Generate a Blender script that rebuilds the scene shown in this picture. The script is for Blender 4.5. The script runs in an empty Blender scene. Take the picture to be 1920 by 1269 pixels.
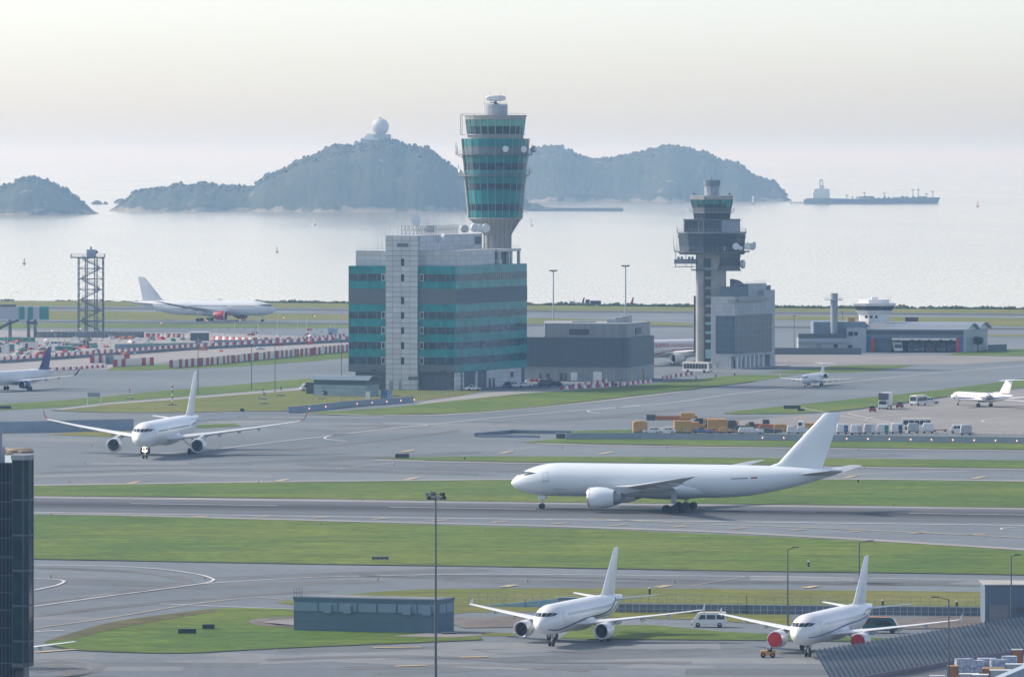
import bpy, bmesh, math, random
from mathutils import Vector, Matrix, noise
random.seed(7)
R = math.radians
scene = bpy.context.scene
col = scene.collection
F, H, CX, HY = 12000.0, 66.0, 960.0, 292.0      # tele lens in photo pixels, eye height, horizon row
SEA = -4.0

def G(px, py, z=0.0):
    """point of the level z seen at a photo pixel"""
    Y = F * (H - z) / (py - HY)
    return Vector(((px - CX) * Y / F, Y, z))
def DEP(py, z=0.0): return F * (H - z) / (py - HY)
def PX(px, Y): return (px - CX) * Y / F
def PZ(py, Y): return H - (py - HY) * Y / F

# ------------------------------------------------------------------ materials
MATS = {}
def nd(nt, t, x=0, y=0, **kw):
    n = nt.nodes.new(t); n.location = (x, y)
    for k, v in kw.items(): setattr(n, k, v)
    return n
def pm(name, rgb, rough=.6, metal=0.0, var=.12, scale=.6, bump=0.0, rgb2=None, big=0.0, bigscale=.05, spec=.5, stretch=None, coat=0.0, space='Object'):
    """procedural painted / mineral surface: base colour broken up by two noises"""
    if name in MATS: return MATS[name]
    m = bpy.data.materials.new(name); m.use_nodes = True; nt = m.node_tree
    b = nt.nodes['Principled BSDF']; L = nt.links.new
    b.inputs['Roughness'].default_value = rough; b.inputs['Metallic'].default_value = metal
    b.inputs['Specular IOR Level'].default_value = spec
    b.inputs['Coat Weight'].default_value = coat
    tc = nd(nt, 'ShaderNodeTexCoord'); vec = tc.outputs['Object']
    if space == 'World':
        vec = nd(nt, 'ShaderNodeNewGeometry').outputs['Position']
    if stretch:
        mp = nd(nt, 'ShaderNodeMapping'); mp.inputs['Scale'].default_value = stretch
        L(vec, mp.inputs['Vector']); vec = mp.outputs['Vector']
    n = nd(nt, 'ShaderNodeTexNoise'); n.inputs['Scale'].default_value = scale; n.inputs['Detail'].default_value = 5; n.inputs['Roughness'].default_value = .6
    L(vec, n.inputs['Vector'])
    mr = nd(nt, 'ShaderNodeMapRange'); mr.inputs[1].default_value = .25; mr.inputs[2].default_value = .75
    mr.inputs[3].default_value = 1 - var; mr.inputs[4].default_value = 1 + var
    L(n.outputs['Fac'], mr.inputs[0]); fac = mr.outputs[0]
    base = nd(nt, 'ShaderNodeRGB'); base.outputs[0].default_value = (*rgb, 1); c = base.outputs[0]
    if rgb2:
        n2 = nd(nt, 'ShaderNodeTexNoise'); n2.inputs['Scale'].default_value = bigscale; n2.inputs['Detail'].default_value = 6; n2.inputs['Roughness'].default_value = .62
        L(vec, n2.inputs['Vector'])
        m2 = nd(nt, 'ShaderNodeMapRange'); m2.inputs[1].default_value = .38; m2.inputs[2].default_value = .64
        L(n2.outputs['Fac'], m2.inputs[0])
        mx = nd(nt, 'ShaderNodeMix', data_type='RGBA'); L(m2.outputs[0], mx.inputs['Factor'])
        L(c, mx.inputs['A']); mx.inputs['B'].default_value = (*rgb2, 1); c = mx.outputs['Result']
    vm = nd(nt, 'ShaderNodeVectorMath', operation='SCALE'); L(c, vm.inputs[0]); L(fac, vm.inputs['Scale'])
    L(vm.outputs[0], b.inputs['Base Color'])
    if bump:
        bp = nd(nt, 'ShaderNodeBump'); bp.inputs['Strength'].default_value = bump; bp.inputs['Distance'].default_value = .3
        L(n.outputs['Fac'], bp.inputs['Height']); L(bp.outputs['Normal'], b.inputs['Normal'])
    MATS[name] = m
    return m
def grid_mat(name, rgb, line, w, h, rough=.6, lw=.06, var=.08, axis='X', metal=0.0, offu=0.0, offz=0.0, spec=.5, cell=.10, ch=None):
    """cladding with real joint lines: sheet joints every w along the wall and every h in height"""
    if name in MATS: return MATS[name]
    m = pm(name, rgb, rough, metal, var, .35, spec=spec); nt = m.node_tree; L = nt.links.new
    b = nt.nodes['Principled BSDF']; src = b.inputs['Base Color'].links[0].from_socket
    tc = nd(nt, 'ShaderNodeTexCoord'); sx = nd(nt, 'ShaderNodeSeparateXYZ'); L(tc.outputs['Object'], sx.inputs[0])
    def lines(sock, per, off):
        a = nd(nt, 'ShaderNodeMath', operation='ADD'); a.inputs[1].default_value = off + 1000 * per; L(sock, a.inputs[0])
        d = nd(nt, 'ShaderNodeMath', operation='DIVIDE'); d.inputs[1].default_value = per; L(a.outputs[0], d.inputs[0])
        f = nd(nt, 'ShaderNodeMath', operation='FRACT'); L(d.outputs[0], f.inputs[0])
        l = nd(nt, 'ShaderNodeMath', operation='LESS_THAN'); l.inputs[1].default_value = lw / per; L(f.outputs[0], l.inputs[0])
        return l.outputs[0]
    if axis == 'D':     # diagonal walls: use x - y so both faces of a corner get joints
        sb = nd(nt, 'ShaderNodeMath', operation='SUBTRACT'); L(sx.outputs[0], sb.inputs[0]); L(sx.outputs[1], sb.inputs[1]); u = sb.outputs[0]
    else: u = sx.outputs[0 if axis == 'X' else 1]
    a = lines(u, w, offu); c = lines(sx.outputs[2], h, offz)
    mx = nd(nt, 'ShaderNodeMath', operation='MAXIMUM'); L(a, mx.inputs[0]); L(c, mx.inputs[1])
    def cellno(sock, per):
        d = nd(nt, 'ShaderNodeMath', operation='DIVIDE'); d.inputs[1].default_value = per; L(sock, d.inputs[0]); f = nd(nt, 'ShaderNodeMath', operation='FLOOR'); L(d.outputs[0], f.inputs[0]); return f.outputs[0]
    cx = nd(nt, 'ShaderNodeCombineXYZ'); L(cellno(u, w), cx.inputs[0]); L(cellno(sx.outputs[2], ch or h), cx.inputs[1]); wn = nd(nt, 'ShaderNodeTexWhiteNoise'); L(cx.outputs[0], wn.inputs['Vector'])
    cr = nd(nt, 'ShaderNodeMapRange'); cr.inputs[3].default_value = 1 - cell; cr.inputs[4].default_value = 1 + cell; L(wn.outputs['Value'], cr.inputs[0])
    sv = nd(nt, 'ShaderNodeVectorMath', operation='SCALE'); L(src, sv.inputs[0]); L(cr.outputs[0], sv.inputs['Scale']); src = sv.outputs[0]
    mix = nd(nt, 'ShaderNodeMix', data_type='RGBA'); L(mx.outputs[0], mix.inputs['Factor']); L(src, mix.inputs['A'])
    mix.inputs['B'].default_value = (*line, 1); L(mix.outputs['Result'], b.inputs['Base Color'])
    return m
def emit(name, rgb, st):
    if name in MATS: return MATS[name]
    m = bpy.data.materials.new(name); m.use_nodes = True; b = m.node_tree.nodes['Principled BSDF']
    b.inputs['Base Color'].default_value = (*rgb, 1); b.inputs['Emission Color'].default_value = (*rgb, 1); b.inputs['Emission Strength'].default_value = st
    MATS[name] = m; return m

WHITE = pm('white_paint', (.76, .765, .765), .32, 0, .045, .25, coat=.3)
WHITE2 = pm('white_metal', (.72, .73, .73), .5, 0, .06, 1.5)
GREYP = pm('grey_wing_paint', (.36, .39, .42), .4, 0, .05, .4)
DARK = pm('dark_rubber', (.02, .021, .023), .8, 0, .2, 3)
DGREY = pm('dark_grey_metal', (.09, .10, .11), .55, .3, .15, 2)
MGREY = pm('mid_grey_metal', (.25, .27, .29), .5, .3, .12, 2)
STEEL = pm('galvanised_steel', (.42, .44, .46), .45, .5, .15, 2)
LIP = pm('polished_lip', (.72, .73, .75), .28, .85, .04, 3)
GLASSD = pm('dark_window_glass', (.015, .022, .03), .12, 0, .2, 2)
RED = pm('red_paint', (.38, .018, .035), .5, 0, .12, 1)
REDC = pm('red_cloth_cover', (.42, .022, .03), .8, 0, .15, 1.5)
YEL = pm('yellow_paint', (.46, .26, .065), .55, 0, .15, 1)
ORANGE = pm('orange_paint', (.40, .15, .055), .55, 0, .15, 1)
GREEN = pm('green_sheet', (.03, .22, .15), .6, 0, .2, .6)
BLUE = pm('blue_paint', (.03, .10, .28), .5, 0, .12, 1)
TEALP = pm('teal_paint', (.01, .10, .12), .35, 0, .1, 1)
PURPLE = pm('purple_paint', (.035, .02, .16), .4, 0, .06, .5)
CONC = pm('concrete', (.40, .39, .37), .85, 0, .12, .8, rgb2=(.30, .30, .29), bigscale=.15)
CONCD = pm('dark_concrete', (.20, .21, .22), .85, 0, .15, .8, rgb2=(.13, .14, .15), bigscale=.15)
LAMPW = emit('lamp_glow', (1, .42, .20), 2.2)
LAMPH = emit('landing_light', (1, .75, .5), 25)

# ------------------------------------------------------------------ mesh building
class MB:
    def __init__(s, org=None):
        s.v = []; s.f = []; s.m = []; s.org = Vector(org) if org else Vector((0, 0, 0))
    def add(s, vs, fs, mi=0):
        o = len(s.v); s.v += [tuple(Vector(v) - s.org) for v in vs]
        s.f += [tuple(i + o for i in f) for f in fs]; s.m += [mi] * len(fs)
    def hexa(s, p, mi=0):       # 8 points: bottom ring 0-3, top ring 4-7
        s.add(p, [(3, 2, 1, 0), (4, 5, 6, 7), (0, 1, 5, 4), (1, 2, 6, 5), (2, 3, 7, 6), (3, 0, 4, 7)], mi)
    def box(s, c, d, rz=0.0, mi=0):
        x, y, z = d[0] / 2, d[1] / 2, d[2] / 2; ca, sa = math.cos(rz), math.sin(rz)
        s.hexa([(c[0] + a * ca - b * sa, c[1] + a * sa + b * ca, c[2] + k) for k in (-z, z) for a, b in ((-x, -y), (x, -y), (x, y), (-x, y))], mi)
    def bx(s, x0, x1, y0, y1, z0, z1, mi=0):
        s.box(((x0 + x1) / 2, (y0 + y1) / 2, (z0 + z1) / 2), (x1 - x0, y1 - y0, z1 - z0), 0, mi)
    def loft(s, rings, mi=0, caps=(True, True), closed=True):
        n = len(rings[0]); vs = [p for r in rings for p in r]; fs = []
        for k in range(len(rings) - 1):
            for i in range(n if closed else n - 1):
                j = (i + 1) % n; fs.append((k * n + i, k * n + j, (k + 1) * n + j, (k + 1) * n + i))
        if caps[0]: fs.append(tuple(range(n - 1, -1, -1)))
        if caps[1]: fs.append(tuple((len(rings) - 1) * n + i for i in range(n)))
        s.add(vs, fs, mi)
    def tube(s, a, b, r, r2=None, n=6, mi=0, caps=True):
        a, b = Vector(a), Vector(b); d = (b - a)
        if d.length < 1e-6: return
        d.normalize(); u = d.orthogonal().normalized(); w = d.cross(u); r2 = r if r2 is None else r2
        rg = [[p + (u * math.cos(t) + w * math.sin(t)) * q for t in [2 * math.pi * i / n for i in range(n)]] for p, q in ((a, r), (b, r2))]
        s.loft(rg, mi, (caps, caps))
    def path(s, pts, r, n=5, mi=0):
        for a, b in zip(pts, pts[1:]): s.tube(a, b, r, n=n, mi=mi)
    def lathe(s, c, prof, n=20, mi=0, axis='Z', caps=(True, True), a0=0.0):
        rings = []
        for r, h in prof:
            ring = []
            for i in range(n):
                t = 2 * math.pi * i / n + a0; x, y = r * math.cos(t), r * math.sin(t)
                ring.append((c[0] + x, c[1] + y, c[2] + h) if axis == 'Z' else (c[0] + h, c[1] + x, c[2] + y) if axis == 'X' else (c[0] + x, c[1] + h, c[2] + y))
            rings.append(ring)
        s.loft(rings, mi, caps)
    def prism(s, poly, z0, z1, mi=0, mtop=None):
        n = len(poly); vs = [(p[0], p[1], z0) for p in poly] + [(p[0], p[1], z1) for p in poly]
        s.add(vs, [(i, (i + 1) % n, n + (i + 1) % n, n + i) for i in range(n)] + [tuple(range(n - 1, -1, -1))], mi)
        s.add(vs, [tuple(range(n, 2 * n))], mi if mtop is None else mtop)
    def profile(s, pts, y0, y1, mi=0, inset=None):    # (x, z) outline extruded along y; inset narrows points above a height
        n = len(pts)
        def yy(z, y): return y if not inset or z < inset[0] else y * (1 - inset[1] * (z - inset[0]) / max(.01, inset[2] - inset[0]))
        vs = [(p[0], yy(p[1], y0), p[1]) for p in pts] + [(p[0], yy(p[1], y1), p[1]) for p in pts]
        s.add(vs, [(i, (i + 1) % n, n + (i + 1) % n, n + i) for i in range(n)] + [tuple(range(n - 1, -1, -1)), tuple(range(n, 2 * n))], mi)
    def build(s, name, mats, parent=None, smooth=False, ang=35, bevel=0):
        me = bpy.data.meshes.new(name); me.from_pydata(s.v, [], s.f)
        if not isinstance(mats, (list, tuple)): mats = [mats]
        for m in mats: me.materials.append(m)
        if len(mats) > 1: me.polygons.foreach_set('material_index', s.m)
        bm = bmesh.new(); bm.from_mesh(me); bmesh.ops.recalc_face_normals(bm, faces=bm.faces)
        if bevel: bmesh.ops.bevel(bm, geom=[e for e in bm.edges if e.calc_face_angle(0) > .6], offset=bevel, segments=2, affect='EDGES', profile=.5)
        bm.to_mesh(me); bm.free()
        if smooth:
            me.shade_smooth(); me.set_sharp_from_angle(angle=R(ang))
        o = bpy.data.objects.new(name, me); col.objects.link(o)
        if parent: o.parent = parent
        return o
def tag(o, label=None, cat=None, group=None, kind=None):
    if label: o['label'] = label
    if cat: o['category'] = cat
    if group: o['group'] = group
    if kind: o['kind'] = kind
    return o
def thing(name, label, cat, loc=(0, 0, 0), rz=0.0, group=None):
    o = bpy.data.objects.new(name, None); col.objects.link(o); o.empty_display_size = 1
    o.location = loc; o.rotation_euler = (0, 0, rz)
    return tag(o, label, cat, group)
CHILD = {}
def copy_tree(o, parent=None, loc=None, rz=None, label=None):
    c = o.copy(); col.objects.link(c)
    if parent: c.parent = parent
    if loc is not None: c.location = loc
    if rz is not None: c.rotation_euler = (0, 0, rz)
    if label: c['label'] = label
    for ch in list(o.children): copy_tree(ch, c)
    return c
class Wall:
    """a facade seen from outside, A on the viewer's left and B on the right"""
    def __init__(s, A, B):
        s.A = Vector((A[0], A[1], 0)); s.B = Vector((B[0], B[1], 0)); d = s.B - s.A; s.len = d.length; s.d = d.normalized()
        s.n = Vector((s.d.y, -s.d.x, 0))
    def u(s, px):       # metres along the wall where a photo column meets it
        k = (px - CX) / F; dx, dy = s.d.x, s.d.y
        return (k * s.A.y - s.A.x) / (dx - k * dy)
    def at(s, u, o=0.0, z=0.0):
        p = s.A + s.d * u + s.n * o; return Vector((p.x, p.y, z))
    def z(s, u, py): return PZ(py, s.at(u).y)
    def slab(s, mb, u0, u1, z0, z1, o0=-.1, o1=.05, mi=0):
        a, b, c, d = s.at(u0, o1), s.at(u1, o1), s.at(u1, o0), s.at(u0, o0)
        mb.hexa([(p.x, p.y, z) for z in (z0, z1) for p in (a, b, c, d)], mi)

# ------------------------------------------------------------------ camera, light, air
cam = bpy.data.cameras.new('camera'); co = bpy.data.objects.new('camera', cam); col.objects.link(co)
co.location = (0, 0, H); co.rotation_euler = (R(90), 0, 0)
cam.sensor_width = 36; cam.lens = 36 * F / 1920; cam.shift_y = -(634.5 - HY) / 1920
cam.clip_start = 1; cam.clip_end = 400000
scene.camera = co
SUN_EL, SUN_AZ = 38, -70         # degrees; azimuth to the left of the view direction
w = bpy.data.worlds.new('World'); scene.world = w; w.use_nodes = True; nt = w.node_tree
sky = nt.nodes.new('ShaderNodeTexSky'); sky.sky_type = 'NISHITA'; sky.sun_disc = False
sky.sun_elevation = R(SUN_EL); sky.sun_rotation = R(SUN_AZ)
sky.altitude = 0; sky.air_density = .60; sky.dust_density = 1.30; sky.ozone_density = .3
bg = nt.nodes['Background']; bg.inputs[1].default_value = .125
hs = nt.nodes.new('ShaderNodeHueSaturation'); hs.inputs['Saturation'].default_value = .78
nt.links.new(sky.outputs[0], hs.inputs['Color']); nt.links.new(hs.outputs[0], bg.inputs[0])
sl = bpy.data.lights.new('sun', 'SUN'); sl.energy = 2.15; sl.angle = R(6); sl.color = (1, .90, .77)
so = bpy.data.objects.new('sun', sl); col.objects.link(so)
sd = Vector((math.sin(R(SUN_AZ)) * math.cos(R(SUN_EL)), math.cos(R(SUN_AZ)) * math.cos(R(SUN_EL)), math.sin(R(SUN_EL))))
so.rotation_euler = sd.to_track_quat('Z', 'Y').to_euler(); so.location = (0, 0, 300)
scene.view_settings.view_transform = 'Standard'; scene.view_settings.look = 'None'
scene.view_settings.exposure = 1.01; scene.view_settings.gamma = 1
scene.cycles.use_denoising = True
scene.cycles.max_bounces = 6; scene.cycles.diffuse_bounces = 2; scene.cycles.glossy_bounces = 3; scene.cycles.transparent_max_bounces = 6
scene.cycles.volume_bounces = 2; scene.cycles.sample_clamp_indirect = 5
hz = MB(); hz.bx(-70000, 70000, -3000, 205000, -6, 122)
HM = bpy.data.materials.new('haze_air'); HM.use_nodes = True; hnt = HM.node_tree
for n in list(hnt.nodes):
    if n.type == 'BSDF_PRINCIPLED': hnt.nodes.remove(n)
pv = hnt.nodes.new('ShaderNodeVolumePrincipled')
pv.inputs['Color'].default_value = (.42, .69, 1.0, 1); pv.inputs['Absorption Color'].default_value = (1, 1, 1, 1)
pv.inputs['Density'].default_value = 0.78e-4; pv.inputs['Anisotropy'].default_value = .62
hnt.links.new(pv.outputs[0], [n for n in hnt.nodes if n.type == 'OUTPUT_MATERIAL'][0].inputs['Volume'])
tag(hz.build('haze', HM), kind='stuff')
# ------------------------------------------------------------------ ground, water, hills
def spline(pts, n=8):
    out = []
    for i in range(len(pts) - 1):
        p0 = pts[max(i - 1, 0)]; p1 = pts[i]; p2 = pts[i + 1]; p3 = pts[min(i + 2, len(pts) - 1)]
        for k in range(n):
            t = k / n
            out.append(tuple(.5 * ((2 * b) + (-a + c) * t + (2 * a - 5 * b + 4 * c - d) * t * t + (-a + 3 * b - 3 * c + d) * t ** 3) for a, b, c, d in zip(p0, p1, p2, p3)))
    out.append(tuple(pts[-1])); return out
def ground_mat(name, a, b, bump, streak, sc=.02, fine=.8, c=None, rough=.9):
    m = bpy.data.materials.new(name); m.use_nodes = True; nt = m.node_tree; L = nt.links.new
    bs = nt.nodes['Principled BSDF']; bs.inputs['Roughness'].default_value = rough; bs.inputs['Specular IOR Level'].default_value = .25
    pos = nd(nt, 'ShaderNodeNewGeometry').outputs['Position']
    def nz(scale, st=(1, 1, 1), det=6, ro=.62, dist=0):
        mp = nd(nt, 'ShaderNodeMapping'); mp.inputs['Scale'].default_value = st; L(pos, mp.inputs['Vector'])
        n = nd(nt, 'ShaderNodeTexNoise'); n.inputs['Scale'].default_value = scale; n.inputs['Detail'].default_value = det; n.inputs['Roughness'].default_value = ro; n.inputs['Distortion'].default_value = dist
        L(mp.outputs[0], n.inputs['Vector']); return n.outputs['Fac']
    def mr(s, lo, hi, o0, o1):
        x = nd(nt, 'ShaderNodeMapRange'); x.inputs[1].default_value = lo; x.inputs[2].default_value = hi; x.inputs[3].default_value = o0; x.inputs[4].default_value = o1; L(s, x.inputs[0]); return x.outputs[0]
    mx = nd(nt, 'ShaderNodeMix', data_type='RGBA'); L(mr(nz(sc), .36, .64, 0, 1), mx.inputs['Factor'])
    mx.inputs['A'].default_value = (*a, 1); mx.inputs['B'].default_value = (*b, 1); cc = mx.outputs['Result']
    if c:
        m3 = nd(nt, 'ShaderNodeMix', data_type='RGBA'); L(mr(nz(sc * 1.7, dist=.6), .58, .72, 0, .75), m3.inputs['Factor']); L(cc, m3.inputs['A']); m3.inputs['B'].default_value = (*c, 1); cc = m3.outputs['Result']
    f1 = mr(nz(fine, det=5), .3, .7, 1 - bump, 1 + bump)
    f2 = mr(nz(.22, streak), .32, .68, 1 - bump * .9, 1 + bump * .9)
    mu = nd(nt, 'ShaderNodeMath', operation='MULTIPLY'); L(f1, mu.inputs[0]); L(f2, mu.inputs[1])
    vm = nd(nt, 'ShaderNodeVectorMath', operation='SCALE'); L(cc, vm.inputs[0]); L(mu.outputs[0], vm.inputs['Scale']); L(vm.outputs[0], bs.inputs['Base Color'])
    return m
ASPH = ground_mat('asphalt', (.118, .140, .159), (.160, .187, .208), .12, (.05, 1.3, 1), .012, .5, c=(.205, .20, .205))
GRASS = ground_mat('grass_turf', (.054, .112, .008), (.110, .150, .014), .34, (.22, 1, 1), .02, .35, c=(.032, .066, .010))
GRASSY = ground_mat('dry_grass_turf', (.10, .128, .012), (.155, .148, .028), .24, (.25, 1, 1), .02, .35, c=(.065, .095, .016))
PAVE = ground_mat('service_road_concrete', (.24, .235, .23), (.29, .285, .28), .07, (.5, 1, 1), .05, .8)
BARE = ground_mat('bare_earth', (.10, .085, .075), (.16, .145, .13), .25, (.6, 1, 1), .06, .6)
APRON = ground_mat('apron_concrete', (.20, .195, .19), (.245, .24, .235), .06, (.3, 1.5, 1), .02, .5, c=(.17, .165, .165))

def sheet(name, pts, z, m, world=False):
    mb = MB(); vs = [(p[0], p[1], z) for p in pts] if world else [tuple(G(p[0], p[1], z)) for p in pts]
    me = bpy.data.meshes.new(name); bm = bmesh.new()
    f = bm.faces.new([bm.verts.new(v) for v in vs]); f.normal_update()
    if f.normal.z < 0: f.normal_flip()
    bmesh.ops.triangulate(bm, faces=[f]); bm.to_mesh(me); bm.free(); me.materials.append(m)
    o = bpy.data.objects.new(name, me); col.objects.link(o); tag(o, kind='structure'); return o
# the airfield platform: one sheet from behind the camera to the sea wall, where it drops to the water
SH = [(-900, 559), (0, 563.5), (640, 568), (1000, 571.5), (1460, 577), (1920, 579.5), (2900, 585)]
shore = [G(*p) for p in SH]
gm = MB(); near = [(-400, -300), (400, -300), (420, 500)]
pl = [(-420, 500), (-400, -300), (400, -300), (420, 500)] + [(p.x, p.y) for p in reversed(shore)]
sheet('ground', pl, 0.0, ASPH, world=True)
wl = MB()
for a, b in zip(shore, shore[1:]):
    wl.add([(a.x, a.y, 0), (b.x, b.y, 0), (b.x, b.y + 9, SEA - 1), (a.x, a.y + 9, SEA - 1)], [(0, 1, 2, 3)])
tag(wl.build('seawall', CONCD), 'sloping stone sea wall along the far edge of the airfield', 'sea wall', kind='structure')

# water
wm = bpy.data.materials.new('sea_water'); wm.use_nodes = True; wnt = wm.node_tree; L = wnt.links.new
wb = wnt.nodes['Principled BSDF']; wb.inputs['Base Color'].default_value = (.34, .29, .21, 1); wb.inputs['Roughness'].default_value = .22; wb.inputs['IOR'].default_value = 1.333
pos = nd(wnt, 'ShaderNodeNewGeometry').outputs['Position']
def wnz(sx, sy, sc, det=4):
    mp = nd(wnt, 'ShaderNodeMapping'); mp.inputs['Scale'].default_value = (sx, sy, 1); L(pos, mp.inputs['Vector'])
    n = nd(wnt, 'ShaderNodeTexNoise'); n.inputs['Scale'].default_value = sc; n.inputs['Detail'].default_value = det; n.inputs['Roughness'].default_value = .6; L(mp.outputs[0], n.inputs['Vector']); return n.outputs['Fac']
ad = nd(wnt, 'ShaderNodeMath', operation='MULTIPLY_ADD'); L(wnz(.9, .35, .16), ad.inputs[0]); ad.inputs[1].default_value = 1.0; L(wnz(1, .25, .03, 3), ad.inputs[2])
bp = nd(wnt, 'ShaderNodeBump'); bp.inputs['Strength'].default_value = .16; bp.inputs['Distance'].default_value = 1.2; L(ad.outputs[0], bp.inputs['Height']); L(bp.outputs[0], wb.inputs['Normal'])
wm_r = nd(wnt, 'ShaderNodeMapRange'); wm_r.inputs[1].default_value = .35; wm_r.inputs[2].default_value = .65; wm_r.inputs[3].default_value = .06; wm_r.inputs[4].default_value = .2
spk = nd(wnt, 'ShaderNodeMath', operation='MULTIPLY_ADD'); L(wnz(.75, .030, 1.0, 3), spk.inputs[0]); spk.inputs[1].default_value = .7
big_ = nd(wnt, 'ShaderNodeMath', operation='MULTIPLY'); L(wnz(1, .12, .004, 4), big_.inputs[0]); big_.inputs[1].default_value = .3; L(big_.outputs[0], spk.inputs[2]); L(spk.outputs[0], wm_r.inputs[0]); L(wm_r.outputs[0], wb.inputs['Roughness'])
me = bpy.data.meshes.new('sea'); me.from_pydata([(-60000, 2000, SEA), (60000, 2000, SEA), (60000, 200000, SEA), (-60000, 200000, SEA)], [], [(0, 1, 2, 3)]); me.materials.append(wm)
sea = bpy.data.objects.new('sea', me); col.objects.link(sea); tag(sea, kind='structure')

# grass fields, traced on the ground
GR = 'grass_field'
ZG = .05
def grass(pts, m=GRASS, z=ZG): return sheet(GR, pts, z, m)
grass([(-30, 963), (64, 964.5), (220, 967), (430, 972), (640, 978.5), (900, 986), (1110, 991), (1280, 998.5), (1480, 1006.5), (1750, 1021), (1920, 1032.5), (2040, 1040), (2040, 1080), (1920, 1076.5), (1700, 1073.5), (1480, 1071), (1280, 1067.7), (960, 1062), (640, 1057.7), (320, 1052), (64, 1047.5), (-30, 1046)])
grass([(-30, 912), (64, 911), (250, 908), (450, 905), (640, 903.3), (760, 901.7), (960, 900), (1570, 899), (1750, 901), (1920, 903), (2040, 904), (2040, 952.5), (1920, 951), (1690, 948.5), (1400, 945), (1100, 942), (900, 939.5), (640, 935.6), (400, 932), (64, 929.3), (-30, 928.5)])
grass([(690, 858), (900, 855), (1200, 856), (1560, 859), (1920, 862.5), (2040, 863.5), (2040, 879), (1920, 878), (1560, 873), (1200, 867.5), (990, 866), (800, 862)])
grass([(975, 829), (1060, 821), (1200, 821), (1560, 826), (1920, 831), (2040, 832.5), (2040, 844), (1920, 842.7), (1280, 835), (1200, 832.5), (1000, 829.5)])
grass([(950, 812), (1185, 804.5), (1240, 803.5), (1240, 811), (1000, 813)])
grass([(560, 774), (660, 778.5), (747, 777), (860, 774), (960, 767), (1060, 757), (1200, 741), (1280, 731.7), (1413, 715), (1480, 704.5), (1493, 702.7), (1380, 702.7), (1290, 712), (1200, 721.5), (1053, 733), (977, 738), (860, 750), (807, 755), (775, 759), (740, 763), (640, 770)])
grass([(-60, 761), (103, 751), (206, 742.5), (309, 732), (430, 722), (567, 710), (600, 708), (600, 722), (412, 738), (309, 745.5), (206, 753.5), (120, 763), (0, 769), (-60, 772)])
grass([(97, 769), (200, 758), (333, 748), (377, 744), (567, 730), (700, 727), (870, 725), (905, 733), (860, 742), (775, 752), (640, 765), (560, 770), (433, 771), (320, 773), (200, 773)], GRASSY)
grass([(85, 815), (150, 809), (250, 808), (260, 818), (200, 818.5)], GRASSY)
grass([(355, 797), (440, 793), (452, 799), (360, 803)])
grass([(200, 694), (212, 687), (290, 684), (400, 676), (500, 667), (600, 660), (655, 656), (690, 654), (690, 668), (653, 671), (560, 679), (460, 686), (360, 691), (260, 694.5)])
grass([(-900, 560.5), (0, 564.2), (640, 568.7), (1000, 572.2), (1460, 577.6), (1920, 580.1), (2600, 584), (2600, 592), (1920, 587.5), (1460, 584), (1000, 581.5), (640, 577.5), (0, 572.5), (-900, 568)], GRASSY)
grass([(-500, 578), (0, 581.5), (640, 589), (700, 590), (700, 600), (640, 600), (-500, 598)], GRASSY)
grass([(900, 594), (1100, 598), (1226, 603), (1300, 606), (1300, 611), (1226, 609.5), (900, 606)], GRASSY)
grass([(1430, 591.5), (1920, 596), (2300, 598), (2300, 615), (1920, 612), (1850, 610), (1700, 606), (1600, 600.5), (1430, 599)], GRASSY)
grass([(-500, 604), (40, 606), (640, 608), (690, 609), (690, 615), (40, 614.5), (-500, 612)])
grass([(1772, 666), (1800, 661), (1840, 656), (1920, 653.7), (2100, 650), (2100, 668), (1920, 667.5)])
grass([(1840, 627.5), (2100, 627), (2100, 631), (1840, 631)], GRASSY)
grass([(1440, 697), (1500, 693), (1570, 685.5), (1650, 684), (1718, 684.5), (1690, 689), (1640, 696), (1560, 698.5), (1480, 700)])
grass([(1357, 773), (1413, 766.7), (1513, 756.7), (1643, 743), (1707, 736.7), (1800, 726), (1880, 715), (1920, 709), (2100, 690), (2100, 705), (1920, 726.7), (1877, 731.7), (1773, 743), (1680, 757), (1573, 770), (1480, 775), (1380, 776.7), (1360, 775.5)])
grass(spline([(82, 1203), (125, 1190), (213, 1166), (322, 1150), (419, 1139), (550, 1141)], 4) + [(560, 1150), (856, 1186), (900, 1190), (905, 1198)] + spline([(900, 1198.5), (760, 1205), (629, 1210), (454, 1218), (366, 1223), (270, 1223), (147, 1218), (90, 1208)], 4))
grass([(515, 1128), (620, 1117), (716, 1108), (800, 1104), (960, 1102), (1300, 1103), (1846, 1109), (2040, 1111), (2040, 1152), (1846, 1150), (1150, 1150), (1060, 1146), (880, 1147), (850, 1150), (560, 1135)], GRASSY)
grass([(870, 1184.5), (960, 1186), (978, 1192), (870, 1190.5)], GRASSY)
grass([(1050, 1196), (1070, 1181), (1120, 1172), (1220, 1170.5), (1350, 1183), (1500, 1190), (1640, 1195), (1710, 1199), (1640, 1202), (1350, 1199), (1100, 1197.5)])
grass([(1140, 1150), (1480, 1152), (1492, 1172), (1400, 1167), (1300, 1160), (1140, 1157)], GRASSY, .06)
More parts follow.
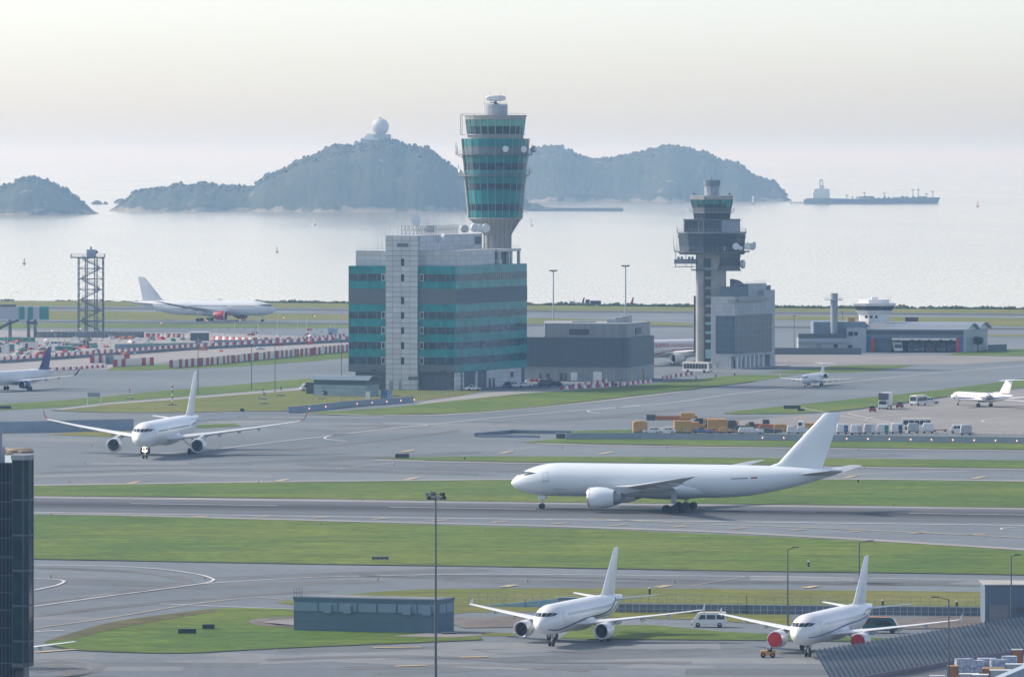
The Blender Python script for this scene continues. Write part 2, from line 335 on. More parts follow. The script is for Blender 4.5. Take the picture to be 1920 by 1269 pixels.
# paler service paths and dirt
def path_(n, pts, m=PAVE, z=.09): return sheet(n, pts, z, m)
path_('path', spline([(466, 1166), (473, 1161), (500, 1157.5), (560, 1154)], 4) + [(560, 1158.5), (515, 1161), (487, 1165.5), (560, 1172), (562, 1175), (510, 1174), (475, 1170)], BARE)
path_('path', [(489, 1165.5), (515, 1161.5), (562, 1158.5), (562, 1172.5), (520, 1171)], APRON)
path_('path', [(732, 1192), (800, 1186), (900, 1185.5), (905, 1190.5), (850, 1194)], APRON)
path_('path', [(400, 740), (566, 726.5), (600, 724), (600, 728.5), (412, 743), (206, 758), (120, 768), (97, 768), (200, 755)])
path_('service_road', [(775, 759), (860, 750), (977, 738), (1053, 733), (1140, 727), (1140, 722), (1053, 727), (977, 731), (905, 737), (860, 743), (800, 752)])
path_('bare_earth_patch', [(1620, 1160), (1846, 1154), (1900, 1156), (1900, 1176), (1700, 1178), (1640, 1174)], BARE)
path_('bare_earth_patch', [(850, 1157), (985, 1154), (1010, 1165), (975, 1175), (870, 1176), (845, 1168)], BARE)
path_('weedy_verge', spline([(84, 1202), (127, 1188), (215, 1164.5), (324, 1149.5), (405, 1141)], 4) + spline([(405, 1146), (330, 1158), (230, 1175), (140, 1196)], 4), BARE if False else ground_mat('weedy_turf', (.075, .075, .022), (.11, .095, .04), .3, (.6, 1, 1), .08, .6), .075)
path_('apron', [(1580, 772), (1700, 757), (1776, 745), (1880, 733), (1920, 728.5), (2100, 708), (2100, 826), (1920, 815), (1560, 810), (1185, 805), (1300, 795), (1450, 783)], APRON, .03)
path_('apron', [(1455, 664), (1770, 666), (1920, 669), (1990, 672), (1800, 683), (1600, 683), (1455, 692)], APRON, .03)
path_('construction_ground', [(-300, 700), (60, 694), (200, 692), (330, 676), (655, 650), (655, 634), (400, 624), (-300, 616)], PAVE, .03)

# runway: own sheet, with tyre rubber worn along its middle
def runway(pa, pb, half, mname, near_extra=0.0):
    a, b = G(*pa), G(*pb); d = (b - a); L_ = d.length; ang = math.atan2(d.y, d.x); c = (a + b) / 2
    mb = MB(); e = 500
    mb.add([(-L_ / 2 - e, -half - near_extra, 0), (L_ / 2 + e, -half - near_extra, 0), (L_ / 2 + e, half, 0), (-L_ / 2 - e, half, 0)], [(0, 1, 2, 3)])
    m = bpy.data.materials.new(mname); m.use_nodes = True; nt = m.node_tree; L = nt.links.new
    bs = nt.nodes['Principled BSDF']; bs.inputs['Roughness'].default_value = .9; bs.inputs['Specular IOR Level'].default_value = .2
    tc = nd(nt, 'ShaderNodeTexCoord'); sx = nd(nt, 'ShaderNodeSeparateXYZ'); L(tc.outputs['Object'], sx.inputs[0])
    mp = nd(nt, 'ShaderNodeMapping'); mp.inputs['Scale'].default_value = (.01, .35, 1); L(tc.outputs['Object'], mp.inputs[0])
    n = nd(nt, 'ShaderNodeTexNoise'); n.inputs['Scale'].default_value = 1.0; n.inputs['Detail'].default_value = 6; L(mp.outputs[0], n.inputs[0])
    ab = nd(nt, 'ShaderNodeMath', operation='ABSOLUTE'); L(sx.outputs[1], ab.inputs[0])
    m1 = nd(nt, 'ShaderNodeMapRange'); m1.inputs[1].default_value = 4; m1.inputs[2].default_value = 15; m1.inputs[3].default_value = 1; m1.inputs[4].default_value = 0; L(ab.outputs[0], m1.inputs[0])
    m2 = nd(nt, 'ShaderNodeMapRange'); m2.inputs[1].default_value = .3; m2.inputs[2].default_value = .6; m2.inputs[3].default_value = .35; m2.inputs[4].default_value = 1; L(n.outputs['Fac'], m2.inputs[0])
    mu = nd(nt, 'ShaderNodeMath', operation='MULTIPLY'); L(m1.outputs[0], mu.inputs[0]); L(m2.outputs[0], mu.inputs[1])
    mx = nd(nt, 'ShaderNodeMix', data_type='RGBA'); L(mu.outputs[0], mx.inputs['Factor']); mx.inputs['A'].default_value = (.110, .127, .142, 1); mx.inputs['B'].default_value = (.034, .035, .040, 1)
    m3 = nd(nt, 'ShaderNodeMapRange'); m3.inputs[1].default_value = .3; m3.inputs[2].default_value = .7; m3.inputs[3].default_value = .82; m3.inputs[4].default_value = 1.15; L(n.outputs['Fac'], m3.inputs[0])
    vm = nd(nt, 'ShaderNodeVectorMath', operation='SCALE'); L(mx.outputs['Result'], vm.inputs[0]); L(m3.outputs[0], vm.inputs['Scale']); L(vm.outputs[0], bs.inputs['Base Color'])
    o = mb.build('runway', m); o.location = (c.x, c.y, .02); o.rotation_euler = (0, 0, ang); tag(o, kind='structure'); return o
runway((64, 945.5), (1920, 966), 24, 'runway_asphalt_near')
runway((0, 577), (1920, 590.3), 16, 'runway_asphalt_far')
runway((-100, 602), (1400, 613), 12, 'taxiway_asphalt_far')

# painted lines
PAINTW = pm('white_line_paint', (.56, .57, .57), .8, 0, .35, .8)
PAINTY = pm('yellow_line_paint', (.42, .34, .20), .8, 0, .35, .8)
def ribbon(mb, pts, wd, z=.11, n=8):
    sp = [G(p[0], p[1], z) for p in (spline(pts, n) if len(pts) > 2 else pts)]
    vs = []; 
    for i, p in enumerate(sp):
        d = (sp[min(i + 1, len(sp) - 1)] - sp[max(i - 1, 0)]); d.z = 0; d.normalize(); q = Vector((-d.y, d.x, 0)) * wd / 2
        vs += [p + q, p - q]
    mb.add(vs, [(2 * i, 2 * i + 1, 2 * i + 3, 2 * i + 2) for i in range(len(sp) - 1)])
mw, my = MB(), MB()
ribbon(mw, [(40, 1058), (200, 1060), (300, 1066), (372, 1076), (397, 1083.5), (399, 1087.5), (380, 1093), (300, 1104), (200, 1117), (40, 1139)], .5)
ribbon(mw, [(385, 1093), (500, 1085.5), (640, 1080), (900, 1075.5), (1128, 1077), (1500, 1081), (1980, 1089)], .45)
ribbon(my, [(40, 1180), (200, 1158), (349, 1133.5), (467, 1120), (532, 1123)], .35)
ribbon(mw, [(40, 1083.5), (100, 1085), (119, 1088), (118, 1091), (100, 1098), (40, 1110)], .5)
ribbon(mw, [(300, 1131), (420, 1136), (550, 1141)], .4)
ribbon(mw, [(40, 959), (640, 968), (1280, 976.3), (1980, 985)], .9)
for a, b in (((245, 943.3), (520, 947.3)), ((730, 950), (1005, 954)), ((1400, 958.9), (1530, 960)), ((1705, 961.5), (1980, 965.5))): ribbon(mw, [a, b], .7)
ribbon(mw, [(40, 932.6), (640, 939.6), (1280, 947), (1980, 955)], .5)
ribbon(my, [(1100, 971), (1280, 980), (1500, 987.5), (1920, 1007), (1990, 1011)], .7)
ribbon(mw, [(1990, 984), (1895, 988), (1877, 990.5), (1895, 992.5), (1990, 992)], .4)
for i in range(15):
    x = 265 + i * 112; y = 962.5 + (x - 64) * .0098 + max(0, x - 640) * .0165
    ribbon(my, [(x - 15, y + 2.8), (x + 13, y + .6)], 1.0)
for x, y in ((250, 904), (530, 899.5), (772, 896.5), (1595, 893), (1835, 895), (955, 1097.5), (1243, 1098.5), (1520, 1099.5), (765, 845), (950, 847.5), (1135, 849)): ribbon(my, [(x - 11, y + 2), (x + 11, y - 2.2)], 1.4)
ribbon(mw, [(300, 850), (393, 843), (500, 830), (633, 815), (700, 806.5), (800, 796), (960, 780), (1100, 768), (1200, 760.5), (1280, 752), (1380, 738), (1580, 717), (1747, 700), (1913, 686), (2000, 679)], .6)
ribbon(mw, [(650, 827.5), (615, 823), (609, 820), (625, 816), (660, 812)], .5)
ribbon(mw, [(1125, 775), (1106, 772), (1104, 769.5), (1125, 767.5), (1200, 759)], .5)
ribbon(mw, [(770, 799.5), (797, 798), (790, 795.5), (720, 793)], .4)
for t in range(9): ribbon(mw, [(952 + t * 8, 843 - t * .9), (956 + t * 8, 842.6 - t * .9)], .5)
for t in range(14): ribbon(mw, [(630 + t * 8, 879 - t * .9), (634 + t * 8, 878.6 - t * .9)], .5)
for t in range(12): ribbon(my, [(1300 + t * 9, 1096.5 - t * 1.5), (1305 + t * 9, 1095.8 - t * 1.5)], .5)
for a, b in (((700, 1213), (790, 1212)), ((863, 1231), (915, 1230)), ((740, 1248), (800, 1246)), ((64, 1222), (140, 1216))): ribbon(my, [a, b], 1.3)
ribbon(mw, [(64, 1183), (120, 1181)], .5)
ribbon(mw, [(1480, 760), (1620, 787), (1700, 800)], .4); ribbon(mw, [(1690, 776), (1640, 781), (1622, 786)], .4); ribbon(mw, [(1590, 775), (1640, 786), (1690, 796)], .5)
ribbon(mw, [(1890, 782), (1850, 786), (1842, 790), (1860, 793)], .4); ribbon(my, [(1870, 763), (1930, 765)], .5)
ribbon(mw, [(400, 660), (420, 657)], .5)
sh_ = MB()
for pts, wd in (([(40, 909.5), (250, 906.3), (450, 903.2), (640, 901.2), (960, 898.3), (1570, 897.3), (1980, 902)], 5), ([(40, 931), (640, 937.6), (1280, 945), (1980, 953.5)], 6), ([(40, 962), (220, 965), (640, 976), (1110, 988), (1480, 1003), (1980, 1033)], 4), ([(560, 775.5), (747, 778.5), (860, 775.5), (1060, 758), (1280, 733)], 5), ([(700, 862), (990, 868), (1560, 875), (1980, 880.5)], 5), ([(1000, 831), (1280, 837), (1980, 845.5)], 5)):
    ribbon(sh_, pts, wd, .075)
tag(sh_.build('paved_shoulder', PAVE), kind='structure')
sv = MB()  # dark ribbons painting the shade line along the near turf edges
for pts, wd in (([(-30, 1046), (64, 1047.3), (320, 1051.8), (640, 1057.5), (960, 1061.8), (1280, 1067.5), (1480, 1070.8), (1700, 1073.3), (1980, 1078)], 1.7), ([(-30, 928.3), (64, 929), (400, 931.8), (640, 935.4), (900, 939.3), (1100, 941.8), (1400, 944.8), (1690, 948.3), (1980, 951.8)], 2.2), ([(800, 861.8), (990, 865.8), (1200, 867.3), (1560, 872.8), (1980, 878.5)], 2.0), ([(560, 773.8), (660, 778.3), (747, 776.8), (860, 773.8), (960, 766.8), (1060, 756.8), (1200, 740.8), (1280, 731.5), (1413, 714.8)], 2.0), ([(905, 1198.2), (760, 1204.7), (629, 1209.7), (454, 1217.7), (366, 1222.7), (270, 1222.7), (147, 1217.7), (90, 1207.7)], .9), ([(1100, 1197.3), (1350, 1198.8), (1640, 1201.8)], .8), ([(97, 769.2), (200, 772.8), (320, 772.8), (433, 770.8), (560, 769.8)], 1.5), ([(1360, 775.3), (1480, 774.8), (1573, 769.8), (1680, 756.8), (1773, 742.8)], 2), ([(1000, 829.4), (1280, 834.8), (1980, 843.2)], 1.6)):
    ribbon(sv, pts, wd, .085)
tag(sv.build('painted_edge_shade', ground_mat('edge_shade_colour', (.022, .03, .018), (.04, .042, .026), .3, (.6, 1, 1), .1, .6)), kind='structure')
tm = MB(); random.seed(12)
for pts in ([(64, 1240), (110, 1237), (160, 1241), (185, 1248), (170, 1258), (120, 1266)], [(70, 1247), (115, 1244), (150, 1249), (160, 1256), (130, 1266)], [(80, 1256), (112, 1252), (132, 1256), (128, 1264)], [(64, 1062), (250, 1070), (340, 1083), (330, 1096), (200, 1112), (64, 1128)], [(500, 1080), (700, 1077), (1000, 1079), (1400, 1088), (1900, 1096)], [(640, 1076), (900, 1083), (1200, 1090), (1700, 1093)], [(60, 1152), (300, 1128), (480, 1112), (620, 1106)], [(420, 850), (560, 840), (700, 824), (860, 806)], [(100, 872), (400, 868), (640, 858), (900, 846)], [(500, 800), (640, 806), (720, 800), (700, 790)], [(1000, 790), (1150, 778), (1300, 762), (1500, 738)], [(560, 868), (900, 880), (1300, 885)], [(1030, 1218), (1160, 1222), (1330, 1214)], [(500, 1235), (760, 1228), (1000, 1238), (1300, 1240)], [(640, 1250), (900, 1244), (1100, 1255)], [(80, 885), (300, 879), (640, 880), (900, 886)]):
    for k in range(3): ribbon(tm, [(x + random.uniform(-8, 8), y + k * 1.7 + random.uniform(-.6, .6)) for x, y in pts], random.uniform(.5, 1.6), .024 + .004 * k)
pm_d, pm_l = MB(), MB(); random.seed(31)
for i in range(70):
    px, py = random.uniform(40, 1900), random.choice((random.uniform(1060, 1100), random.uniform(1210, 1260), random.uniform(782, 800), random.uniform(845, 895), random.uniform(880, 900)))
    p = G(px, py); a = random.choice((-.06, .0, .5, -.5)); L_, W_ = random.uniform(5, 26), random.uniform(2.5, 6); (pm_d if i % 2 else pm_l).add([(p.x + x * math.cos(a) - y * math.sin(a), p.y + x * math.sin(a) + y * math.cos(a), .012 + .0001 * i) for x, y in ((-L_, -W_), (L_, -W_), (L_, W_), (-L_, W_))], [(0, 1, 2, 3)])
tag(pm_d.build('pavement_patches', ground_mat('dark_asphalt_patch', (.105, .12, .13), (.135, .15, .16), .1, (.1, 1, 1), .03, .5)), kind='structure'); tag(pm_l.build('pavement_patches', ground_mat('pale_asphalt_patch', (.17, .185, .195), (.205, .22, .225), .1, (.1, 1, 1), .03, .5)), kind='structure')
tag(tm.build('tyre_marks', pm('tyre_rubber_marks', (.095, .10, .105), .9, 0, .3, .15, rgb2=(.14, .147, .15), bigscale=.06)), kind='structure')
tag(mw.build('runway_markings', PAINTW), kind='structure'); tag(my.build('taxiway_markings', PAINTY), kind='structure')

# shoreline bushes: a far strip no one could count
leaf = pm('leaf_clumps', (.045, .07, .028), .8, 0, .35, 1.2)
bmb = MB()
for i in range(2600):
    t = random.random() ** .8; px = -150 + 2300 * t
    if px < 480 and random.random() < .75: continue
    k = 0
    while SH[k + 1][0] < px: k += 1
    f = (px - SH[k][0]) / (SH[k + 1][0] - SH[k][0]); p = G(px, SH[k][1] + f * (SH[k + 1][1] - SH[k][1]))
    hh = (.45 + .9 * random.random() ** 2) * (1.25 if px > 480 else .7) * (.8 + .5 * noise.noise(Vector((px * .03, 0, 0))))
    for q in range(3):
        s_ = hh * (.5 + random.random() * .5); c = (p.x + random.uniform(-1.5, 1.5), p.y - 4 + random.uniform(-2, 2), s_ * .55)
        bmb.lathe(c, [(.05, -s_ * .6), (s_ * (.5 + .3 * random.random()), -s_ * .2), (s_ * (.4 + .3 * random.random()), s_ * .25), (.05, s_ * .6)], 6, a0=random.random())
tag(bmb.build('shore_scrub', leaf), 'low dark bushes along the far sea wall', 'bushes', kind='stuff')

# ------------------------------------------------------------------ islands
ISL = bpy.data.materials.new('island_scrub_and_rock'); ISL.use_nodes = True
def island_mat():
    nt = ISL.node_tree; L = nt.links.new; bs = nt.nodes['Principled BSDF']; bs.inputs['Roughness'].default_value = .95; bs.inputs['Specular IOR Level'].default_value = .1
    ge = nd(nt, 'ShaderNodeNewGeometry'); sx = nd(nt, 'ShaderNodeSeparateXYZ'); L(ge.outputs['Position'], sx.inputs[0])
    n = nd(nt, 'ShaderNodeTexNoise'); n.inputs['Scale'].default_value = .035; n.inputs['Detail'].default_value = 6; L(ge.outputs['Position'], n.inputs[0])
    n2 = nd(nt, 'ShaderNodeTexNoise'); n2.inputs['Scale'].default_value = .05; n2.inputs['Detail'].default_value = 5; L(ge.outputs['Position'], n2.inputs[0])
    mr = nd(nt, 'ShaderNodeMapRange'); mr.inputs[1].default_value = .3; mr.inputs[2].default_value = .7; L(n.outputs['Fac'], mr.inputs[0])
    g = nd(nt, 'ShaderNodeMix', data_type='RGBA'); L(mr.outputs[0], g.inputs['Factor']); g.inputs['A'].default_value = (.028, .036, .028, 1); g.inputs['B'].default_value = (.058, .064, .045, 1)
    ad = nd(nt, 'ShaderNodeMath', operation='MULTIPLY_ADD'); L(n2.outputs['Fac'], ad.inputs[0]); ad.inputs[1].default_value = -34; L(sx.outputs[2], ad.inputs[2])
    lo = nd(nt, 'ShaderNodeMapRange'); lo.inputs[1].default_value = -17; lo.inputs[2].default_value = -20; lo.inputs[3].default_value = 0; lo.inputs[4].default_value = 1; L(ad.outputs[0], lo.inputs[0])
    hi = nd(nt, 'ShaderNodeMapRange'); hi.inputs[1].default_value = .66; hi.inputs[2].default_value = .70; L(n2.outputs['Fac'], hi.inputs[0])
    mx = nd(nt, 'ShaderNodeMath', operation='MAXIMUM'); L(lo.outputs[0], mx.inputs[0]); L(hi.outputs[0], mx.inputs[1])
    r = nd(nt, 'ShaderNodeMix', data_type='RGBA'); L(mx.outputs[0], r.inputs['Factor']); L(g.outputs['Result'], r.inputs['A']); r.inputs['B'].default_value = (.22, .20, .17, 1)
    L(r.outputs['Result'], bs.inputs['Base Color'])
island_mat()
scrub = MB()
def island(name, prof, Yr, front, back, lab, rough=1.0, nu=220, nv=44):
    """terrain whose skyline follows prof (photo pixels) at the ridge distance Yr, sloping to the water on both sides"""
    pts = spline(prof, 10); mb = MB(); vs = []; rows = []
    xs0, xs1 = pts[0][0], pts[-1][0]
    def ry(px):
        for a, b in zip(pts, pts[1:]):
            if a[0] <= px <= b[0]: return a[1] + (b[1] - a[1]) * (px - a[0]) / max(1e-6, b[0] - a[0])
        return pts[-1][1]
    hm = max(PZ(p[1], Yr) - SEA for p in pts); prev = None
    for i in range(nu + 1):
        px = xs0 + (xs1 - xs0) * i / nu; zr = PZ(ry(px), Yr) - SEA; X0 = PX(px, Yr)
        k = math.sqrt(max(.0, min(1, zr / hm))) * .85 + .15; fr, bk = front * k * (1 + .08 * noise.noise(Vector((px * .012, 3, 0)))), back * k
        for j in range(nv + 1):
            v = j / nv * 2 - 1
            dy = v * (fr if v < 0 else bk)
            sh = (1 - abs(v) ** 1.55)
            z = zr * sh
            X = X0
            q = Vector((X * .012, (Yr + dy) * .012, 0)); big = noise.noise(q) * .16 * zr * (1 - sh) * 2.2
            q2 = Vector((X * .07, dy * .07, 5)); sm = (abs(noise.noise(q2)) * 3.2 + noise.noise(q2 * 2.7) * 1.7 + noise.noise(q2 * 6) * .8 - 1.2) * rough * min(1, zr * sh / 8)
            zz = SEA - 2 + (z + big + sm + 2) * 1.0
            if abs(v) > .99: zz = SEA - 2
            vs.append((X, Yr + dy, zz))
            if zr * sh > 9 and -.28 < v < .12 and random.random() < .30: scr(X, Yr + dy, zz)
    n = nv + 1
    mb.add(vs, [(i * n + j, (i + 1) * n + j, (i + 1) * n + j + 1, i * n + j + 1) for i in range(nu) for j in range(nv)])
    o = mb.build(name, ISL, smooth=True, ang=60); tag(o, lab, 'island', kind='structure'); return o
def scr(x, y, z):
    s_ = 1.2 + 2.6 * random.random() ** 2
    scrub.lathe((x + random.uniform(-2, 2), y + random.uniform(-2, 2), z + s_ * .2), [(.1, -s_), (s_ * (.7 + .5 * random.random()), -s_ * .2), (s_ * (.5 + .4 * random.random()), s_ * .45), (.1, s_ * .95)], 5, a0=random.random() * 3)
island('island', [(-190, 400), (-120, 372), (-60, 350), (0, 349), (25, 343), (38, 334), (60, 332), (85, 336), (105, 346), (130, 360), (150, 376), (170, 392), (186, 402)], 7700, 130, 180, 'small wooded hump of an island at the left edge of the view', nu=110)
island('island', [(203, 397), (222, 384), (240, 375), (252, 362), (275, 354), (310, 352), (330, 346), (365, 347), (375, 342), (395, 344), (420, 349), (455, 351), (470, 352), (490, 338), (500, 328), (530, 318), (560, 301), (590, 289), (630, 272), (665, 271), (700, 262), (735, 264), (760, 272), (785, 274), (810, 284), (830, 298), (850, 315), (880, 332), (920, 350), (960, 368), (995, 384), (1010, 392)], 8150, 210, 260, 'tall scrub covered island with a white radome on its top', nu=300)
island('island', [(880, 372), (920, 350), (960, 300), (985, 285), (1010, 277), (1030, 273), (1055, 277), (1080, 288), (1105, 297), (1140, 297), (1180, 288), (1220, 280), (1245, 273), (1270, 273), (1300, 281), (1330, 288), (1350, 300), (1385, 306), (1410, 325), (1440, 338), (1460, 348), (1475, 368), (1482, 374)], 9960, 240, 300, 'long two humped wooded island right of the tall control tower', nu=240)
island('island', [(950, 391), (975, 384), (1000, 380), (1018, 386), (1060, 391)], 8350, 30, 30, 'low rocky islet at the foot of the tall control tower', nu=60, nv=20)
tag(scrub.build('island_scrub', pm('scrub_leaves', (.042, .05, .034), .9, 0, .3, .1)), 'scrub and small trees covering the islands', 'scrub', kind='stuff')
def rock(px, py, wpx, hpx, lab):
    Y = 12000 * (H - SEA) / (py - HY); s_ = Y / F; mb = MB(); w_, h_ = wpx * s_ / 2, hpx * s_
    rg = []
    for h, r in ((-.4, 1.05), (0, 1), (.35, .88), (.7, .6), (1, .2)):
        rg.append([(w_ * r * math.cos(t) * (1 + .25 * noise.noise(Vector((math.cos(t) * 2, math.sin(t) * 2, px + h)))), w_ * .6 * r * math.sin(t), h * h_ * (1 + .3 * noise.noise(Vector((t, h, px))))) for t in [i * math.pi / 7 for i in range(14)]])
    mb.loft(rg); o = mb.build('rock', ISL, smooth=True, ang=50); o.location = (PX(px, Y), Y, SEA); tag(o, lab, 'rock', 'rocks off the islands')
rock(182, 383, 22, 7, 'dark rock in the water just right of the left islet, the left of two'); rock(198, 383, 11, 5, 'smallest dark rock in the channel between the two left islands'); rock(226, 381.5, 27, 9, 'larger dark rock at the left tip of the radome island')
# ------------------------------------------------------------------ aircraft
def airfoil(n=9):
    up, lo = [], []
    for i in range(n + 1):
        x = (1 - math.cos(math.pi * i / n)) / 2
        t = 5 * (.2969 * math.sqrt(x) - .126 * x - .3516 * x * x + .2843 * x ** 3 - .1036 * x ** 4)
        c = .12 * x * (1 - x)
        up.append((x, t + c)); lo.append((x, -t * .8 + c))
    return up + lo[-2:0:-1]
AF = airfoil()
def wing_mesh(mb, st, vertical=False, mi=0):
    """stations: (le_x, y, z, chord, thickness ratio); sections run along y (or along z for a fin)"""
    rings = []
    for lx, y, z, c, tk in st:
        rings.append([(lx - u * c, y + t * tk * c, z) if vertical else (lx - u * c, y, z + t * tk * c) for u, t in AF])
    mb.loft(rings, mi)
def aircraft(name, label, cat, pos, heading, S):
    L, D, zc, sn = S['L'], S['D'], S['zc'], S['sn']; Rr = D / 2
    root = thing(name, label, cat, pos, heading, S.get('group'))
    ln, lt = S.get('ln', 1.35) * D, S.get('lt', .36) * L
    bm_ = S.get('body', WHITE); wm_ = S.get('wingmat', WHITE); fm = S.get('finmat', bm_); em = S.get('engmat', bm_)
    def rz(s):
        if s < ln:
            t = max(0, s / ln); r = Rr * (1 - (1 - t) ** 2.1) ** .62; return max(r, .02), -S.get('droop', .13) * D * (1 - t) ** 1.7
        if s > L - lt:
            t = (s - (L - lt)) / lt; r = Rr * (1 - .90 * t ** 1.75); return r, (Rr - r) * S.get('up', .72)
        return Rr, 0
    vs = S.get('vs', 1.0)
    def surf(s, a, o=0.0):      # a: 0 = left side (+y), 90 = top
        r, dz = rz(s); return Vector((sn - s, (r + o) * math.cos(a), zc + dz + (r + o) * math.sin(a) * vs))
    ss = [ln * (i / 14) ** 1.8 for i in range(15)] + [ln + (L - lt - ln) * i / 4 for i in range(1, 4)] + [L - lt + lt * i / 12 for i in range(13)]
    mb = MB(); mb.loft([[surf(s, 2 * math.pi * i / 28) for i in range(28)] for s in ss])
    mb.build('fuselage', bm_, root, True, 50)
    def patch(nm, mat, s0, s1, a0, a1, n=4, o=.03, m=3, skew=0.0):
        q = MB(); a0, a1 = R(a0), R(a1)
        vs_ = [surf(s0 + (s1 - s0) * i / n + skew * j / m, a0 + (a1 - a0) * j / m, o) for i in range(n + 1) for j in range(m + 1)]
        q.add(vs_, [(i * (m + 1) + j, (i + 1) * (m + 1) + j, (i + 1) * (m + 1) + j + 1, i * (m + 1) + j + 1) for i in range(n) for j in range(m)])
        return q.build(nm, mat, root)
    # flight deck panes
    def solve(a, z):
        lo, hi = .02 * D, ln
        for _ in range(30):
            m_ = (lo + hi) / 2; r, dz = rz(m_)
            if dz + r * math.sin(a) * vs < z: lo = m_
            else: hi = m_
        return hi
    ck = S.get('cock', .15)
    for sgn in (0, 1):
        for (a0, a1, l0, l1, u0, u1) in ((63, 87.5, 0, 0, .115, .115), (43, 60.5, 0, 0, .115, .115), (31, 41, .0, .012, .105, .08)):
            q = MB(); n = 4; g = []
            for i in range(n + 1):
                t = i / n; a = R(a0 + (a1 - a0) * (1 - t)); zl = (ck + l0 + (l1 - l0) * t) * D; zu = (ck + u0 + (u1 - u0) * t) * D
                for j in range(4): z = zl + (zu - zl) * j / 3; g.append(surf(solve(a, z), a if not sgn else math.pi - a, .02))
            q.add(g, [(i * 4 + j, i * 4 + j + 1, (i + 1) * 4 + j + 1, (i + 1) * 4 + j) for i in range(n) for j in range(3)]); q.build('cockpit_window', GLASSD, root)
    # cabin windows and doors
    if S.get('win'):
        for sgn in (0, 1):
            vq = []; wa = R(S.get('wina', 12)); step = S.get('wstep', .53); s = S['win'][0]
            while s < S['win'][1]:
                if not any(abs(s - d) < .9 for d in S.get('doors', ())):
                    a_, b_ = (wa, wa + S.get('winh', .36) / Rr) if not sgn else (math.pi - wa, math.pi - wa - S.get('winh', .36) / Rr)
                    vq.append([surf(s, a_, .02), surf(s + S.get('winw', .24), a_, .02), surf(s + S.get('winw', .24), b_, .02), surf(s, b_, .02)])
                s += step
            if sgn == S.get('vis', 0) or len(vq) <= 48:
                for f_ in vq: q = MB(); q.add(f_, [(0, 1, 2, 3)]); q.build('cabin_window', S.get('winmat', MGREY), root)
            else:
                q = MB()
                for f_ in vq: q.add(f_, [(0, 1, 2, 3)])
                tag(q.build('cabin_windows', S.get('winmat', MGREY), root), kind='stuff')
    for d in S.get('doors', ()):
        for sgn in (0, 1):
            f = (lambda a: a) if not sgn else (lambda a: math.pi - a)
            q = MB(); a0, a1 = R(-6), R(30); w_ = .5; t = .05
            for (s0, s1, b0, b1) in ((d - w_, d - w_ + t, a0, a1), (d + w_ - t, d + w_, a0, a1), (d - w_, d + w_, a1 - t / Rr, a1), (d - w_, d + w_, a0, a0 + t / Rr)):
                q.add([surf(s0, f(b0), .025), surf(s1, f(b0), .025), surf(s1, f((b0 + b1) / 2), .025), surf(s1, f(b1), .025), surf(s0, f(b1), .025), surf(s0, f((b0 + b1) / 2), .025)], [(0, 1, 2, 3, 4, 5)])
            q.build('door', MGREY, root)
    # belly fairing
    if S.get('fair'):
        s0, s1 = S['fair']; q = MB(); rings = []
        for i in range(9):
            t = i / 8; k = math.sin(math.pi * t) ** .45 * .98 + .02; rings.append([(sn - s0 - (s1 - s0) * t, Rr * 1.1 * k * math.cos(a), zc - Rr * .45 + Rr * .68 * k * math.sin(a)) for a in [2 * math.pi * j / 18 for j in range(18)]])
        q.loft(rings); q.build('belly_fairing', bm_, root, True, 50)
    # wings
    W = S['wing']; b2 = W['span'] / 2; tn = math.tan(R(W['sweep'])); dh = math.tan(R(W['dih'])); zr = W.get('z', zc - Rr * .55); yk = b2 * .36
    for sg in (1, -1):
        q = MB(); ck = W['ck']; st = []
        for y, c in ((0, W['cr'] + Rr * .5), (Rr * .9, W['cr']), (yk, ck), (b2 * .7, ck + (W['ct'] - ck) * .53), (b2, W['ct'])):
            fl = S.get('flex', .0) * (y / b2) ** 2
            st.append((sn - W['s'] - (y - Rr * .9) * tn, sg * y, zr + max(0, y - Rr * .5) * dh + fl, c, .13 - .04 * y / b2))
        lx, ly, lz, lc, _ = st[-1]
        if W.get('tip') == 'rake':
            st.append((lx - 2.6, sg * (b2 + 1.6), lz + .35, .5, .08))
        wing = None
        wl = MB(); wing_mesh(wl, st); wing = wl.build('wing', wm_, root, True, 40)
        if W.get('tip') in ('canted', 'shark', 'fence'):
            h = W['wl']; k = {'canted': .62, 'shark': .38, 'fence': .04}[W['tip']]; q = MB()
            if W['tip'] == 'fence':
                wing_mesh(q, [(lx - lc * .9, sg * b2, lz - .45, .3, .1), (lx - .25 * lc, sg * (b2 + .02), lz, lc * .8, .09), (lx - lc * .9, sg * (b2 + .05), lz + h, .35, .1)], True)
            else:
                wing_mesh(q, [(lx, sg * (b2 - .01), lz, lc, .09), (lx - h * .35, sg * (b2 + h * k * .6), lz + h * .35, lc * .7, .09), (lx - h * 1.0, sg * (b2 + h * k), lz + h, lc * .32, .09)])
            q.build('winglet', W.get('wlmat', wm_), wing, True, 40)
        for fy in W.get('fair', ()):
            q = MB(); y = b2 * fy; c = W['cr'] + (W['ct'] - W['cr']) * min(1, fy ** .6); cx = sn - W['s'] - (y - Rr * .9) * tn - c * .62; zz = zr + (y - Rr * .5) * dh + S.get('flex', 0) * fy * fy - .03 * c
            k = c * .5
            q.lathe((cx, sg * y, zz - .25), [(.03, k * .8), (.22 + .03 * c, k * .3), (.2 + .03 * c, -k * .3), (.03, -k)], 8, axis='X'); q.build('flap_fairing', wm_, wing, True)
        # tailplane
        T = S['tail']; q = MB(); tt = math.tan(R(T['sweep'])); tb = T['span'] / 2; z0 = T['z']
        st = [(sn - T['s'] - y * tt, sg * y, z0 + y * math.tan(R(T.get('dih', 5))), T['cr'] + (T['ct'] - T['cr']) * y / tb, .09) for y in (0.0, tb * .5, tb)]
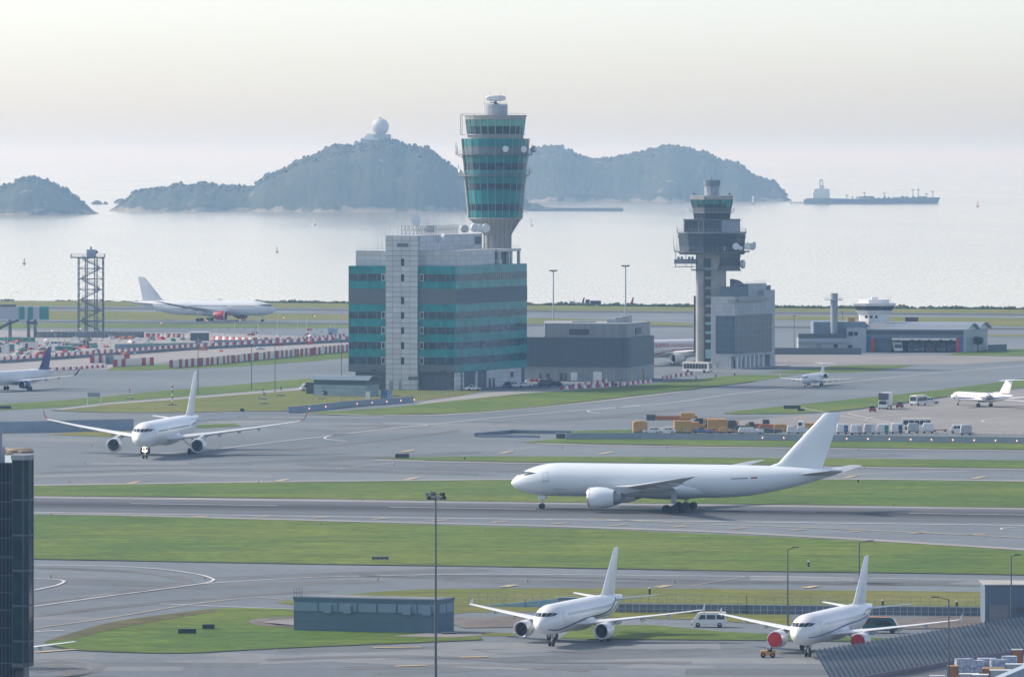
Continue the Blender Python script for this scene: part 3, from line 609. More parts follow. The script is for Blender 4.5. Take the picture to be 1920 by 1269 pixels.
        wing_mesh(q, st); q.build('tailplane', T.get('mat', wm_), root, True, 40)
        # engines
        E = S['eng']; r = E['d'] / 2; le = E['len']
        ey = sg * E['y']; ex = sn - E['s']; ez = E['z']
        q = MB(); q.lathe((ex, ey, ez), [(r * .84, -r * .95), (r * .83, -.25 * r), (r * .87, -.04 * r), (r * .93, .0), (r * .99, -.10 * r), (r * 1.06, -.3 * le), (r * 1.02, -.5 * le), (r * .82, -.74 * le), (r * .76, -.745 * le)], 28, axis='X', caps=(False, False))
        eng = q.build('engine', em, root, True, 50)
        q = MB(); q.lathe((ex + .012, ey, ez), [(r * .845, -.22 * r), (r * .875, -.04 * r), (r * .93, .012), (r * .995, -.10 * r), (r * 1.012, -.22 * r)], 28, axis='X', caps=(False, False)); q.build('intake_lip', S.get('lip', LIP), eng, True, 60)
        q = MB()
        if E.get('cover'):
            q.lathe((ex, ey, ez), [(.02, .06), (r * .55, .05), (r * .86, .02), (r * .9, -.04)], 24, axis='X', caps=(True, False)); q.build('intake_cover', REDC, eng, True, 40)
        else:
            q.lathe((ex, ey, ez), [(r * .86, -.62 * r), (r * .26, -.58 * r), (r * .22, -.5 * r), (.02, -.22 * r)], 24, axis='X', caps=(True, True)); q.build('fan', DARK, eng, True, 40)
        q = MB(); q.lathe((ex, ey, ez), [(r * .72, -.70 * le), (r * .66, -.82 * le), (r * .5, -.95 * le), (r * .36, -.96 * le), (.05, -1.08 * le)], 20, axis='X'); q.build('exhaust_cone', MGREY, eng, True, 50)
        q = MB()
        if E.get('rear'):
            q.hexa([(ex - .3 * le, sg * Rr * .6, ez - .12), (ex - .8 * le, sg * Rr * .6, ez - .12), (ex - .75 * le, sg * (E['y'] - r * .8), ez - .08), (ex - .35 * le, sg * (E['y'] - r * .8), ez - .08), (ex - .3 * le, sg * Rr * .6, ez + .16), (ex - .8 * le, sg * Rr * .6, ez + .16), (ex - .75 * le, sg * (E['y'] - r * .8), ez + .08), (ex - .35 * le, sg * (E['y'] - r * .8), ez + .08)])
        else:
            wz = zr + (E['y'] - Rr * .5) * dh; wx = sn - W['s'] - (E['y'] - Rr * .9) * tn; k = .17 * r
            q.loft([[(ex - .22 * le, ey - k * .5, ez + r * .98), (ex - .22 * le, ey + k * .5, ez + r * .98), (ex - .22 * le, ey + k * .5, ez + r * 1.05), (ex - .22 * le, ey - k * .5, ez + r * 1.05)],
                    [(ex - .5 * le, ey - k, ez + r * .7), (ex - .5 * le, ey + k, ez + r * .7), (wx - .05, ey + k, max(wz + .1, ez + r * 1.1)), (wx - .05, ey - k, max(wz + .1, ez + r * 1.1))],
                    [(ex - 1.05 * le, ey - k, ez + r * .45), (ex - 1.05 * le, ey + k, ez + r * .45), (wx - W['ck'] * .45, ey + k, wz - .05), (wx - W['ck'] * .45, ey - k, wz - .05)],
                    [(wx - W['ck'] * .7, ey - k * .4, wz - .35), (wx - W['ck'] * .7, ey + k * .4, wz - .35), (wx - W['ck'] * .7, ey + k * .4, wz - .1), (wx - W['ck'] * .7, ey - k * .4, wz - .1)]])
        q.build('pylon', wm_ if not E.get('rear') else bm_, root, True, 30)
        # main gear
        Gm = S['gear']; gx = sn - Gm['s']; gy = sg * Gm['y']; wr = Gm['r']; bog = Gm['bogie']
        q = MB(); q.tube((gx, gy, wr), (gx - .1, gy, zr - .1), .16 * wr / .55, n=8); q.tube((gx, gy * .97, wr * 2.2), (gx, gy * .55, zr - .2), .09, n=6)
        if len(bog) > 1: q.tube((gx + bog[0], gy, wr), (gx + bog[-1], gy, wr), .14, n=6)
        gear = q.build('landing_gear', STEEL, root, True)
        for bx_ in bog:
            for sd_ in (-1, 1):
                q = MB(); q.lathe((gx + bx_, gy + sd_ * Gm['w'], wr), [(wr * .45, -wr * .32), (wr * .92, -wr * .34), (wr, -wr * .2), (wr, wr * .2), (wr * .92, wr * .34), (wr * .45, wr * .32)], 18, axis='Y'); q.build('wheel', DARK, gear, True, 40)
        q = MB(); q.box((gx - .05, gy + sg * .28, wr * 2 + (zr - wr * 2) * .5), (Gm['r'] * 1.5, .05, (zr - wr * 2) * .75)); q.build('gear_door', wm_, gear)
    # fin
    Fn = S['fin']; q = MB(); z0 = zc + Rr * .72; tf = math.tan(R(Fn['sweep'])); hh = Fn['top'] - z0
    st = []
    if Fn.get('dorsal'): st.append((sn - Fn['s'] + Fn['dorsal'], 0, z0 + .06 * hh * 0, Fn['cr'] + Fn['dorsal'], .05))
    st += [(sn - Fn['s'] - t * hh * tf, 0, z0 + t * hh, Fn['cr'] + (Fn['ct'] - Fn['cr']) * t, .10) for t in (.12, .5, .985)]
    st.append((sn - Fn['s'] - hh * tf - Fn['ct'] * .12, 0, z0 + hh, Fn['ct'] * .84, .07))
    wing_mesh(q, st, True); q.build('fin', fm, root, True, 40)
    # nose gear
    N = S['nose']; wr = N['r']; q = MB(); q.tube((0, 0, wr), (-.15, 0, zc - Rr * .7), .1 * wr / .4, n=8); q.tube((-.05, 0, wr * 2.6), (-N.get('brace', 1.2), 0, zc - Rr * .85), .06, n=5)
    q.tube((0, -.3, wr), (0, .3, wr), .07, n=6); gear = q.build('nose_gear', STEEL, root, True)
    for sd_ in (-1, 1):
        q = MB(); q.lathe((0, sd_ * N['w'], wr), [(wr * .45, -wr * .3), (wr * .92, -wr * .32), (wr, -wr * .18), (wr, wr * .18), (wr * .92, wr * .32), (wr * .45, wr * .3)], 16, axis='Y'); q.build('wheel', DARK, gear, True, 40)
        q = MB(); q.box((-.1, sd_ * .45 * D / 5, zc - Rr - .25 * D / 5), (1.1 * D / 5, .04, .6 * D / 5)); q.build('gear_door', bm_, gear)
    if S.get('lights'):
        for yy in (-.28, .28):
            q = MB(); q.lathe((.32, yy, wr * 3.4), [(.02, -.05), (.16, -.04), (.17, .02), (.05, .06)], 10, axis='X'); q.build('landing_light', LAMPH, gear, True)
    return root, patch, surf
def face(a):  return R(a)
# white freighter rolling on the runway
p0 = G(1016, 953.5); wb_dir = math.atan2(math.sin(R(13)), -math.cos(R(13)))
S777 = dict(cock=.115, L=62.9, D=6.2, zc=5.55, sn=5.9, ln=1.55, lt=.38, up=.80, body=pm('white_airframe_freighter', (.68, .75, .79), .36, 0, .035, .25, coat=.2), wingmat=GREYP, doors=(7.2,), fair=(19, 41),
    wing=dict(span=64.0, s=19.5, cr=12.6, ck=7.6, ct=2.2, sweep=33.5, dih=6.2, tip='rake', fair=(.3, .45, .62, .78)), flex=.5,
    tail=dict(span=21.5, s=54.2, cr=7.2, ct=2.6, sweep=37, z=6.9, dih=7), eng=dict(d=3.75, y=9.7, s=17.0, z=2.75, len=6.6), fin=dict(s=49.7, cr=9.3, ct=3.0, sweep=43, top=18.5, dorsal=2.5),
    gear=dict(s=32.2, y=5.5, r=.67, w=.55, bogie=(1.45, 0, -1.45)), nose=dict(r=.54, w=.36))
S777['finmat'] = S777['body']; S777['engmat'] = S777['body']
r777, patch, surf = aircraft('cargo_airplane', 'large plain white twin engine freighter rolling along the runway with its nose to the left', 'airplane', p0, wb_dir, S777)
patch('flag_mark', RED, 46.2, 47.4, 8, 14); patch('registration_mark', DGREY, 42.5, 45.6, 9, 12); patch('service_hatch', MGREY, 33.4, 34.0, 8, 14); patch('cargo_hatch_line', DGREY, 8.8, 11.2, -32, -31)
patch('door_sill_line', DGREY, 6.6, 8.0, -2, -.5)
# wide-body taxiing towards the camera
def aim(d): return math.atan2(-math.cos(R(d)), -math.sin(R(d)))       # nose to the camera, turned d degrees to the left of the picture
A330 = dict(L=60.5, D=5.64, zc=5.2, sn=6.7, body=WHITE, wingmat=pm('light_grey_wing_paint', (.66, .68, .70), .4, 0, .04, .4), win=(8, 50), winmat=MGREY, doors=(5.8, 18, 40, 52), fair=(18, 36),
    wing=dict(span=57.6, s=18.6, cr=10.4, ck=7.0, ct=2.3, sweep=31.5, dih=5.6, tip='canted', wl=2.2, wlmat=pm('faded_red_winglet', (.42, .10, .10), .4), fair=(.42, .56, .7)), flex=.9,
    tail=dict(span=19.4, s=50.5, cr=5.6, ct=2.1, sweep=33, z=6.3, dih=6), eng=dict(d=3.05, y=9.4, s=16.3, z=2.45, len=5.6), fin=dict(s=48.2, cr=8.2, ct=3.0, sweep=41, top=17.3, dorsal=2),
    gear=dict(s=30.5, y=5.35, r=.68, w=.55, bogie=(.95, -.95)), nose=dict(r=.52, w=.36), lights=True)
r330, patch, surf = aircraft('passenger_airplane', 'wide white airliner with red winglet tips taxiing towards the camera with nose lights on', 'airplane', G(272, 860), aim(9.5), A330)
# two parked business airliners
A319 = dict(L=33.84, D=4.0, zc=3.65, sn=5.07, vs=1.03, body=WHITE, wingmat=pm('pale_wing_paint', (.70, .72, .73), .4, 0, .04, .4), win=(6.5, 26), winmat=STEEL, doors=(5.0, 26.6), fair=(10.2, 20.5), ln=1.25, lt=.37,
    wing=dict(span=33.6, s=10.6, cr=6.0, ck=3.9, ct=1.5, sweep=27.5, dih=5.3, tip='fence', wl=.75, fair=(.36, .55, .75)), flex=.35,
    tail=dict(span=12.45, s=27.6, cr=3.9, ct=1.4, sweep=31, z=4.7, dih=6), eng=dict(d=2.2, y=5.75, s=8.7, z=1.88, len=4.3), fin=dict(s=25.2, cr=5.9, ct=1.9, sweep=40, top=11.8, dorsal=1.6),
    gear=dict(s=16.1, y=3.8, r=.58, w=.46, bogie=(0,)), nose=dict(r=.38, w=.25), group=None)
SWEEP = pm('grey_brown_livery_stripe', (.10, .085, .085), .4, 0, .1, 1)
rA, patch, surf = aircraft('business_airplane', 'parked white jet with a dark curved stripe along its belly and open black engine intakes', 'airplane', G(1034, 1211), aim(20), A319)
def stripe(root, surf, pts, wd, mat, nm='livery_stripe', sides=(0, 1)):
    sp = spline(pts, 6)
    for sgn in sides:
        q = MB(); vs = []
        for s, a in sp:
            for k in (-1, 1):
                b = R(a) + k * wd / 2; vs.append(surf(s, b if not sgn else math.pi - b, .022))
        q.add(vs, [(2 * i, 2 * i + 1, 2 * i + 3, 2 * i + 2) for i in range(len(sp) - 1)]); q.build(nm, mat, root)
stripe(rA, surf, [(1.2, -38), (4, -38), (8, -26), (12, -14), (16, -10), (20, -8), (24, 2), (27, 22), (29, 44)], .12, SWEEP)
stripe(rA, surf, [(14, -14), (20, -16), (25, -12), (28, 4), (30, 26), (31.2, 60)], .09, pm('gold_livery_stripe', (.28, .22, .16), .4, 0, .1, 1))
A319b = dict(A319); A319b['eng'] = dict(A319['eng'], cover=True); A319b['winmat'] = WHITE2
rB, patch, surf = aircraft('business_airplane', 'parked white jet with red covers over both engine intakes', 'airplane', G(1515, 1231), aim(20), A319b)
stripe(rB, surf, [(1.4, -22), (6, -20), (11, -12), (16, -2), (22, 2), (27, 4)], .075, BLUE)
patch('registration_mark', DGREY, 24.4, 25.6, 16, 20)
# wing tip of an airliner hidden behind the glass tower on the left
# twin with red engines beyond
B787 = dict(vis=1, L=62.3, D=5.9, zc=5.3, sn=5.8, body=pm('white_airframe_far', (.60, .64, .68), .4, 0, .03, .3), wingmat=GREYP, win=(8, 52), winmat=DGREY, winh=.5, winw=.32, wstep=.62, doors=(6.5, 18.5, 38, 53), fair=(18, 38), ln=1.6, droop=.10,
    wing=dict(span=57.5, s=19, cr=11, ck=7.0, ct=1.9, sweep=34, dih=6, tip='rake', fair=(.4, .6)), flex=1.6,
    tail=dict(span=19.8, s=52, cr=6, ct=2.2, sweep=36, z=6.5, dih=6), eng=dict(d=3.5, y=9.8, s=17.2, z=2.55, len=6.2), fin=dict(s=48.8, cr=9.4, ct=3.0, sweep=41, top=17.4, dorsal=2),
    gear=dict(s=31.0, y=4.9, r=.65, w=.55, bogie=(.8, -.8)), nose=dict(r=.5, w=.34), engmat=RED)
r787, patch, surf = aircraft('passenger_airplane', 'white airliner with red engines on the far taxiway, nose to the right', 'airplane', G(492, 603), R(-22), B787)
# purple tailed single aisle, half out of the frame
A320 = dict(A319); A320.update(L=37.6, sn=5.07, win=(6.5, 30), doors=(5, 30.5), fair=(12, 22.5), body=WHITE, finmat=PURPLE, engmat=PURPLE, winmat=WHITE2,
    wing=dict(A319['wing'], s=12.2, tip='shark', wl=2.2, wlmat=PURPLE), tail=dict(A319['tail'], s=31.2), fin=dict(A319['fin'], s=28.6), eng=dict(A319['eng'], s=10.3), gear=dict(A319['gear'], s=17.7))
q0 = G(40, 731.5); hd = aim(27); fw = Vector((math.cos(hd), math.sin(hd), 0))
rP, patch, surf = aircraft('passenger_airplane', 'white airliner with a purple tail fin and purple engines, half out of the left edge', 'airplane', q0 + fw * 12.6 + Vector((-1, 0, 0)), hd, A320)
# regional jet and business jet on the right
CRJ = dict(L=26.8, D=2.69, zc=2.3, sn=3.3, body=pm('silver_white_airframe', (.70, .72, .74), .35, 0, .03, .4), win=(4.5, 18), wstep=.8, winh=.3, winw=.26, winmat=MGREY, doors=(4.2,), fair=(10, 17), ln=1.5, lt=.34,
    wing=dict(span=20.6, s=10.6, cr=4.4, ck=2.9, ct=1.2, sweep=27, dih=2.5, tip='canted', wl=1.15, z=1.55, fair=(.3, .45, .6, .75)), flex=.1,
    tail=dict(span=6.3, s=24.6, cr=2.1, ct=1.1, sweep=32, z=6.1, dih=0), eng=dict(d=1.35, y=2.15, s=18.0, z=2.75, len=3.4, rear=True), fin=dict(s=20.9, cr=4.2, ct=2.4, sweep=42, top=6.2),
    gear=dict(s=14.6, y=1.9, r=.42, w=.3, bogie=(0,)), nose=dict(r=.24, w=.18))
rC, patch, surf = aircraft('regional_airplane', 'small white jet with a high tail taxiing before the fire station', 'airplane', G(1510, 725.5), aim(17), CRJ)
GLF = dict(CRJ); GLF.update(L=26.9, D=2.45, zc=2.45, sn=2.9, body=WHITE, win=(5.5, 15), wstep=1.4, winh=.36, winw=.5, winmat=DGREY, lt=.4, doors=(4.2,),
    wing=dict(span=22.4, s=11.2, cr=5.4, ck=3.4, ct=1.6, sweep=29, dih=3, tip='canted', wl=1.5, z=1.75), tail=dict(span=9.7, s=24.3, cr=2.9, ct=1.4, sweep=32, z=7.3, dih=0),
    fin=dict(s=20.6, cr=4.6, ct=3.0, sweep=40, top=7.35), eng=dict(d=1.6, y=2.25, s=16.0, z=3.0, len=4.4, rear=True), gear=dict(s=14.6, y=2.05, r=.42, w=.3, bogie=(0,)))
rG, patch, surf = aircraft('business_airplane', 'small white private jet with a blue belly and high tail parked on the right apron', 'airplane', G(1796, 759.5), math.atan2(.84, -.54), GLF)
stripe(rG, surf, [(2, -22), (8, -20), (16, -20), (21, -10), (25, 10)], .34, BLUE)
rH, patch, surf = aircraft('business_airplane', 'white jet beyond the right edge, only an upturned wing tip showing', 'airplane', Vector((PX(1972, 1655), 1655, 0)), aim(0), dict(GLF, finmat=WHITE))
# airliner behind the control buildings
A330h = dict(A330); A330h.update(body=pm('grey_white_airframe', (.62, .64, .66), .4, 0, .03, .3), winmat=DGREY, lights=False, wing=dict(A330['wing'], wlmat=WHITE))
hdg = math.atan2(-.64, -.77); fw = Vector((math.cos(hdg), math.sin(hdg), 0))
nose = Vector((PX(1150, 2004), 2004, 0))
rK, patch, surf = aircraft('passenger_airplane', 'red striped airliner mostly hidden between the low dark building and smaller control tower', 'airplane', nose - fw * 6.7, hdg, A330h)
stripe(rK, surf, [(10, -60), (14, -44), (18, -24), (22, -12), (28, -6), (36, -8)], .12, RED, sides=(0, 1))
for txt, s0, ht in (('香港航空', 15.0, 1.15), ('HONGKONG AIRLINES', 21.8, 1.05)):
    for sgn in (1,):
        cu = bpy.data.curves.new('airline_name', 'FONT'); cu.body = txt; cu.size = ht * 1.35; cu.extrude = .01; to = bpy.data.objects.new('tmp', cu)
        dg = bpy.data.objects.new('x', cu); col.objects.link(dg); bpy.context.view_layer.update(); me = bpy.data.meshes.new_from_object(dg.evaluated_get(bpy.context.evaluated_depsgraph_get())); bpy.data.objects.remove(dg); bpy.data.objects.remove(to)
        for v in me.vertices:
            s_, h_ = s0 + v.co.x, v.co.y; a = R(14) + h_ / (A330['D'] / 2); p = surf(s_, a, .03 + v.co.z); v.co = p
        me.materials.clear(); me.materials.append(RED); o = bpy.data.objects.new('airline_name', me); col.objects.link(o); o.parent = rK
rL, patch, surf = aircraft('passenger_airplane', 'airliner hidden behind the left glass tower, only a white wing tip showing', 'airplane', (0, 0, 0), aim(12), dict(A319, wing=dict(A319['wing'], tip='', s=10.6)))
tipw = Vector((PX(143, 813), 813, 0)); rot = Matrix.Rotation(aim(12), 3, 'Z'); tl = rot @ Vector((5.07 - 10.6 - (16.8 - 1.8) * math.tan(R(27.5)) - .7, 16.8, 0)); rL.location = tipw - tl
# ------------------------------------------------------------------ buildings
TEAL = grid_mat('teal_spandrel_glass', (.012, .23, .245), (.03, .13, .14), 1.5, 50, .25, .07, .10, 'D', spec=.3, cell=.22, ch=2.15)
TEALW = grid_mat('dark_teal_window_glass', (.018, .055, .075), (.04, .06, .07), 1.3, 60, .12, .07, .35, 'D', cell=.55, ch=2.1)
TEALW2 = grid_mat('mid_teal_window_glass', (.010, .072, .10), (.02, .09, .11), 1.5, 60, .15, .07, .3, 'D', cell=.4, ch=2.1)
CLAD = grid_mat('pale_cladding', (.50, .525, .55), (.13, .15, .17), 3.1, 1.45, .5, .12, .05, 'D')
CLADW = grid_mat('white_cladding', (.50, .52, .54), (.24, .27, .30), 2.6, 1.3, .5, .09, .05, 'D')
BAND = pm('grey_concrete_band', (.12, .145, .165), .8, 0, .14, .6, stretch=(1, 1, 3))
RIB = grid_mat('ribbed_dark_cladding', (.085, .11, .135), (.06, .08, .10), .55, 60, .6, .12, .07, 'D')
RIBL = grid_mat('ribbed_light_cladding', (.27, .29, .31), (.17, .19, .21), .9, 60, .6, .1, .05, 'D')
SHAFT = grid_mat('fluted_concrete', (.30, .29, .28), (.20, .20, .20), 1.25, 40, .85, .2, .07, 'X')
GRID2 = grid_mat('dark_blue_curtain_wall', (.045, .085, .12), (.14, .18, .21), 1.3, 2.05, .25, .09, .12, 'D')
STONE = grid_mat('pale_stone_cladding', (.36, .39, .42), (.18, .21, .25), 1.35, 1.35, .55, .07, .06, 'D')
def tinted(name, c, k=.72):
    if name in MATS: return MATS[name]
    m = bpy.data.materials.new(name); m.use_nodes = True; nt = m.node_tree; b = nt.nodes['Principled BSDF']; b.inputs['Base Color'].default_value = (c[0] * .2, c[1] * .2, c[2] * .2, 1); b.inputs['Roughness'].default_value = .08
    t = nd(nt, 'ShaderNodeBsdfTransparent'); t.inputs[0].default_value = (*c, 1); mx = nd(nt, 'ShaderNodeMixShader'); mx.inputs[0].default_value = k
    nt.links.new(b.outputs[0], mx.inputs[1]); nt.links.new(t.outputs[0], mx.inputs[2]); nt.links.new(mx.outputs[0], nt.nodes['Material Output'].inputs[0]); MATS[name] = m; return m
TINT = tinted('green_tinted_glass', (.62, .84, .82), .78)
def ngon(c, r, n, a0=0.0): return [(c[0] + r * math.cos(a0 + 2 * math.pi * i / n), c[1] + r * math.sin(a0 + 2 * math.pi * i / n)) for i in range(n)]
def frustum(mb, c, r0, r1, z0, z1, n=24, mi=0, a0=0.0):
    mb.loft([[(x, y, z0) for x, y in ngon(c, r0, n, a0)], [(x, y, z1) for x, y in ngon(c, r1, n, a0)]], mi)
def rail(mb, pts, h=1.1, z=0.0, step=2.0, r=.035, closed=False, rows=2):
    pp = [Vector((p[0], p[1], p[2] if len(p) > 2 else z)) for p in pts]
    if closed: pp.append(pp[0])
    for a, b in zip(pp, pp[1:]):
        n = max(1, round((b - a).length / step))
        for i in range(n + (b is pp[-1] and not closed)):
            p = a + (b - a) * i / n; mb.tube(p, p + Vector((0, 0, h)), r, n=4)
        for k in range(rows): o = Vector((0, 0, h * (1 - k * .5))); mb.tube(a + o, b + o, r * .8, n=4)
def dish(name, root, c, r, d, mat=WHITE2, drum=0.0):
    """round microwave dish at c facing d"""
    mb = MB(root.location if root else None); d = Vector(d).normalized(); c = Vector(c); u = d.orthogonal().normalized(); w_ = d.cross(u)
    ring = lambda rr, o: [c + d * o + (u * math.cos(t) + w_ * math.sin(t)) * rr for t in [2 * math.pi * i / 16 for i in range(16)]]
    if drum: mb.loft([ring(r * .35, -drum * 1.2), ring(r, -drum * .7), ring(r, drum * .3), ring(r * .97, drum * .32)])
    else: mb.loft([ring(r * .12, -.34 * r), ring(r * .6, -.22 * r), ring(r, .0), ring(r * .98, .03), ring(r * .6, -.17 * r), ring(r * .1, -.28 * r)])
    if not drum:
        mb.tube(c - d * .3 * r, c + d * .55 * r, .03 * r + .02); mb.tube(c - d * .3 * r, c - d * .35 * r - Vector((0, 0, r * 1.2)), .05 * r + .03)
    else: mb.tube(c - d * drum, c - d * (drum + .5) - Vector((0, 0, r)), .06)
    return mb.build(name, mat, root, True, 40)

# --- office block with teal glass bands
C0 = Vector((PX(854.5, 1800), 1800, 0)); Le = Vector((PX(653.5, 1808), 1808, 0)); Re = Vector((PX(988, 1848), 1848, 0)); Be = Le + (Re - C0)
FL, FR = Wall(Le, C0), Wall(C0, Re)
ob = thing('office_building', 'big office block with teal glass bands and a grey stair core below the tall tower', 'building', (C0.x, C0.y, 0))
O = ob.location.copy()
def zz(v): return 51.3 - v * .04373
mb = MB(O); mb.prism([(p.x, p.y) for p in (Le, C0, Re, Be)], 5.1, 34.9); mb.build('wall', TEAL, ob)
ul, ur = FL.u(724.8), FL.u(784)
mb = MB(O); q = [FL.at(1.8, -.9), FL.at(FL.len - .4, -.9), FR.at(FR.len - .6, -.5), Be + Vector((0, -2, 0))]; mb.prism([(p.x, p.y) for p in q], 0, 5.08); mb.build('ground_floor', RIB, ob)
def band(w_, u0, u1, z0, z1, mat, name, o=.05, mull=0, root=ob, mm=None):
    mb = MB(root.location); w_.slab(mb, u0, u1, z0, z1, -.2, o); b = mb.build(name, mat, root)
    if mull:
        mb = MB(root.location); n = max(1, round((u1 - u0) / mull))
        for i in range(n + 1): x = u0 + (u1 - u0) * i / n; w_.slab(mb, max(u0, x - .05), min(u1, x + .05), z0, z1, o, o + .07)
        w_.slab(mb, u0, u1, z1 - .06, z1, o, o + .06); mb.build('window_frame', mm or MGREY, b)
    return b
WB = [(425, 472), (668, 715), (765, 812), (863, 910), (960, 1008)]
for a, b in WB:
    band(FL, .15, ul - .1, zz(b), zz(a), TEALW, 'ribbon_window', .05, 2.6); band(FL, ur + .2, FL.len - .25, zz(b), zz(a), TEALW, 'ribbon_window', .05, 2.6)
    for u0 in (ul - 1.5, ur + .5):   # framed opening light beside the core
        mb = MB(O); FL.slab(mb, u0, u0 + 1.15, zz(b) + .05, zz(a) - .05, .05, .17); o_ = mb.build('opening_light', WHITE2, ob); mb = MB(O); FL.slab(mb, u0 + .12, u0 + 1.03, zz(b) + .2, zz(a) - .2, .17, .19); mb.build('pane', TEALW, o_)
    band(FR, .3, FR.len - .25, zz(b) - .0, zz(a), TEALW2, 'ribbon_window', .05, 1.5, mm=pm('teal_mullion', (.05, .16, .18), .4))
for (z0, z1) in ((zz(620), zz(521)),):
    band(FL, .05, ul - .05, z0, z1, BAND, 'concrete_band', .1); band(FL, ur + .05, FL.len + .1, z0, z1, BAND, 'concrete_band', .1); band(FR, .1, FR.len, z0, z1, BAND, 'concrete_band', .1)
band(FL, .05, ul - .05, 5.05, 7.2, BAND, 'concrete_band', .12); band(FL, ur + .05, FL.len - .02, 5.05, 7.2, BAND, 'concrete_band', .12)
mb = MB(O)
for u0, v in ((6.6, 1045), (7.6, 1045), (ur + 6.6, 1050), (ur + 7.5, 1050)): FL.slab(mb, u0, u0 + .45, zz(v) - .25, zz(v) + .25, .12, .2)
mb.build('vent_pipe', DARK, ob)
# stair core
mb = MB(O); FL.slab(mb, ul, ur, 0, 43.4, -3, .85); core = mb.build('stair_core', CLAD, ob)
for a, b in ((327, 373), (427, 472), (572, 620), (672, 715), (768, 812), (865, 910), (962, 1008)):
    mb = MB(O); u0, u1 = FL.u(753.4), FL.u(759.2); FL.slab(mb, u0, u1, zz(b), zz(a), .8, .88); mb.build('slit_window', GLASSD, core)
mb = MB(O); FL.slab(mb, FL.u(746), FL.u(767), zz(252), zz(228), .8, .95); mb.build('louvre', BAND, core)
mb = MB(O); FL.slab(mb, FL.u(767), FL.u(786), zz(1108), zz(1085), .8, .95); mb.build('louvre', BAND, core)
for pxa, pxb in ((731.5, 739), (749.5, 754.5)):
    mb = MB(O); FL.slab(mb, FL.u(pxa), FL.u(pxb), .05, 2.6, .84, .92); mb.build('door', MGREY, core)
# set-back white storey, plant room, roof edge
mb = MB(O); a = FL.at(FL.u(664.8), -1.2); b = FL.at(FL.len, -1.6) + FR.d * 1.0; c = FR.at(FR.u(936), -1.4); d = FR.at(FR.len - 1, -1.4)
mb.prism([(p.x, p.y) for p in (a, b, c, c + (Be - Re) * .8, a + (Re - C0) * .8)], 34.92, 39.2); mb.build('upper_storey', CLADW, ob)
W2 = Wall(b, d); mb = MB(O); uc = W2.u(936)
W2.slab(mb, uc - .01, W2.len, 38.5, 39.2, -9, 0)
for px in (938, 955, 960, 974.5): W2.slab(mb, W2.u(px) - .45, W2.u(px) + .45, 34.9, 38.5, -.7, 0)
W2.slab(mb, W2.u(938), W2.u(953), 34.9, 38.5, -8.6, -8); W2.slab(mb, W2.u(941), W2.u(951), 34.9, 36.4, -3, -1.5); mb.build('roof_frame', CLADW, ob)
mb = MB(O); a = FL.at(ul, -.6); b = FL.at(FL.u(787), -.6); e = b + FR.d * 40
W3 = Wall(b, e); c = W3.at(W3.u(904)); mb.prism([(p.x, p.y) for p in (a, b, c, c + (Be - Re) * .35, a + (Re - C0) * .6)], 39.22, 43.6); pent = mb.build('plant_room', CLADW, ob)
mb = MB(O); W3.slab(mb, W3.u(890), W3.u(902), 40.6, 42.7, 0, .08); mb.build('louvre', BAND, pent)
mb = MB(O); p = [FL.at(FL.u(666), -1.5), FL.at(ul - .3, -1.5)]; rail(mb, [(q.x, q.y, 39.2) for q in p], 1.0, step=1.5); p = [FL.at(FL.u(790), -2.2), W2.at(2, -.5), W2.at(W2.len, -.5)]; rail(mb, [(q.x, q.y, 39.2) for q in p], 1.0, step=1.8); mb.build('roof_railing', STEEL, ob)
mb = MB(O)   # antenna rack on the plant room
p1, p2, p3 = FL.at(FL.u(750), -1.6), W3.at(.5, -1.2), W3.at(W3.u(866), -1.2)
for q1, q2 in ((p1, p2), (p2, p3)):
    n = int((q2 - q1).length / 1.3) + 1
    for i in range(n + 1):
        p = q1 + (q2 - q1) * i / n; mb.tube((p.x, p.y, 43.6), (p.x, p.y, 46.2), .10, n=4)
        if i < n: r_ = q1 + (q2 - q1) * (i + 1) / n; mb.tube((p.x, p.y, 43.7), (r_.x, r_.y, 46.1), .08, n=4)
    for z in (43.9, 45, 46.2): mb.tube((q1.x, q1.y, z), (q2.x, q2.y, z), .07, n=4)
mb.build('antenna_rack', MGREY, ob)
for px, y0, y1 in ((708, 470, 431), (716, 470, 431), (723, 470, 431), (731, 441, 421), (746, 438, 420), (764.5, 425, 404), (799, 425, 411), (804, 425, 411)):
    mb = MB(O); Yq = 1812; mb.tube((PX(px, Yq), Yq, PZ(y0, Yq) - 1), (PX(px, Yq), Yq, PZ(y1, Yq)), .09, .05, n=5)
    if y1 in (404, 411): 
        for k in (0, .9): mb.tube((PX(px - 4, Yq), Yq, PZ(y1 + 3, Yq) - k), (PX(px + 4, Yq), Yq, PZ(y1 + 3, Yq) - k), .05, n=4)
    mb.build('antenna_mast', STEEL, ob)
def dpx(px, py, Y): return (PX(px, Y), Y, PZ(py, Y))
dish('dish_antenna', ob, dpx(779.5, 413.5, 1813), 1.75, (.55, -.8, .15)); dish('dish_antenna', ob, dpx(822, 446, 1815), 1.9, (-.35, -.75, .75))
for px, py, r_ in ((802, 429, 1.1), (811, 429, 1.15), (871.5, 429, 1.15), (891, 427, 1.3), (901, 428, 1.2), (911, 428, 1.25)): dish('microwave_drum', ob, dpx(px, py, 1815), r_, (.45 if px > 880 else .2, -.9, 0), WHITE2 if px > 880 or px < 812 else STEEL, .7)
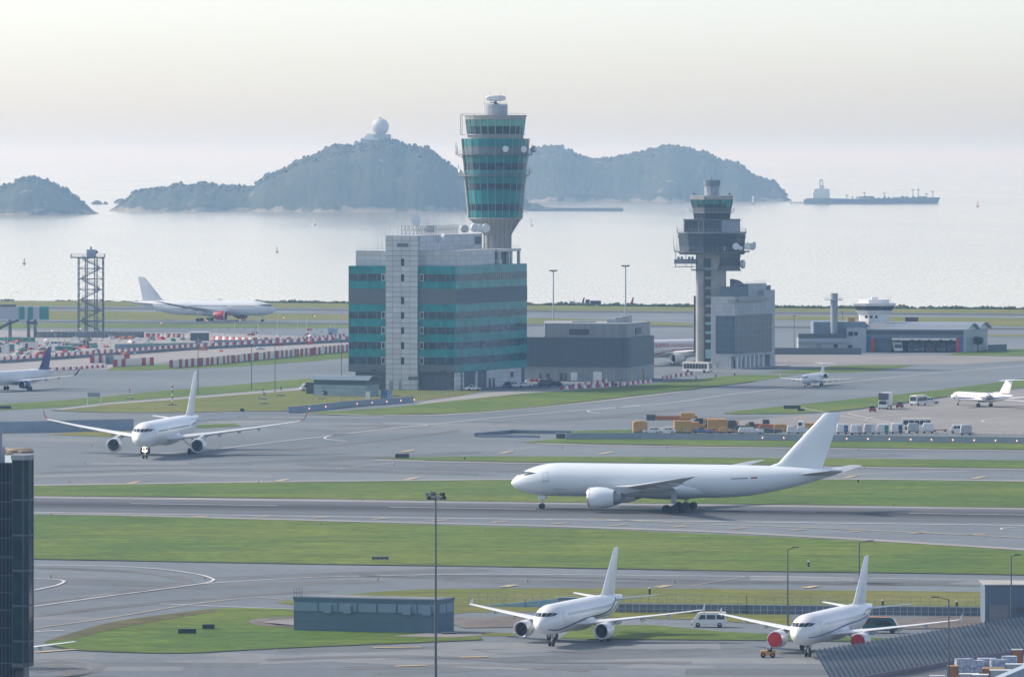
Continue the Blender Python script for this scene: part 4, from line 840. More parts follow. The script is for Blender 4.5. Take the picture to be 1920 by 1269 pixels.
# ground floor details on the right face
for pa, pb, mt in ((845, 864.5, CLADW), (868, 870.5, CLADW), (892.5, 896, CLADW), (913.5, 978, CLADW)):
    mb = MB(O); FR.slab(mb, max(.1, FR.u(pa)), FR.u(pb), 0, 5.0, -.49, -.1); mb.build('pier' if pb - pa < 6 else 'wall_panel', mt, ob)
for pa, pb in ((917, 921), (924, 928)):
    mb = MB(O); FR.slab(mb, FR.u(pa), FR.u(pb), 0, 2.6, -.1, -.03); mb.build('door', DGREY, ob)
for pa, pb, z0, z1 in ((958, 963, 2.4, 4),): mb = MB(O); FR.slab(mb, FR.u(pa), FR.u(pb), z0, z1, -.1, -.03); mb.build('window', GLASSD, ob)

# --- tall control tower
def z1f(v): return 89.12 - v * .04074
T1 = Vector((PX(929, 1852), 1852, 0)); t1 = thing('control_tower', 'tall control tower with flaring teal glass body and a rotating radar on top', 'control tower', T1)
c = (0, 0)
def fr(root, name, mat, r0, r1, z0, z1, n=24, smooth=False, cc=c): mb = MB(); frustum(mb, cc, r0, r1, z0, z1, n); return mb.build(name, mat, root, smooth)
gr = lambda z: 7.72 + (z - 47.98) * (2.12 / 22.9)
fr(t1, 'shaft', SHAFT, 4.0, 4.0, 0, 43.2, 16, cc=(.6, 0))
mb = MB(); mb.loft([[(x + .6, y, 43.2) for x, y in ngon(c, 4.0, 24)], [(x + .3, y, 45.2) for x, y in ngon(c, 5.2, 24)], [(x, y, 47.6) for x, y in ngon(c, 7.55, 24)], [(x, y, 48.0) for x, y in ngon(c, 7.8, 24)]]); mb.build('flared_neck', SHAFT, t1)
mb = MB()
for i in range(12):
    a = 2 * math.pi * (i + .5) / 12; mb.tube((4.02 * math.cos(a) + .6, 4.02 * math.sin(a), 36), (4.05 * math.cos(a) + .6, 4.05 * math.sin(a), 43.3), .22, n=4); mb.tube((4.05 * math.cos(a) + .6, 4.05 * math.sin(a), 43.3), (7.5 * math.cos(a), 7.5 * math.sin(a), 47.7), .22, n=4)
mb.build('rib', CONC, t1)
TEALC = pm('teal_tower_spandrel', (.010, .19, .20), .22, 0, .12, .3)
glass = fr(t1, 'glass_body', TEALC, gr(48), gr(70.9), 48, 70.9)
fr(t1, 'bottom_lip', CONC, 7.9, 7.95, 47.75, 48.1)
for a, b in ((957, 910), (812, 765), (668, 620)):
    z0, z1 = z1f(a), z1f(b); fr(t1, 'ribbon_window', TEALW, gr(z0) + .03, gr(z1) + .03, z0, z1)
fr(t1, 'concrete_band', pm('grey_teal_band', (.12, .16, .185), .4, 0, .1, .5), gr(z1f(560)) + .03, gr(z1f(500)) + .03, z1f(560), z1f(500))
mb = MB()
for i in range(24):
    a = 2 * math.pi * i / 24; p, q = (gr(48) + .07), (gr(70.9) + .07); mb.tube((p * math.cos(a), p * math.sin(a), 48), (q * math.cos(a), q * math.sin(a), 70.9), .07, n=4)
mb.build('mullions', STEEL, t1)
mb = MB(); a0, a1 = math.pi * .93, math.pi * 1.09      # pale service strip up the left side
mb.loft([[((gr(z) + o) * math.cos(a), (gr(z) + o) * math.sin(a), z) for a, o in ((a0, .08), (a1, .08), (a1, .5), (a0, .5))] for z in (48.2, 70.9)]); mb.build('service_strip', pm('cream_cladding', (.55, .53, .48), .6, 0, .08, 1), t1)
for zb, rb, nm in ((66.2, 11.1, 'balcony'), (60.1, 10.3, 'balcony')):
    mb = MB(); frustum(mb, (-.5, 0), rb, rb, zb, zb + .28); bo = mb.build(nm, CONCD, t1); mb = MB(); rail(mb, [(x, y, zb + .28) for x, y in ngon((-.5, 0), rb - .1, 24)], 1.2, step=1.4, closed=True, rows=3); mb.build('railing', STEEL, bo)
    mb = MB()
    for i in range(24): a = 2 * math.pi * i / 24; mb.tube(((rb - .3) * math.cos(a) - .5, (rb - .3) * math.sin(a), zb), ((gr(zb) - .05) * math.cos(a), (gr(zb) - .05) * math.sin(a), zb - 1.0), .06, n=4)
    mb.build('bracket', STEEL, bo)
for x, y, z, r_, d, dr in ((2.95, -10.4, 67.9, .9, (.15, -1, 0), .4), (8.2, -7.0, 67.8, .95, (.5, -.85, 0), .4), (11.3, -1.5, 67.9, .95, (.9, -.3, 0), .9), (10.2, -2.5, 61.3, .6, (.8, -.5, 0), .5), (-10.5, -2.5, 61.6, .6, (-.9, -.3, 0), .3)): dish('microwave_dish', t1, Vector((x, y, z)) + T1, r_, d, WHITE2 if x != 11.3 else STEEL, dr)
for x, y, z, h in ((-11.4, -1, 66.5, 3.4), (-11.0, -2, 66.5, 2), (10.6, -1, 66.4, 3), (-10.6, -1.5, 60.3, 3), (9.8, 0, 60.3, 2.6)): mb = MB(); mb.tube((x, y, z), (x, y, z + h), .08, n=5); mb.tube((x - .5, y, z + h * .6), (x + .5, y, z + h * .6), .05, n=4); mb.build('aerial', DGREY, t1)
mb = MB()    # caged ladder on the left
for s_ in (-.35, .35): mb.tube((-8.8 + 0, s_ - 1.5, 47.0), (-11.0, s_ - 1.5, 60.2), .06, n=4); mb.tube((-9.7, s_ - 1.5, 47.0), (-11.9 + .6, s_ - 1.5, 60.2), .05, n=4)
for i in range(28): t = i / 27; x = -8.8 - 2.2 * t; z = 47 + 13.2 * t; mb.tube((x, -1.85, z), (x, -1.15, z), .04, n=4); mb.tube((x, -1.85, z), (x - .8, -1.85, z), .04, n=4)
mb.build('ladder', STEEL, t1)
fr(t1, 'neck_ring', CONC, 8.1, 8.15, 70.9, 72.1); mb = MB(); frustum(mb, c, 8.9, 8.9, 72.0, 72.15); mb.build('walkway', STEEL, t1)
fr(t1, 'cab_core', DGREY, 7.6, 7.75, 72.1, 74.5); 
zc0, zc1, rc0, rc1 = 72.15, 76.4, 8.15, 8.62
for i in range(24):
    a, b = 2 * math.pi * i / 24, 2 * math.pi * (i + 1) / 24; mb = MB(); P = lambda t, r_, z: (r_ * math.cos(t), r_ * math.sin(t), z)
    mb.hexa([P(a, rc0 - .06, zc0), P(b, rc0 - .06, zc0), P(b, rc0, zc0), P(a, rc0, zc0), P(a, rc1 - .06, zc1), P(b, rc1 - .06, zc1), P(b, rc1, zc1), P(a, rc1, zc1)]); mb.build('cab_window', TINT, t1)
mb = MB()
for i in range(24): a = 2 * math.pi * i / 24; mb.tube((rc0 * math.cos(a), rc0 * math.sin(a), zc0), (rc1 * math.cos(a), rc1 * math.sin(a), zc1), .11 if i % 2 else .17, n=4)
mb.build('cab_mullions', STEEL, t1)
mb = MB(); frustum(mb, c, 8.75, 9.0, 76.4, 77.5); frustum(mb, c, 9.15, 9.15, 77.5, 77.65); mb.build('roof', CONC, t1)
mb = MB(); rail(mb, [(x, y, 77.65) for x, y in ngon(c, 8.9, 16)], .5, step=2.4, closed=True, rows=1); mb.build('roof_railing', DGREY, t1)
fr(t1, 'radar_drum', grid_mat('pale_drum_cladding', (.38, .41, .44), (.22, .24, .27), .8, 5, .5, .07, .05, 'X'), 3.5, 3.5, 77.65, 80.8, 20)
mb = MB(); rail(mb, [(x, y, 80.8) for x, y in ngon(c, 3.45, 14)], .35, step=1, closed=True, rows=1); mb.tube((0, 0, 80.8), (0, 0, 81.9), .5, .35, 8); mb.tube((-1.4, 0, 81.5), (1, 0, 80.9), .12, n=5); mb.build('radar_pedestal', DGREY, t1)
mb = MB()
mb.loft([[(2.95 * k * math.cos(t), .9 * k * math.sin(t), z) for t in [2 * math.pi * i / 24 for i in range(24)]] for k, z in ((.55, 81.75), (.9, 81.95), (1, 82.6), (.97, 83.0), (.7, 83.4), (.25, 83.55))]); mb.build('radar_antenna', WHITE2, t1, True, 40)
for px in (326, 366, 435, 475): mb = MB(); x = (px - 402) * .04074; mb.tube((x, -1, 77.6 if abs(x) > 2.5 else 80.8), (x, -1, 85.5), .05, .03, n=4); mb.build('whip_antenna', STEEL, t1)
mb = MB(); mb.path([(-8.8, -1.5, 72), (-10.1, -1.5, 72), (-10.1, -1.5, 77.9), (-8.9, -1.5, 77.9)], .07); mb.path([(-9.6, -1.5, 72), (-9.6, -1.5, 77.9)], .06)
for i in range(10): mb.tube((-10.1, -1.5, 72.4 + i * .55), (-9.6, -1.5, 72.4 + i * .55), .04, n=4)
mb.build('ladder', DGREY, t1)

# --- low building between the towers
P1 = Vector((PX(1179, 1869), 1869, 0)); P0 = Vector((PX(975, 1878), 1878, 0)); P2 = Vector((PX(1226.3, 1897), 1897, 0)); P3 = P0 + (P2 - P1)
lb = thing('low_building', 'low dark ribbed building with a pale roof storey between the two control towers', 'building', P1); O = P1.copy(); W1, W2 = Wall(P0, P1), Wall(P1, P2)
poly = [P0, W1.at(W1.len - 2.2), W1.at(W1.len - .6, -.5), W2.at(.9, -.3), W2.at(2.6), P2, P3]
ins = lambda k: [(p.x + (0 if k == 0 else 0), p.y + k) for p in poly]
mb = MB(O); mb.prism(ins(.25), 0, 4.2); gf = mb.build('ground_floor', RIBL, lb)
mb = MB(O); mb.prism(ins(0), 4.2, 12.8); mb.build('upper_wall', RIB, lb)
mb = MB(O); mb.prism(ins(-.12), 3.95, 4.2); mb.build('ledge', MGREY, lb)
mb = MB(O); a = W1.at(W1.u(1019), -1.2); mb.prism([(p.x, p.y) for p in (a, W1.at(W1.len - 3.2, -1.2), W1.at(W1.len - 1.2, -1.8), W2.at(1.6, -1.2), W2.at(W2.len - 1.5, -.8), P3 + Vector((4, 0, 0)), a + Vector((0, 26, 0)))], 12.82, 16.9); rs = mb.build('roof_storey', RIBL, lb)
W1b = Wall(W1.at(0, -1.2), W1.at(W1.len, -1.2))
for pa, pb, ya, yb in ((1067, 1104.5, 618, 627.5),): mb = MB(O); W1b.slab(mb, W1b.u(pa), W1b.u(pb), 13.6, 15.2, 0, .1); mb.build('louvre', DGREY, rs)
mb = MB(O); W2b = Wall(W2.at(0, -1.05), W2.at(W2.len, -1.05)); W2b.slab(mb, W2b.u(1191), W2b.u(1201), 13.6, 15.5, 0, .3); mb.build('louvre', DGREY, rs)
mb = MB(O)
for px, w_, h, d in ((1095, 7, .5, 6), (1145, 2.4, 1.2, 5), (1160, 2.0, 1.6, 6), (1175, 3.0, 1.9, 8), (1181, 1.2, 2.3, 7)): mb.box((PX(px, 1878 + d), 1878 + d, 16.9 + h / 2), (w_, 3, h))
mb.build('roof_plant', STEEL, lb)
for pa, pb, h in ((1011, 1015, 2.2), (1024, 1030, 2.3), (1049, 1055, 2.4), (1059, 1062, 2.4), (1206, 1208, 3)):
    mb = MB(O); w_ = W1 if pa < 1150 else W2; w_.slab(mb, w_.u(pa), w_.u(pb), 0, h, -.4, -.1 if w_ is W1 else .0); mb.build('door', DGREY, gf)
for pa, pb, z0, z1 in ((1070, 1082, .2, 2.6), (1112, 1128, .2, 2.9)): mb = MB(O); W1.slab(mb, W1.u(pa), W1.u(pb), z0, z1, -.4, -.12); mb.build('shutter', WHITE2, gf)
for pa in (1087, 1096): mb = MB(O); W1.slab(mb, W1.u(pa), W1.u(pa + 5), 1, 2.2, -.4, -.12); mb.build('window', MGREY, gf)
for pa in (1175, 1190): mb = MB(O); W2.slab(mb, max(.3, W2.u(pa + 10)), max(1.0, W2.u(pa + 14)), .2, 2.6, -.4, .0); mb.build('shutter', pm('faded_yellow_paint', (.36, .36, .18), .7), gf)

# --- smaller control tower on the right
Y2 = 1990.0; T2 = Vector((PX(1335, Y2), Y2, 0)); t2 = thing('control_tower', 'smaller dark control tower with stacked wider decks on a pale column', 'control tower', T2)
z2 = lambda v: 61.36 - v * .05096
ox = lambda v: (v - 309) * .05096
DK = grid_mat('dark_glass_panels', (.035, .055, .075), (.09, .12, .15), 1.25, 30, .2, .08, .2, 'X')
WG = grid_mat('pale_grid_panels', (.28, .32, .37), (.16, .20, .26), 1.0, .9, .4, .07, .05, 'X')
# column: lit round stair drum, dark window slot, right pier
mb = MB(); frustum(mb, (ox(237), .5), 1.35, 1.35, 0, 36, 18); mb.build('column', CONC, t2, True)
mb = MB(); mb.bx(ox(225), ox(258), .0, 5, 0, 36); mb.build('column_side', CONC, t2)
mb = MB(); mb.bx(ox(256), ox(302), .15, 5, 0, 36.5); mb.build('window_slot', DK, t2)
for k, v in enumerate((655, 717, 771, 826, 882, 932, 988, 1040)):
    mb = MB(); mb.bx(ox(255.5), ox(302), -.05, .5, z2(v + 8), z2(v - 8)); mb.build('spandrel', CONC if k < 5 else pm('pale_teal_panel', (.25, .50, .55), .4), t2)
mb = MB(); mb.bx(ox(256), ox(302), -.02, .5, z2(1145), z2(1090)); mb.build('spandrel', MATS['pale_teal_panel'], t2)
mb = MB(); mb.bx(ox(262), ox(268), -.2, .0, z2(1160), z2(610)); mb.build('downpipe', pm('rust_pipe', (.16, .07, .07), .7), t2)
mb = MB(); mb.bx(ox(302), ox(396), .3, 7, 0, 35.9); mb.build('pier', CONC, t2)
mb = MB(); mb.bx(ox(199), ox(216), 1.2, 4, z2(1112), z2(765)); mb.build('dark_fin', DGREY, t2)
# lower pod
mb = MB(); mb.loft([[(ox(222), -.8, z2(605)), (ox(345), -.8, z2(605)), (ox(345), 5, z2(605)), (ox(222), 5, z2(605))], [(ox(214), -1.4, z2(512)), (ox(362), -1.4, z2(512)), (ox(362), 6, z2(512)), (ox(214), 6, z2(512))]]); mb.build('lower_pod', CONC, t2)
mb = MB(); mb.bx(ox(256), ox(301), -1.25, -.9, z2(590), z2(514)); mb.build('window', TEALW2, t2)
mb = MB(); mb.bx(ox(360), ox(480), -1.2, 6, z2(580), z2(530)); mb.build('pod_window', DK, t2); mb = MB(); mb.bx(ox(358), ox(482), -1.4, 6.2, z2(530), z2(508)); mb.bx(ox(345), ox(484), -2.0, 6.4, z2(612), z2(600)); mb.bx(ox(360), ox(478), -1.1, 6, z2(600), z2(580)); mb.build('pod_frame', CONCD, t2)
mb = MB(); rail(mb, [(ox(185), 2, z2(605)), (ox(185), -2, z2(605)), (ox(260), -2.6, z2(605))], 2.2, step=.9, rows=3); mb.bx(ox(183), ox(262), -2.6, 2.5, z2(609), z2(603)); mb.build('lower_walkway', DGREY, t2)
dish('microwave_dish', t2, Vector((ox(499), -1.5, z2(570))) + T2, 1.3, (.92, -.4, 0), STEEL, .8)
mb = MB()   # cradle hung out on the left
mb.bx(ox(78), ox(210), -1.5, 2, z2(568), z2(540)); mb.bx(ox(78), ox(200), -1.5, 2, z2(588), z2(584))
for v in (88, 150): mb.tube((ox(v), -1.5, z2(588)), (ox(v), -1.5, z2(480)), .08, n=4); mb.tube((ox(v), 2, z2(588)), (ox(v), 2, z2(480)), .08, n=4)
for v in (105, 125, 170, 190): mb.box((ox(v), 0, z2(533)), (.7, 1.2, .8))
mb.build('service_cradle', pm('mauve_grey_steel', (.24, .25, .32), .6, .2, .12, 1), t2)
# main wide deck (twelve sided)
def deck(name, mat, r0, r1, va, vb, n=12, cx=0.0, yc=3.0): mb = MB(); frustum(mb, (cx, yc), r0, r1, z2(va), z2(vb), n, 0, math.pi / n); return mb.build(name, mat, t2)
deck('deck_floor', CONCD, 10.3, 11.0, 512, 494); deck('deck_glass', DK, 10.35, 10.9, 494, 376)
deck('deck_sill', DGREY, 10.75, 10.95, 412, 400); deck('deck_roof', MGREY, 11.15, 11.2, 382, 374)
mb = MB(); frustum(mb, (0, 3), 12.1, 12.1, z2(498), z2(492), 12, 0, math.pi / 12); w_ = mb.build('walkway', DGREY, t2); mb = MB(); rail(mb, [(x, y, z2(492)) for x, y in ngon((0, 3), 12.0, 12, math.pi / 12)], 1.4, step=1.5, closed=True, rows=3); mb.build('railing', STEEL, w_)
mb = MB(); rail(mb, [(x, y, z2(374)) for x, y in ngon((0, 3), 11.0, 12, math.pi / 12)], 1.1, step=1.4, closed=True); mb.build('deck_railing', STEEL, t2)
for v, y, vz, r_, d in ((450, -8.2, 460, 1.05, (.3, -.95, 0)), (478, -7.4, 470, .65, (.3, -.95, 0)), (523, -4.6, 460, 1.1, (.45, -.9, 0)), (556, -1.5, 463, 1.1, (.6, -.8, 0)), (570, 1, 455, 1.0, (.9, -.3, 0))): dish('microwave_dish', t2, Vector((ox(v), y, z2(vz))) + T2, r_, d, WHITE2 if v < 530 else STEEL, .55)
mb = MB(); mb.tube((ox(95), 0, z2(480)), (ox(95), 0, z2(330)), .08, n=4); mb.tube((ox(75), 1, z2(480)), (ox(75), 1, z2(400)), .08, n=4); mb.bx(ox(377), ox(385), -8.5, -8, z2(486), z2(460)); mb.build('aerial', STEEL, t2)
mb = MB(); mb.bx(ox(137), ox(365), -4.5, 9, z2(374), z2(302)); mb.build('upper_storey', DK, t2)
mb = MB(); mb.bx(ox(365), ox(478), -4.6, 9, z2(374), z2(302)); mb.build('pale_storey', WG, t2)
mb = MB(); mb.bx(ox(133), ox(482), -4.9, 9.3, z2(302), z2(296)); mb.build('storey_roof', CONCD, t2)
mb = MB(); mb.path([(ox(225), -4.6, z2(374)), (ox(225), -4.6, z2(310)), (ox(255), -4.6, z2(305)), (ox(255), -4.6, z2(374))], .08)
for k in range(8): mb.tube((ox(240), -4.6, z2(374 - k * 8)), (ox(252), -4.6, z2(374 - k * 8)), .05, n=4)
mb.build('ladder', STEEL, t2)
deck('cab_base', DK, 6.0, 6.3, 298, 258, 8, 0, 2); deck('cab_walkway', MGREY, 6.9, 6.9, 258, 252, 8, 0, 2); deck('cab_sill', DGREY, 6.3, 6.55, 252, 222, 8, 0, 2)
mb = MB(); rail(mb, [(x, y, z2(252)) for x, y in ngon((0, 2), 7.4, 8, math.pi / 8)], 1.0, step=1.5, closed=True); mb.build('cab_railing', STEEL, t2)
for i in range(8):
    for k in range(2):
        v0, v1 = ngon((0, 2), 6.5, 8, math.pi / 8), ngon((0, 2), 6.95, 8, math.pi / 8); j = (i + 1) % 8
        L2 = lambda p, q, t: (p[0] + (q[0] - p[0]) * t, p[1] + (q[1] - p[1]) * t); a, b = L2(v0[i], v0[j], k / 2), L2(v0[i], v0[j], k / 2 + .5); c_, d_ = L2(v1[i], v1[j], k / 2 + .5), L2(v1[i], v1[j], k / 2)
        mb = MB(); za, zb_ = z2(222), z2(177); s_ = .985
        sh = lambda p: (p[0] * s_, (p[1] - 2) * s_ + 2)
        mb.hexa([(*sh(a), za), (*sh(b), za), (*b, za), (*a, za), (*sh(d_), zb_), (*sh(c_), zb_), (*c_, zb_), (*d_, zb_)]); mb.build('cab_window', TINT, t2)
mb = MB()
for i in range(8):
    for k in (0, .5): p, q = L2(ngon((0, 2), 6.52, 8, math.pi / 8)[i], ngon((0, 2), 6.52, 8, math.pi / 8)[(i + 1) % 8], k), L2(ngon((0, 2), 6.97, 8, math.pi / 8)[i], ngon((0, 2), 6.97, 8, math.pi / 8)[(i + 1) % 8], k); mb.tube((*p, z2(222)), (*q, z2(177)), .16 if k == 0 else .1, n=4)
mb.build('cab_mullions', DGREY, t2)
deck('cab_consoles', DGREY, 4.5, 4.5, 222, 208, 8, 0, 2)
deck('cab_roof', CONC, 6.95, 7.1, 177, 153, 8, 0, 2); deck('radar_drum', WG, 2.35, 2.35, 153, 95, 12, 0, 2); deck('drum_ring', pm('blue_grey_ring', (.17, .21, .26), .6, 0, .1, 1), 2.6, 2.75, 95, 58, 12, 0, 2)
mb = MB(); mb.tube((0, 2, z2(60)), (0, 2, z2(34)), .12, .06, n=5); mb.build('aerial', DGREY, t2)
mb = MB()
for v in (200, 416): mb.tube((ox(v), 0, z2(153)), (ox(v), 0, z2(143)), .1, n=4); mb.box((ox(v), 0, z2(141)), (.7, .4, .3))
mb.build('floodlight', DARK, t2)
# its office wing
A_ = Vector((PX(1333, 1983), 1983, 0)); B_ = Vector((PX(1377.5, 1980), 1980, 0)); C_ = Vector((PX(1452.8, 2006), 2006, 0)); D_ = A_ + (C_ - B_)
ow = thing('tower_annex', 'pale square office wing with a dark glass wall beside the smaller control tower', 'building', B_); O = B_.copy(); V1, V2 = Wall(A_, B_), Wall(B_, C_)
z3 = lambda v: PZ(320 + v / 3.254, 1980)
mb = MB(O); mb.prism([(p.x, p.y) for p in (A_, B_, C_, D_)], 3.9, 22.3); mb.build('wall', STONE, ow)
mb = MB(O); ii = [V1.at(.0, 0), V1.at(V1.len - 1.2, 0), V1.at(V1.len - 1.2, -1.2), V2.at(1, -1.6), V2.at(V2.len - 3.5, -1.6), V2.at(V2.len - 3.5, 0), C_, D_]; mb.prism([(p.x, p.y) for p in ii], 0, 3.9); gf = mb.build('ground_floor', STONE, ow)
mb = MB(O); V1.slab(mb, V1.u(1342), V1.len, z3(1118), z3(885), -.1, .12); V2.slab(mb, 0.0, V2.u(1446.5), z3(1118), z3(882), -.1, .12); mb.build('curtain_wall', GRID2, ow)
for px in (1383.5, 1391, 1399, 1407, 1415, 1423, 1432): mb = MB(O); u = V2.u(px); V2.slab(mb, u - .35, u + .35, 0, 3.9, -.7, .0); mb.build('column', WHITE2, ow)
for px in (1384, 1397, 1411): mb = MB(O); u = V2.u(px + 3); V2.slab(mb, u - .9, u + .9, .1, 2.9, -1.6, -1.52); mb.build('glass_door', GLASSD, ow)
mb = MB(O); V1.slab(mb, V1.u(1342), V1.u(1348), .1, 2.3, 0, .06); mb.build('door', MGREY, ow)
mb = MB(O); V2.slab(mb, .6, V2.u(1434), z3(798), z3(780), -.1, 1.2); V1.slab(mb, V1.u(1366), V1.len + .6, z3(800), z3(782), -.1, 1.0); mb.build('canopy', MGREY, ow)
mb = MB(O); mb.prism([(p.x, p.y) for p in (V2.at(V2.u(1432), .05), C_ + Vector((0, -.05, 0)), D_, V2.at(V2.u(1432), -9))], 22.3, 24.0); mb.build('stair_block', STONE, ow)
q = [V1.at(V1.u(1347), -2), V1.at(V1.len - 1, -2), V2.at(2.5, -1.8), V2.at(V2.u(1444), -1.8), D_ + Vector((6, -2, 0))]
mb = MB(O); mb.prism([(p.x, p.y) for p in q], 22.32, 25.4); mb.build('roof_storey', pm('blue_grey_sheet', (.08, .12, .16), .5, .2, .1, .6), ow)
mb = MB(O); V2.slab(mb, V2.u(1412), V2.u(1446), 22.3, 26.1, -4, -1.7); mb.build('pale_roof_block', STONE, ow)
mb = MB(O); rail(mb, [(V2.at(3, -1.9).x, V2.at(3, -1.9).y, 25.4), (V2.at(V2.u(1446), -1.9).x, V2.at(V2.u(1446), -1.9).y, 26.1)], 1.0, step=1); mb.build('roof_railing', STEEL, ow)
mb = MB(O)   # dark quarter-round radar shield
pr = [(-3.6 + 0, 0)]; cx, cz = PX(1369, 1990), 25.4
pts = [(cx, cz), (cx, cz + 2.3)] + [(cx + 4.4 * math.sin(t), cz + 2.3 * math.cos(t)) for t in [math.pi / 2 * i / 8 for i in range(1, 9)]]
mb.profile(pts, 1989, 1991.2); mb.build('radar_shield', DGREY, ow)
mb = MB(O); V2.slab(mb, -1, V2.len + 6, .01, .28, 0, 2.6); V1.slab(mb, 0, V1.len + 1, .01, .28, 0, 1.5); mb.build('kerb_apron', CONC, ow)

# --- fire station
YF = 2152.0; f4 = lambda x: 1440 + x / 4; fz = lambda v: PZ(540 + v / 4, YF)
fs = thing('fire_station', 'blue grey airport fire station with barrel roofed garage, chimney and small lookout tower', 'fire station', (PX(1720, YF), YF, 0)); O = fs.location.copy()
BGW = grid_mat('blue_grey_wall', (.15, .20, .26), (.11, .15, .20), 2.2, 30, .6, .1, .06, 'X'); PGW = pm('pale_grey_wall', (.34, .38, .42), .6, 0, .06, .5)
xx = lambda v, Y=YF: PX(f4(v), Y)
Ga = Vector((xx(735), YF, 0)); Gb = Vector((xx(1462), YF - 4, 0)); Gc = Vector((PX(f4(1646), YF + 24), YF + 24, 0)); Gd = Ga + (Gc - Gb)
GF, GE = Wall(Ga, Gb), Wall(Gb, Gc)
u_ = lambda v: GF.u(f4(v))
ez = 7.4   # eaves
mb = MB(O)
for a, b in ((735, 768), (1438, 1462)): GF.slab(mb, u_(a), u_(b), 0, ez, -.6, 0)
GF.slab(mb, u_(768), u_(1438), 4.75, ez, -.6, 0); mb.build('front_wall', BGW, fs)
mb = MB(O); GF.slab(mb, u_(735), u_(1462), 5.9, 7.1, 0, .15); mb.build('dark_fascia', DGREY, fs)
mb = MB(O); GF.slab(mb, u_(768), u_(800), 0, 4.75, -.8, .1); mb.build('red_post', RED, fs); mb = MB(O); GF.slab(mb, u_(1410), u_(1440), 0, 4.75, -.8, .1); mb.build('red_post', RED, fs)
mb = MB(O); GF.slab(mb, u_(735), u_(762), .3, 5.2, 0, .12); GF.slab(mb, u_(1445), u_(1462), .3, 5.2, 0, .12); mb.build('blue_panel', BLUE, fs)
mb = MB(O); GF.slab(mb, u_(800), u_(920), 0, 4.7, -1.2, -.9); mb.build('shutter', RIB, fs)
mb = MB(O)
for w_, t in ((Wall(Gc, Gd), .3),): w_.slab(mb, 0, w_.len, 0, 3.2, -t, 0); w_.slab(mb, 0, w_.len, 4.8, ez, -t, 0)
mb.build('rear_wall', PGW, fs); mb = MB(O); Wall(Gd, Ga).slab(mb, .02, Wall(Gd, Ga).len - .6, 0, ez, -.3, 0); mb.build('side_wall', BGW, fs)
mb = MB(O); GE.slab(mb, 0.0, GE.len, 0, ez - .05, -.4, 0); ew = mb.build('end_wall', PGW, fs)
for a, b in ((.12, .42), (.55, .86)): mb = MB(O); GE.slab(mb, GE.len * a, GE.len * b, .1, 4.9, 0, .08); mb.build('shutter', RIBL, ew)
mb = MB(O)     # barrel vaults running along the building
half = GE.len / 2
for k in range(2):
    for i in range(9):
        t0, t1_ = i / 9, (i + 1) / 9; h0, h1 = math.sin(math.pi * t0) * 2.0, math.sin(math.pi * t1_) * 2.0
        s0, s1 = half * (k + t0), half * (k + t1_)
        P0_, P1_ = GE.at(s0), GE.at(s1); dv = -GF.d * (GF.len + .0); ov = GF.d * 1.5
        if k == 0 and i == 0: P0_ = P0_ + GF.n * .9
        vs = [P0_ + ov + Vector((0, 0, ez + h0)), P1_ + ov + Vector((0, 0, ez + h1)), P1_ + dv + Vector((0, 0, ez + h1)), P0_ + dv + Vector((0, 0, ez + h0))]
        mb.hexa(vs + [v + Vector((0, 0, .3)) for v in vs])
mb.build('barrel_roof', pm('standing_seam_roof', (.27, .31, .35), .45, .3, .07, .6), fs)
mb = MB(O)
for k in range(2):
    arc = [GE.at(half * (k + i / 10), .0, ez + math.sin(math.pi * i / 10) * 1.95) for i in range(11)]
    n = len(arc); o2 = GE.n * .3; mb.add([*arc, *[p + o2 for p in arc]], [tuple(range(n)), tuple(range(2 * n - 1, n - 1, -1))] + [(i, i + 1, n + i + 1, n + i) for i in range(n - 1)] + [(n - 1, 0, n, 2 * n - 1)])
mb.build('gable', pm('pale_roof_gable', (.55, .60, .64), .5), fs)
# block to the left, low front range, yard wall
mb = MB(O); mb.bx(xx(343), xx(730), YF + 2, YF + 22, 0, fz(255)); mb.build('rear_block', BGW, fs)
mb = MB(O); mb.bx(xx(590), xx(735), YF - 1.5, YF + 2, 0, fz(300)); mb.build('stair_block', PGW, fs)
for a, b, c_, d_ in ((600, 635, 360, 325), (645, 672, 355, 328), (597, 632, 452, 425)): mb = MB(O); mb.bx(xx(a), xx(b), YF - 1.6, YF - 1.45, fz(c_), fz(d_)); mb.build('window', GLASSD, fs)
mb = MB(O); mb.bx(xx(226), xx(590), YF - 2, YF + 10, 0, fz(376)); lr = mb.build('low_range', PGW, fs); mb = MB(O); mb.bx(xx(228), xx(588), YF - 1.8, YF + 10, fz(376), fz(342)); mb.build('dark_parapet', DGREY, fs)
mb = MB(O); mb.bx(xx(222), xx(592), YF - 3, YF - 2, fz(410), fz(402)); mb.build('canopy', MGREY, fs)
for a, b, mt in ((243, 285, PGW), (360, 398, MGREY), (490, 520, GLASSD), (300, 340, CONC)): mb = MB(O); mb.bx(xx(a), xx(b), YF - 2.1, YF - 1.95, .3, fz(418)); mb.build('door', mt, lr)
mb = MB(O); mb.tube((xx(497), YF + 1, 0), (xx(497), YF + 1, fz(60)), 1.25, n=10); mb.lathe((xx(497), YF + 1, fz(62)), [(1.3, 0), (1.3, 1.0)], 10); ch = mb.build('chimney', pm('chimney_steel', (.27, .30, .33), .5, .2, .06, 1), fs, True, 40)
mb = MB(O); mb.lathe((xx(492), YF + 1, fz(92)), [(3.2, 0), (3.2, .35)], 10); rail(mb, [(x, y, fz(88)) for x, y in ngon((xx(492), YF + 1), 3.1, 8)], 1.2, step=2, closed=True); mb.build('chimney_platform', STEEL, ch)
mb = MB(O)
for p in ngon((xx(812), YF + 14), 7.3, 8, math.pi / 8): pass
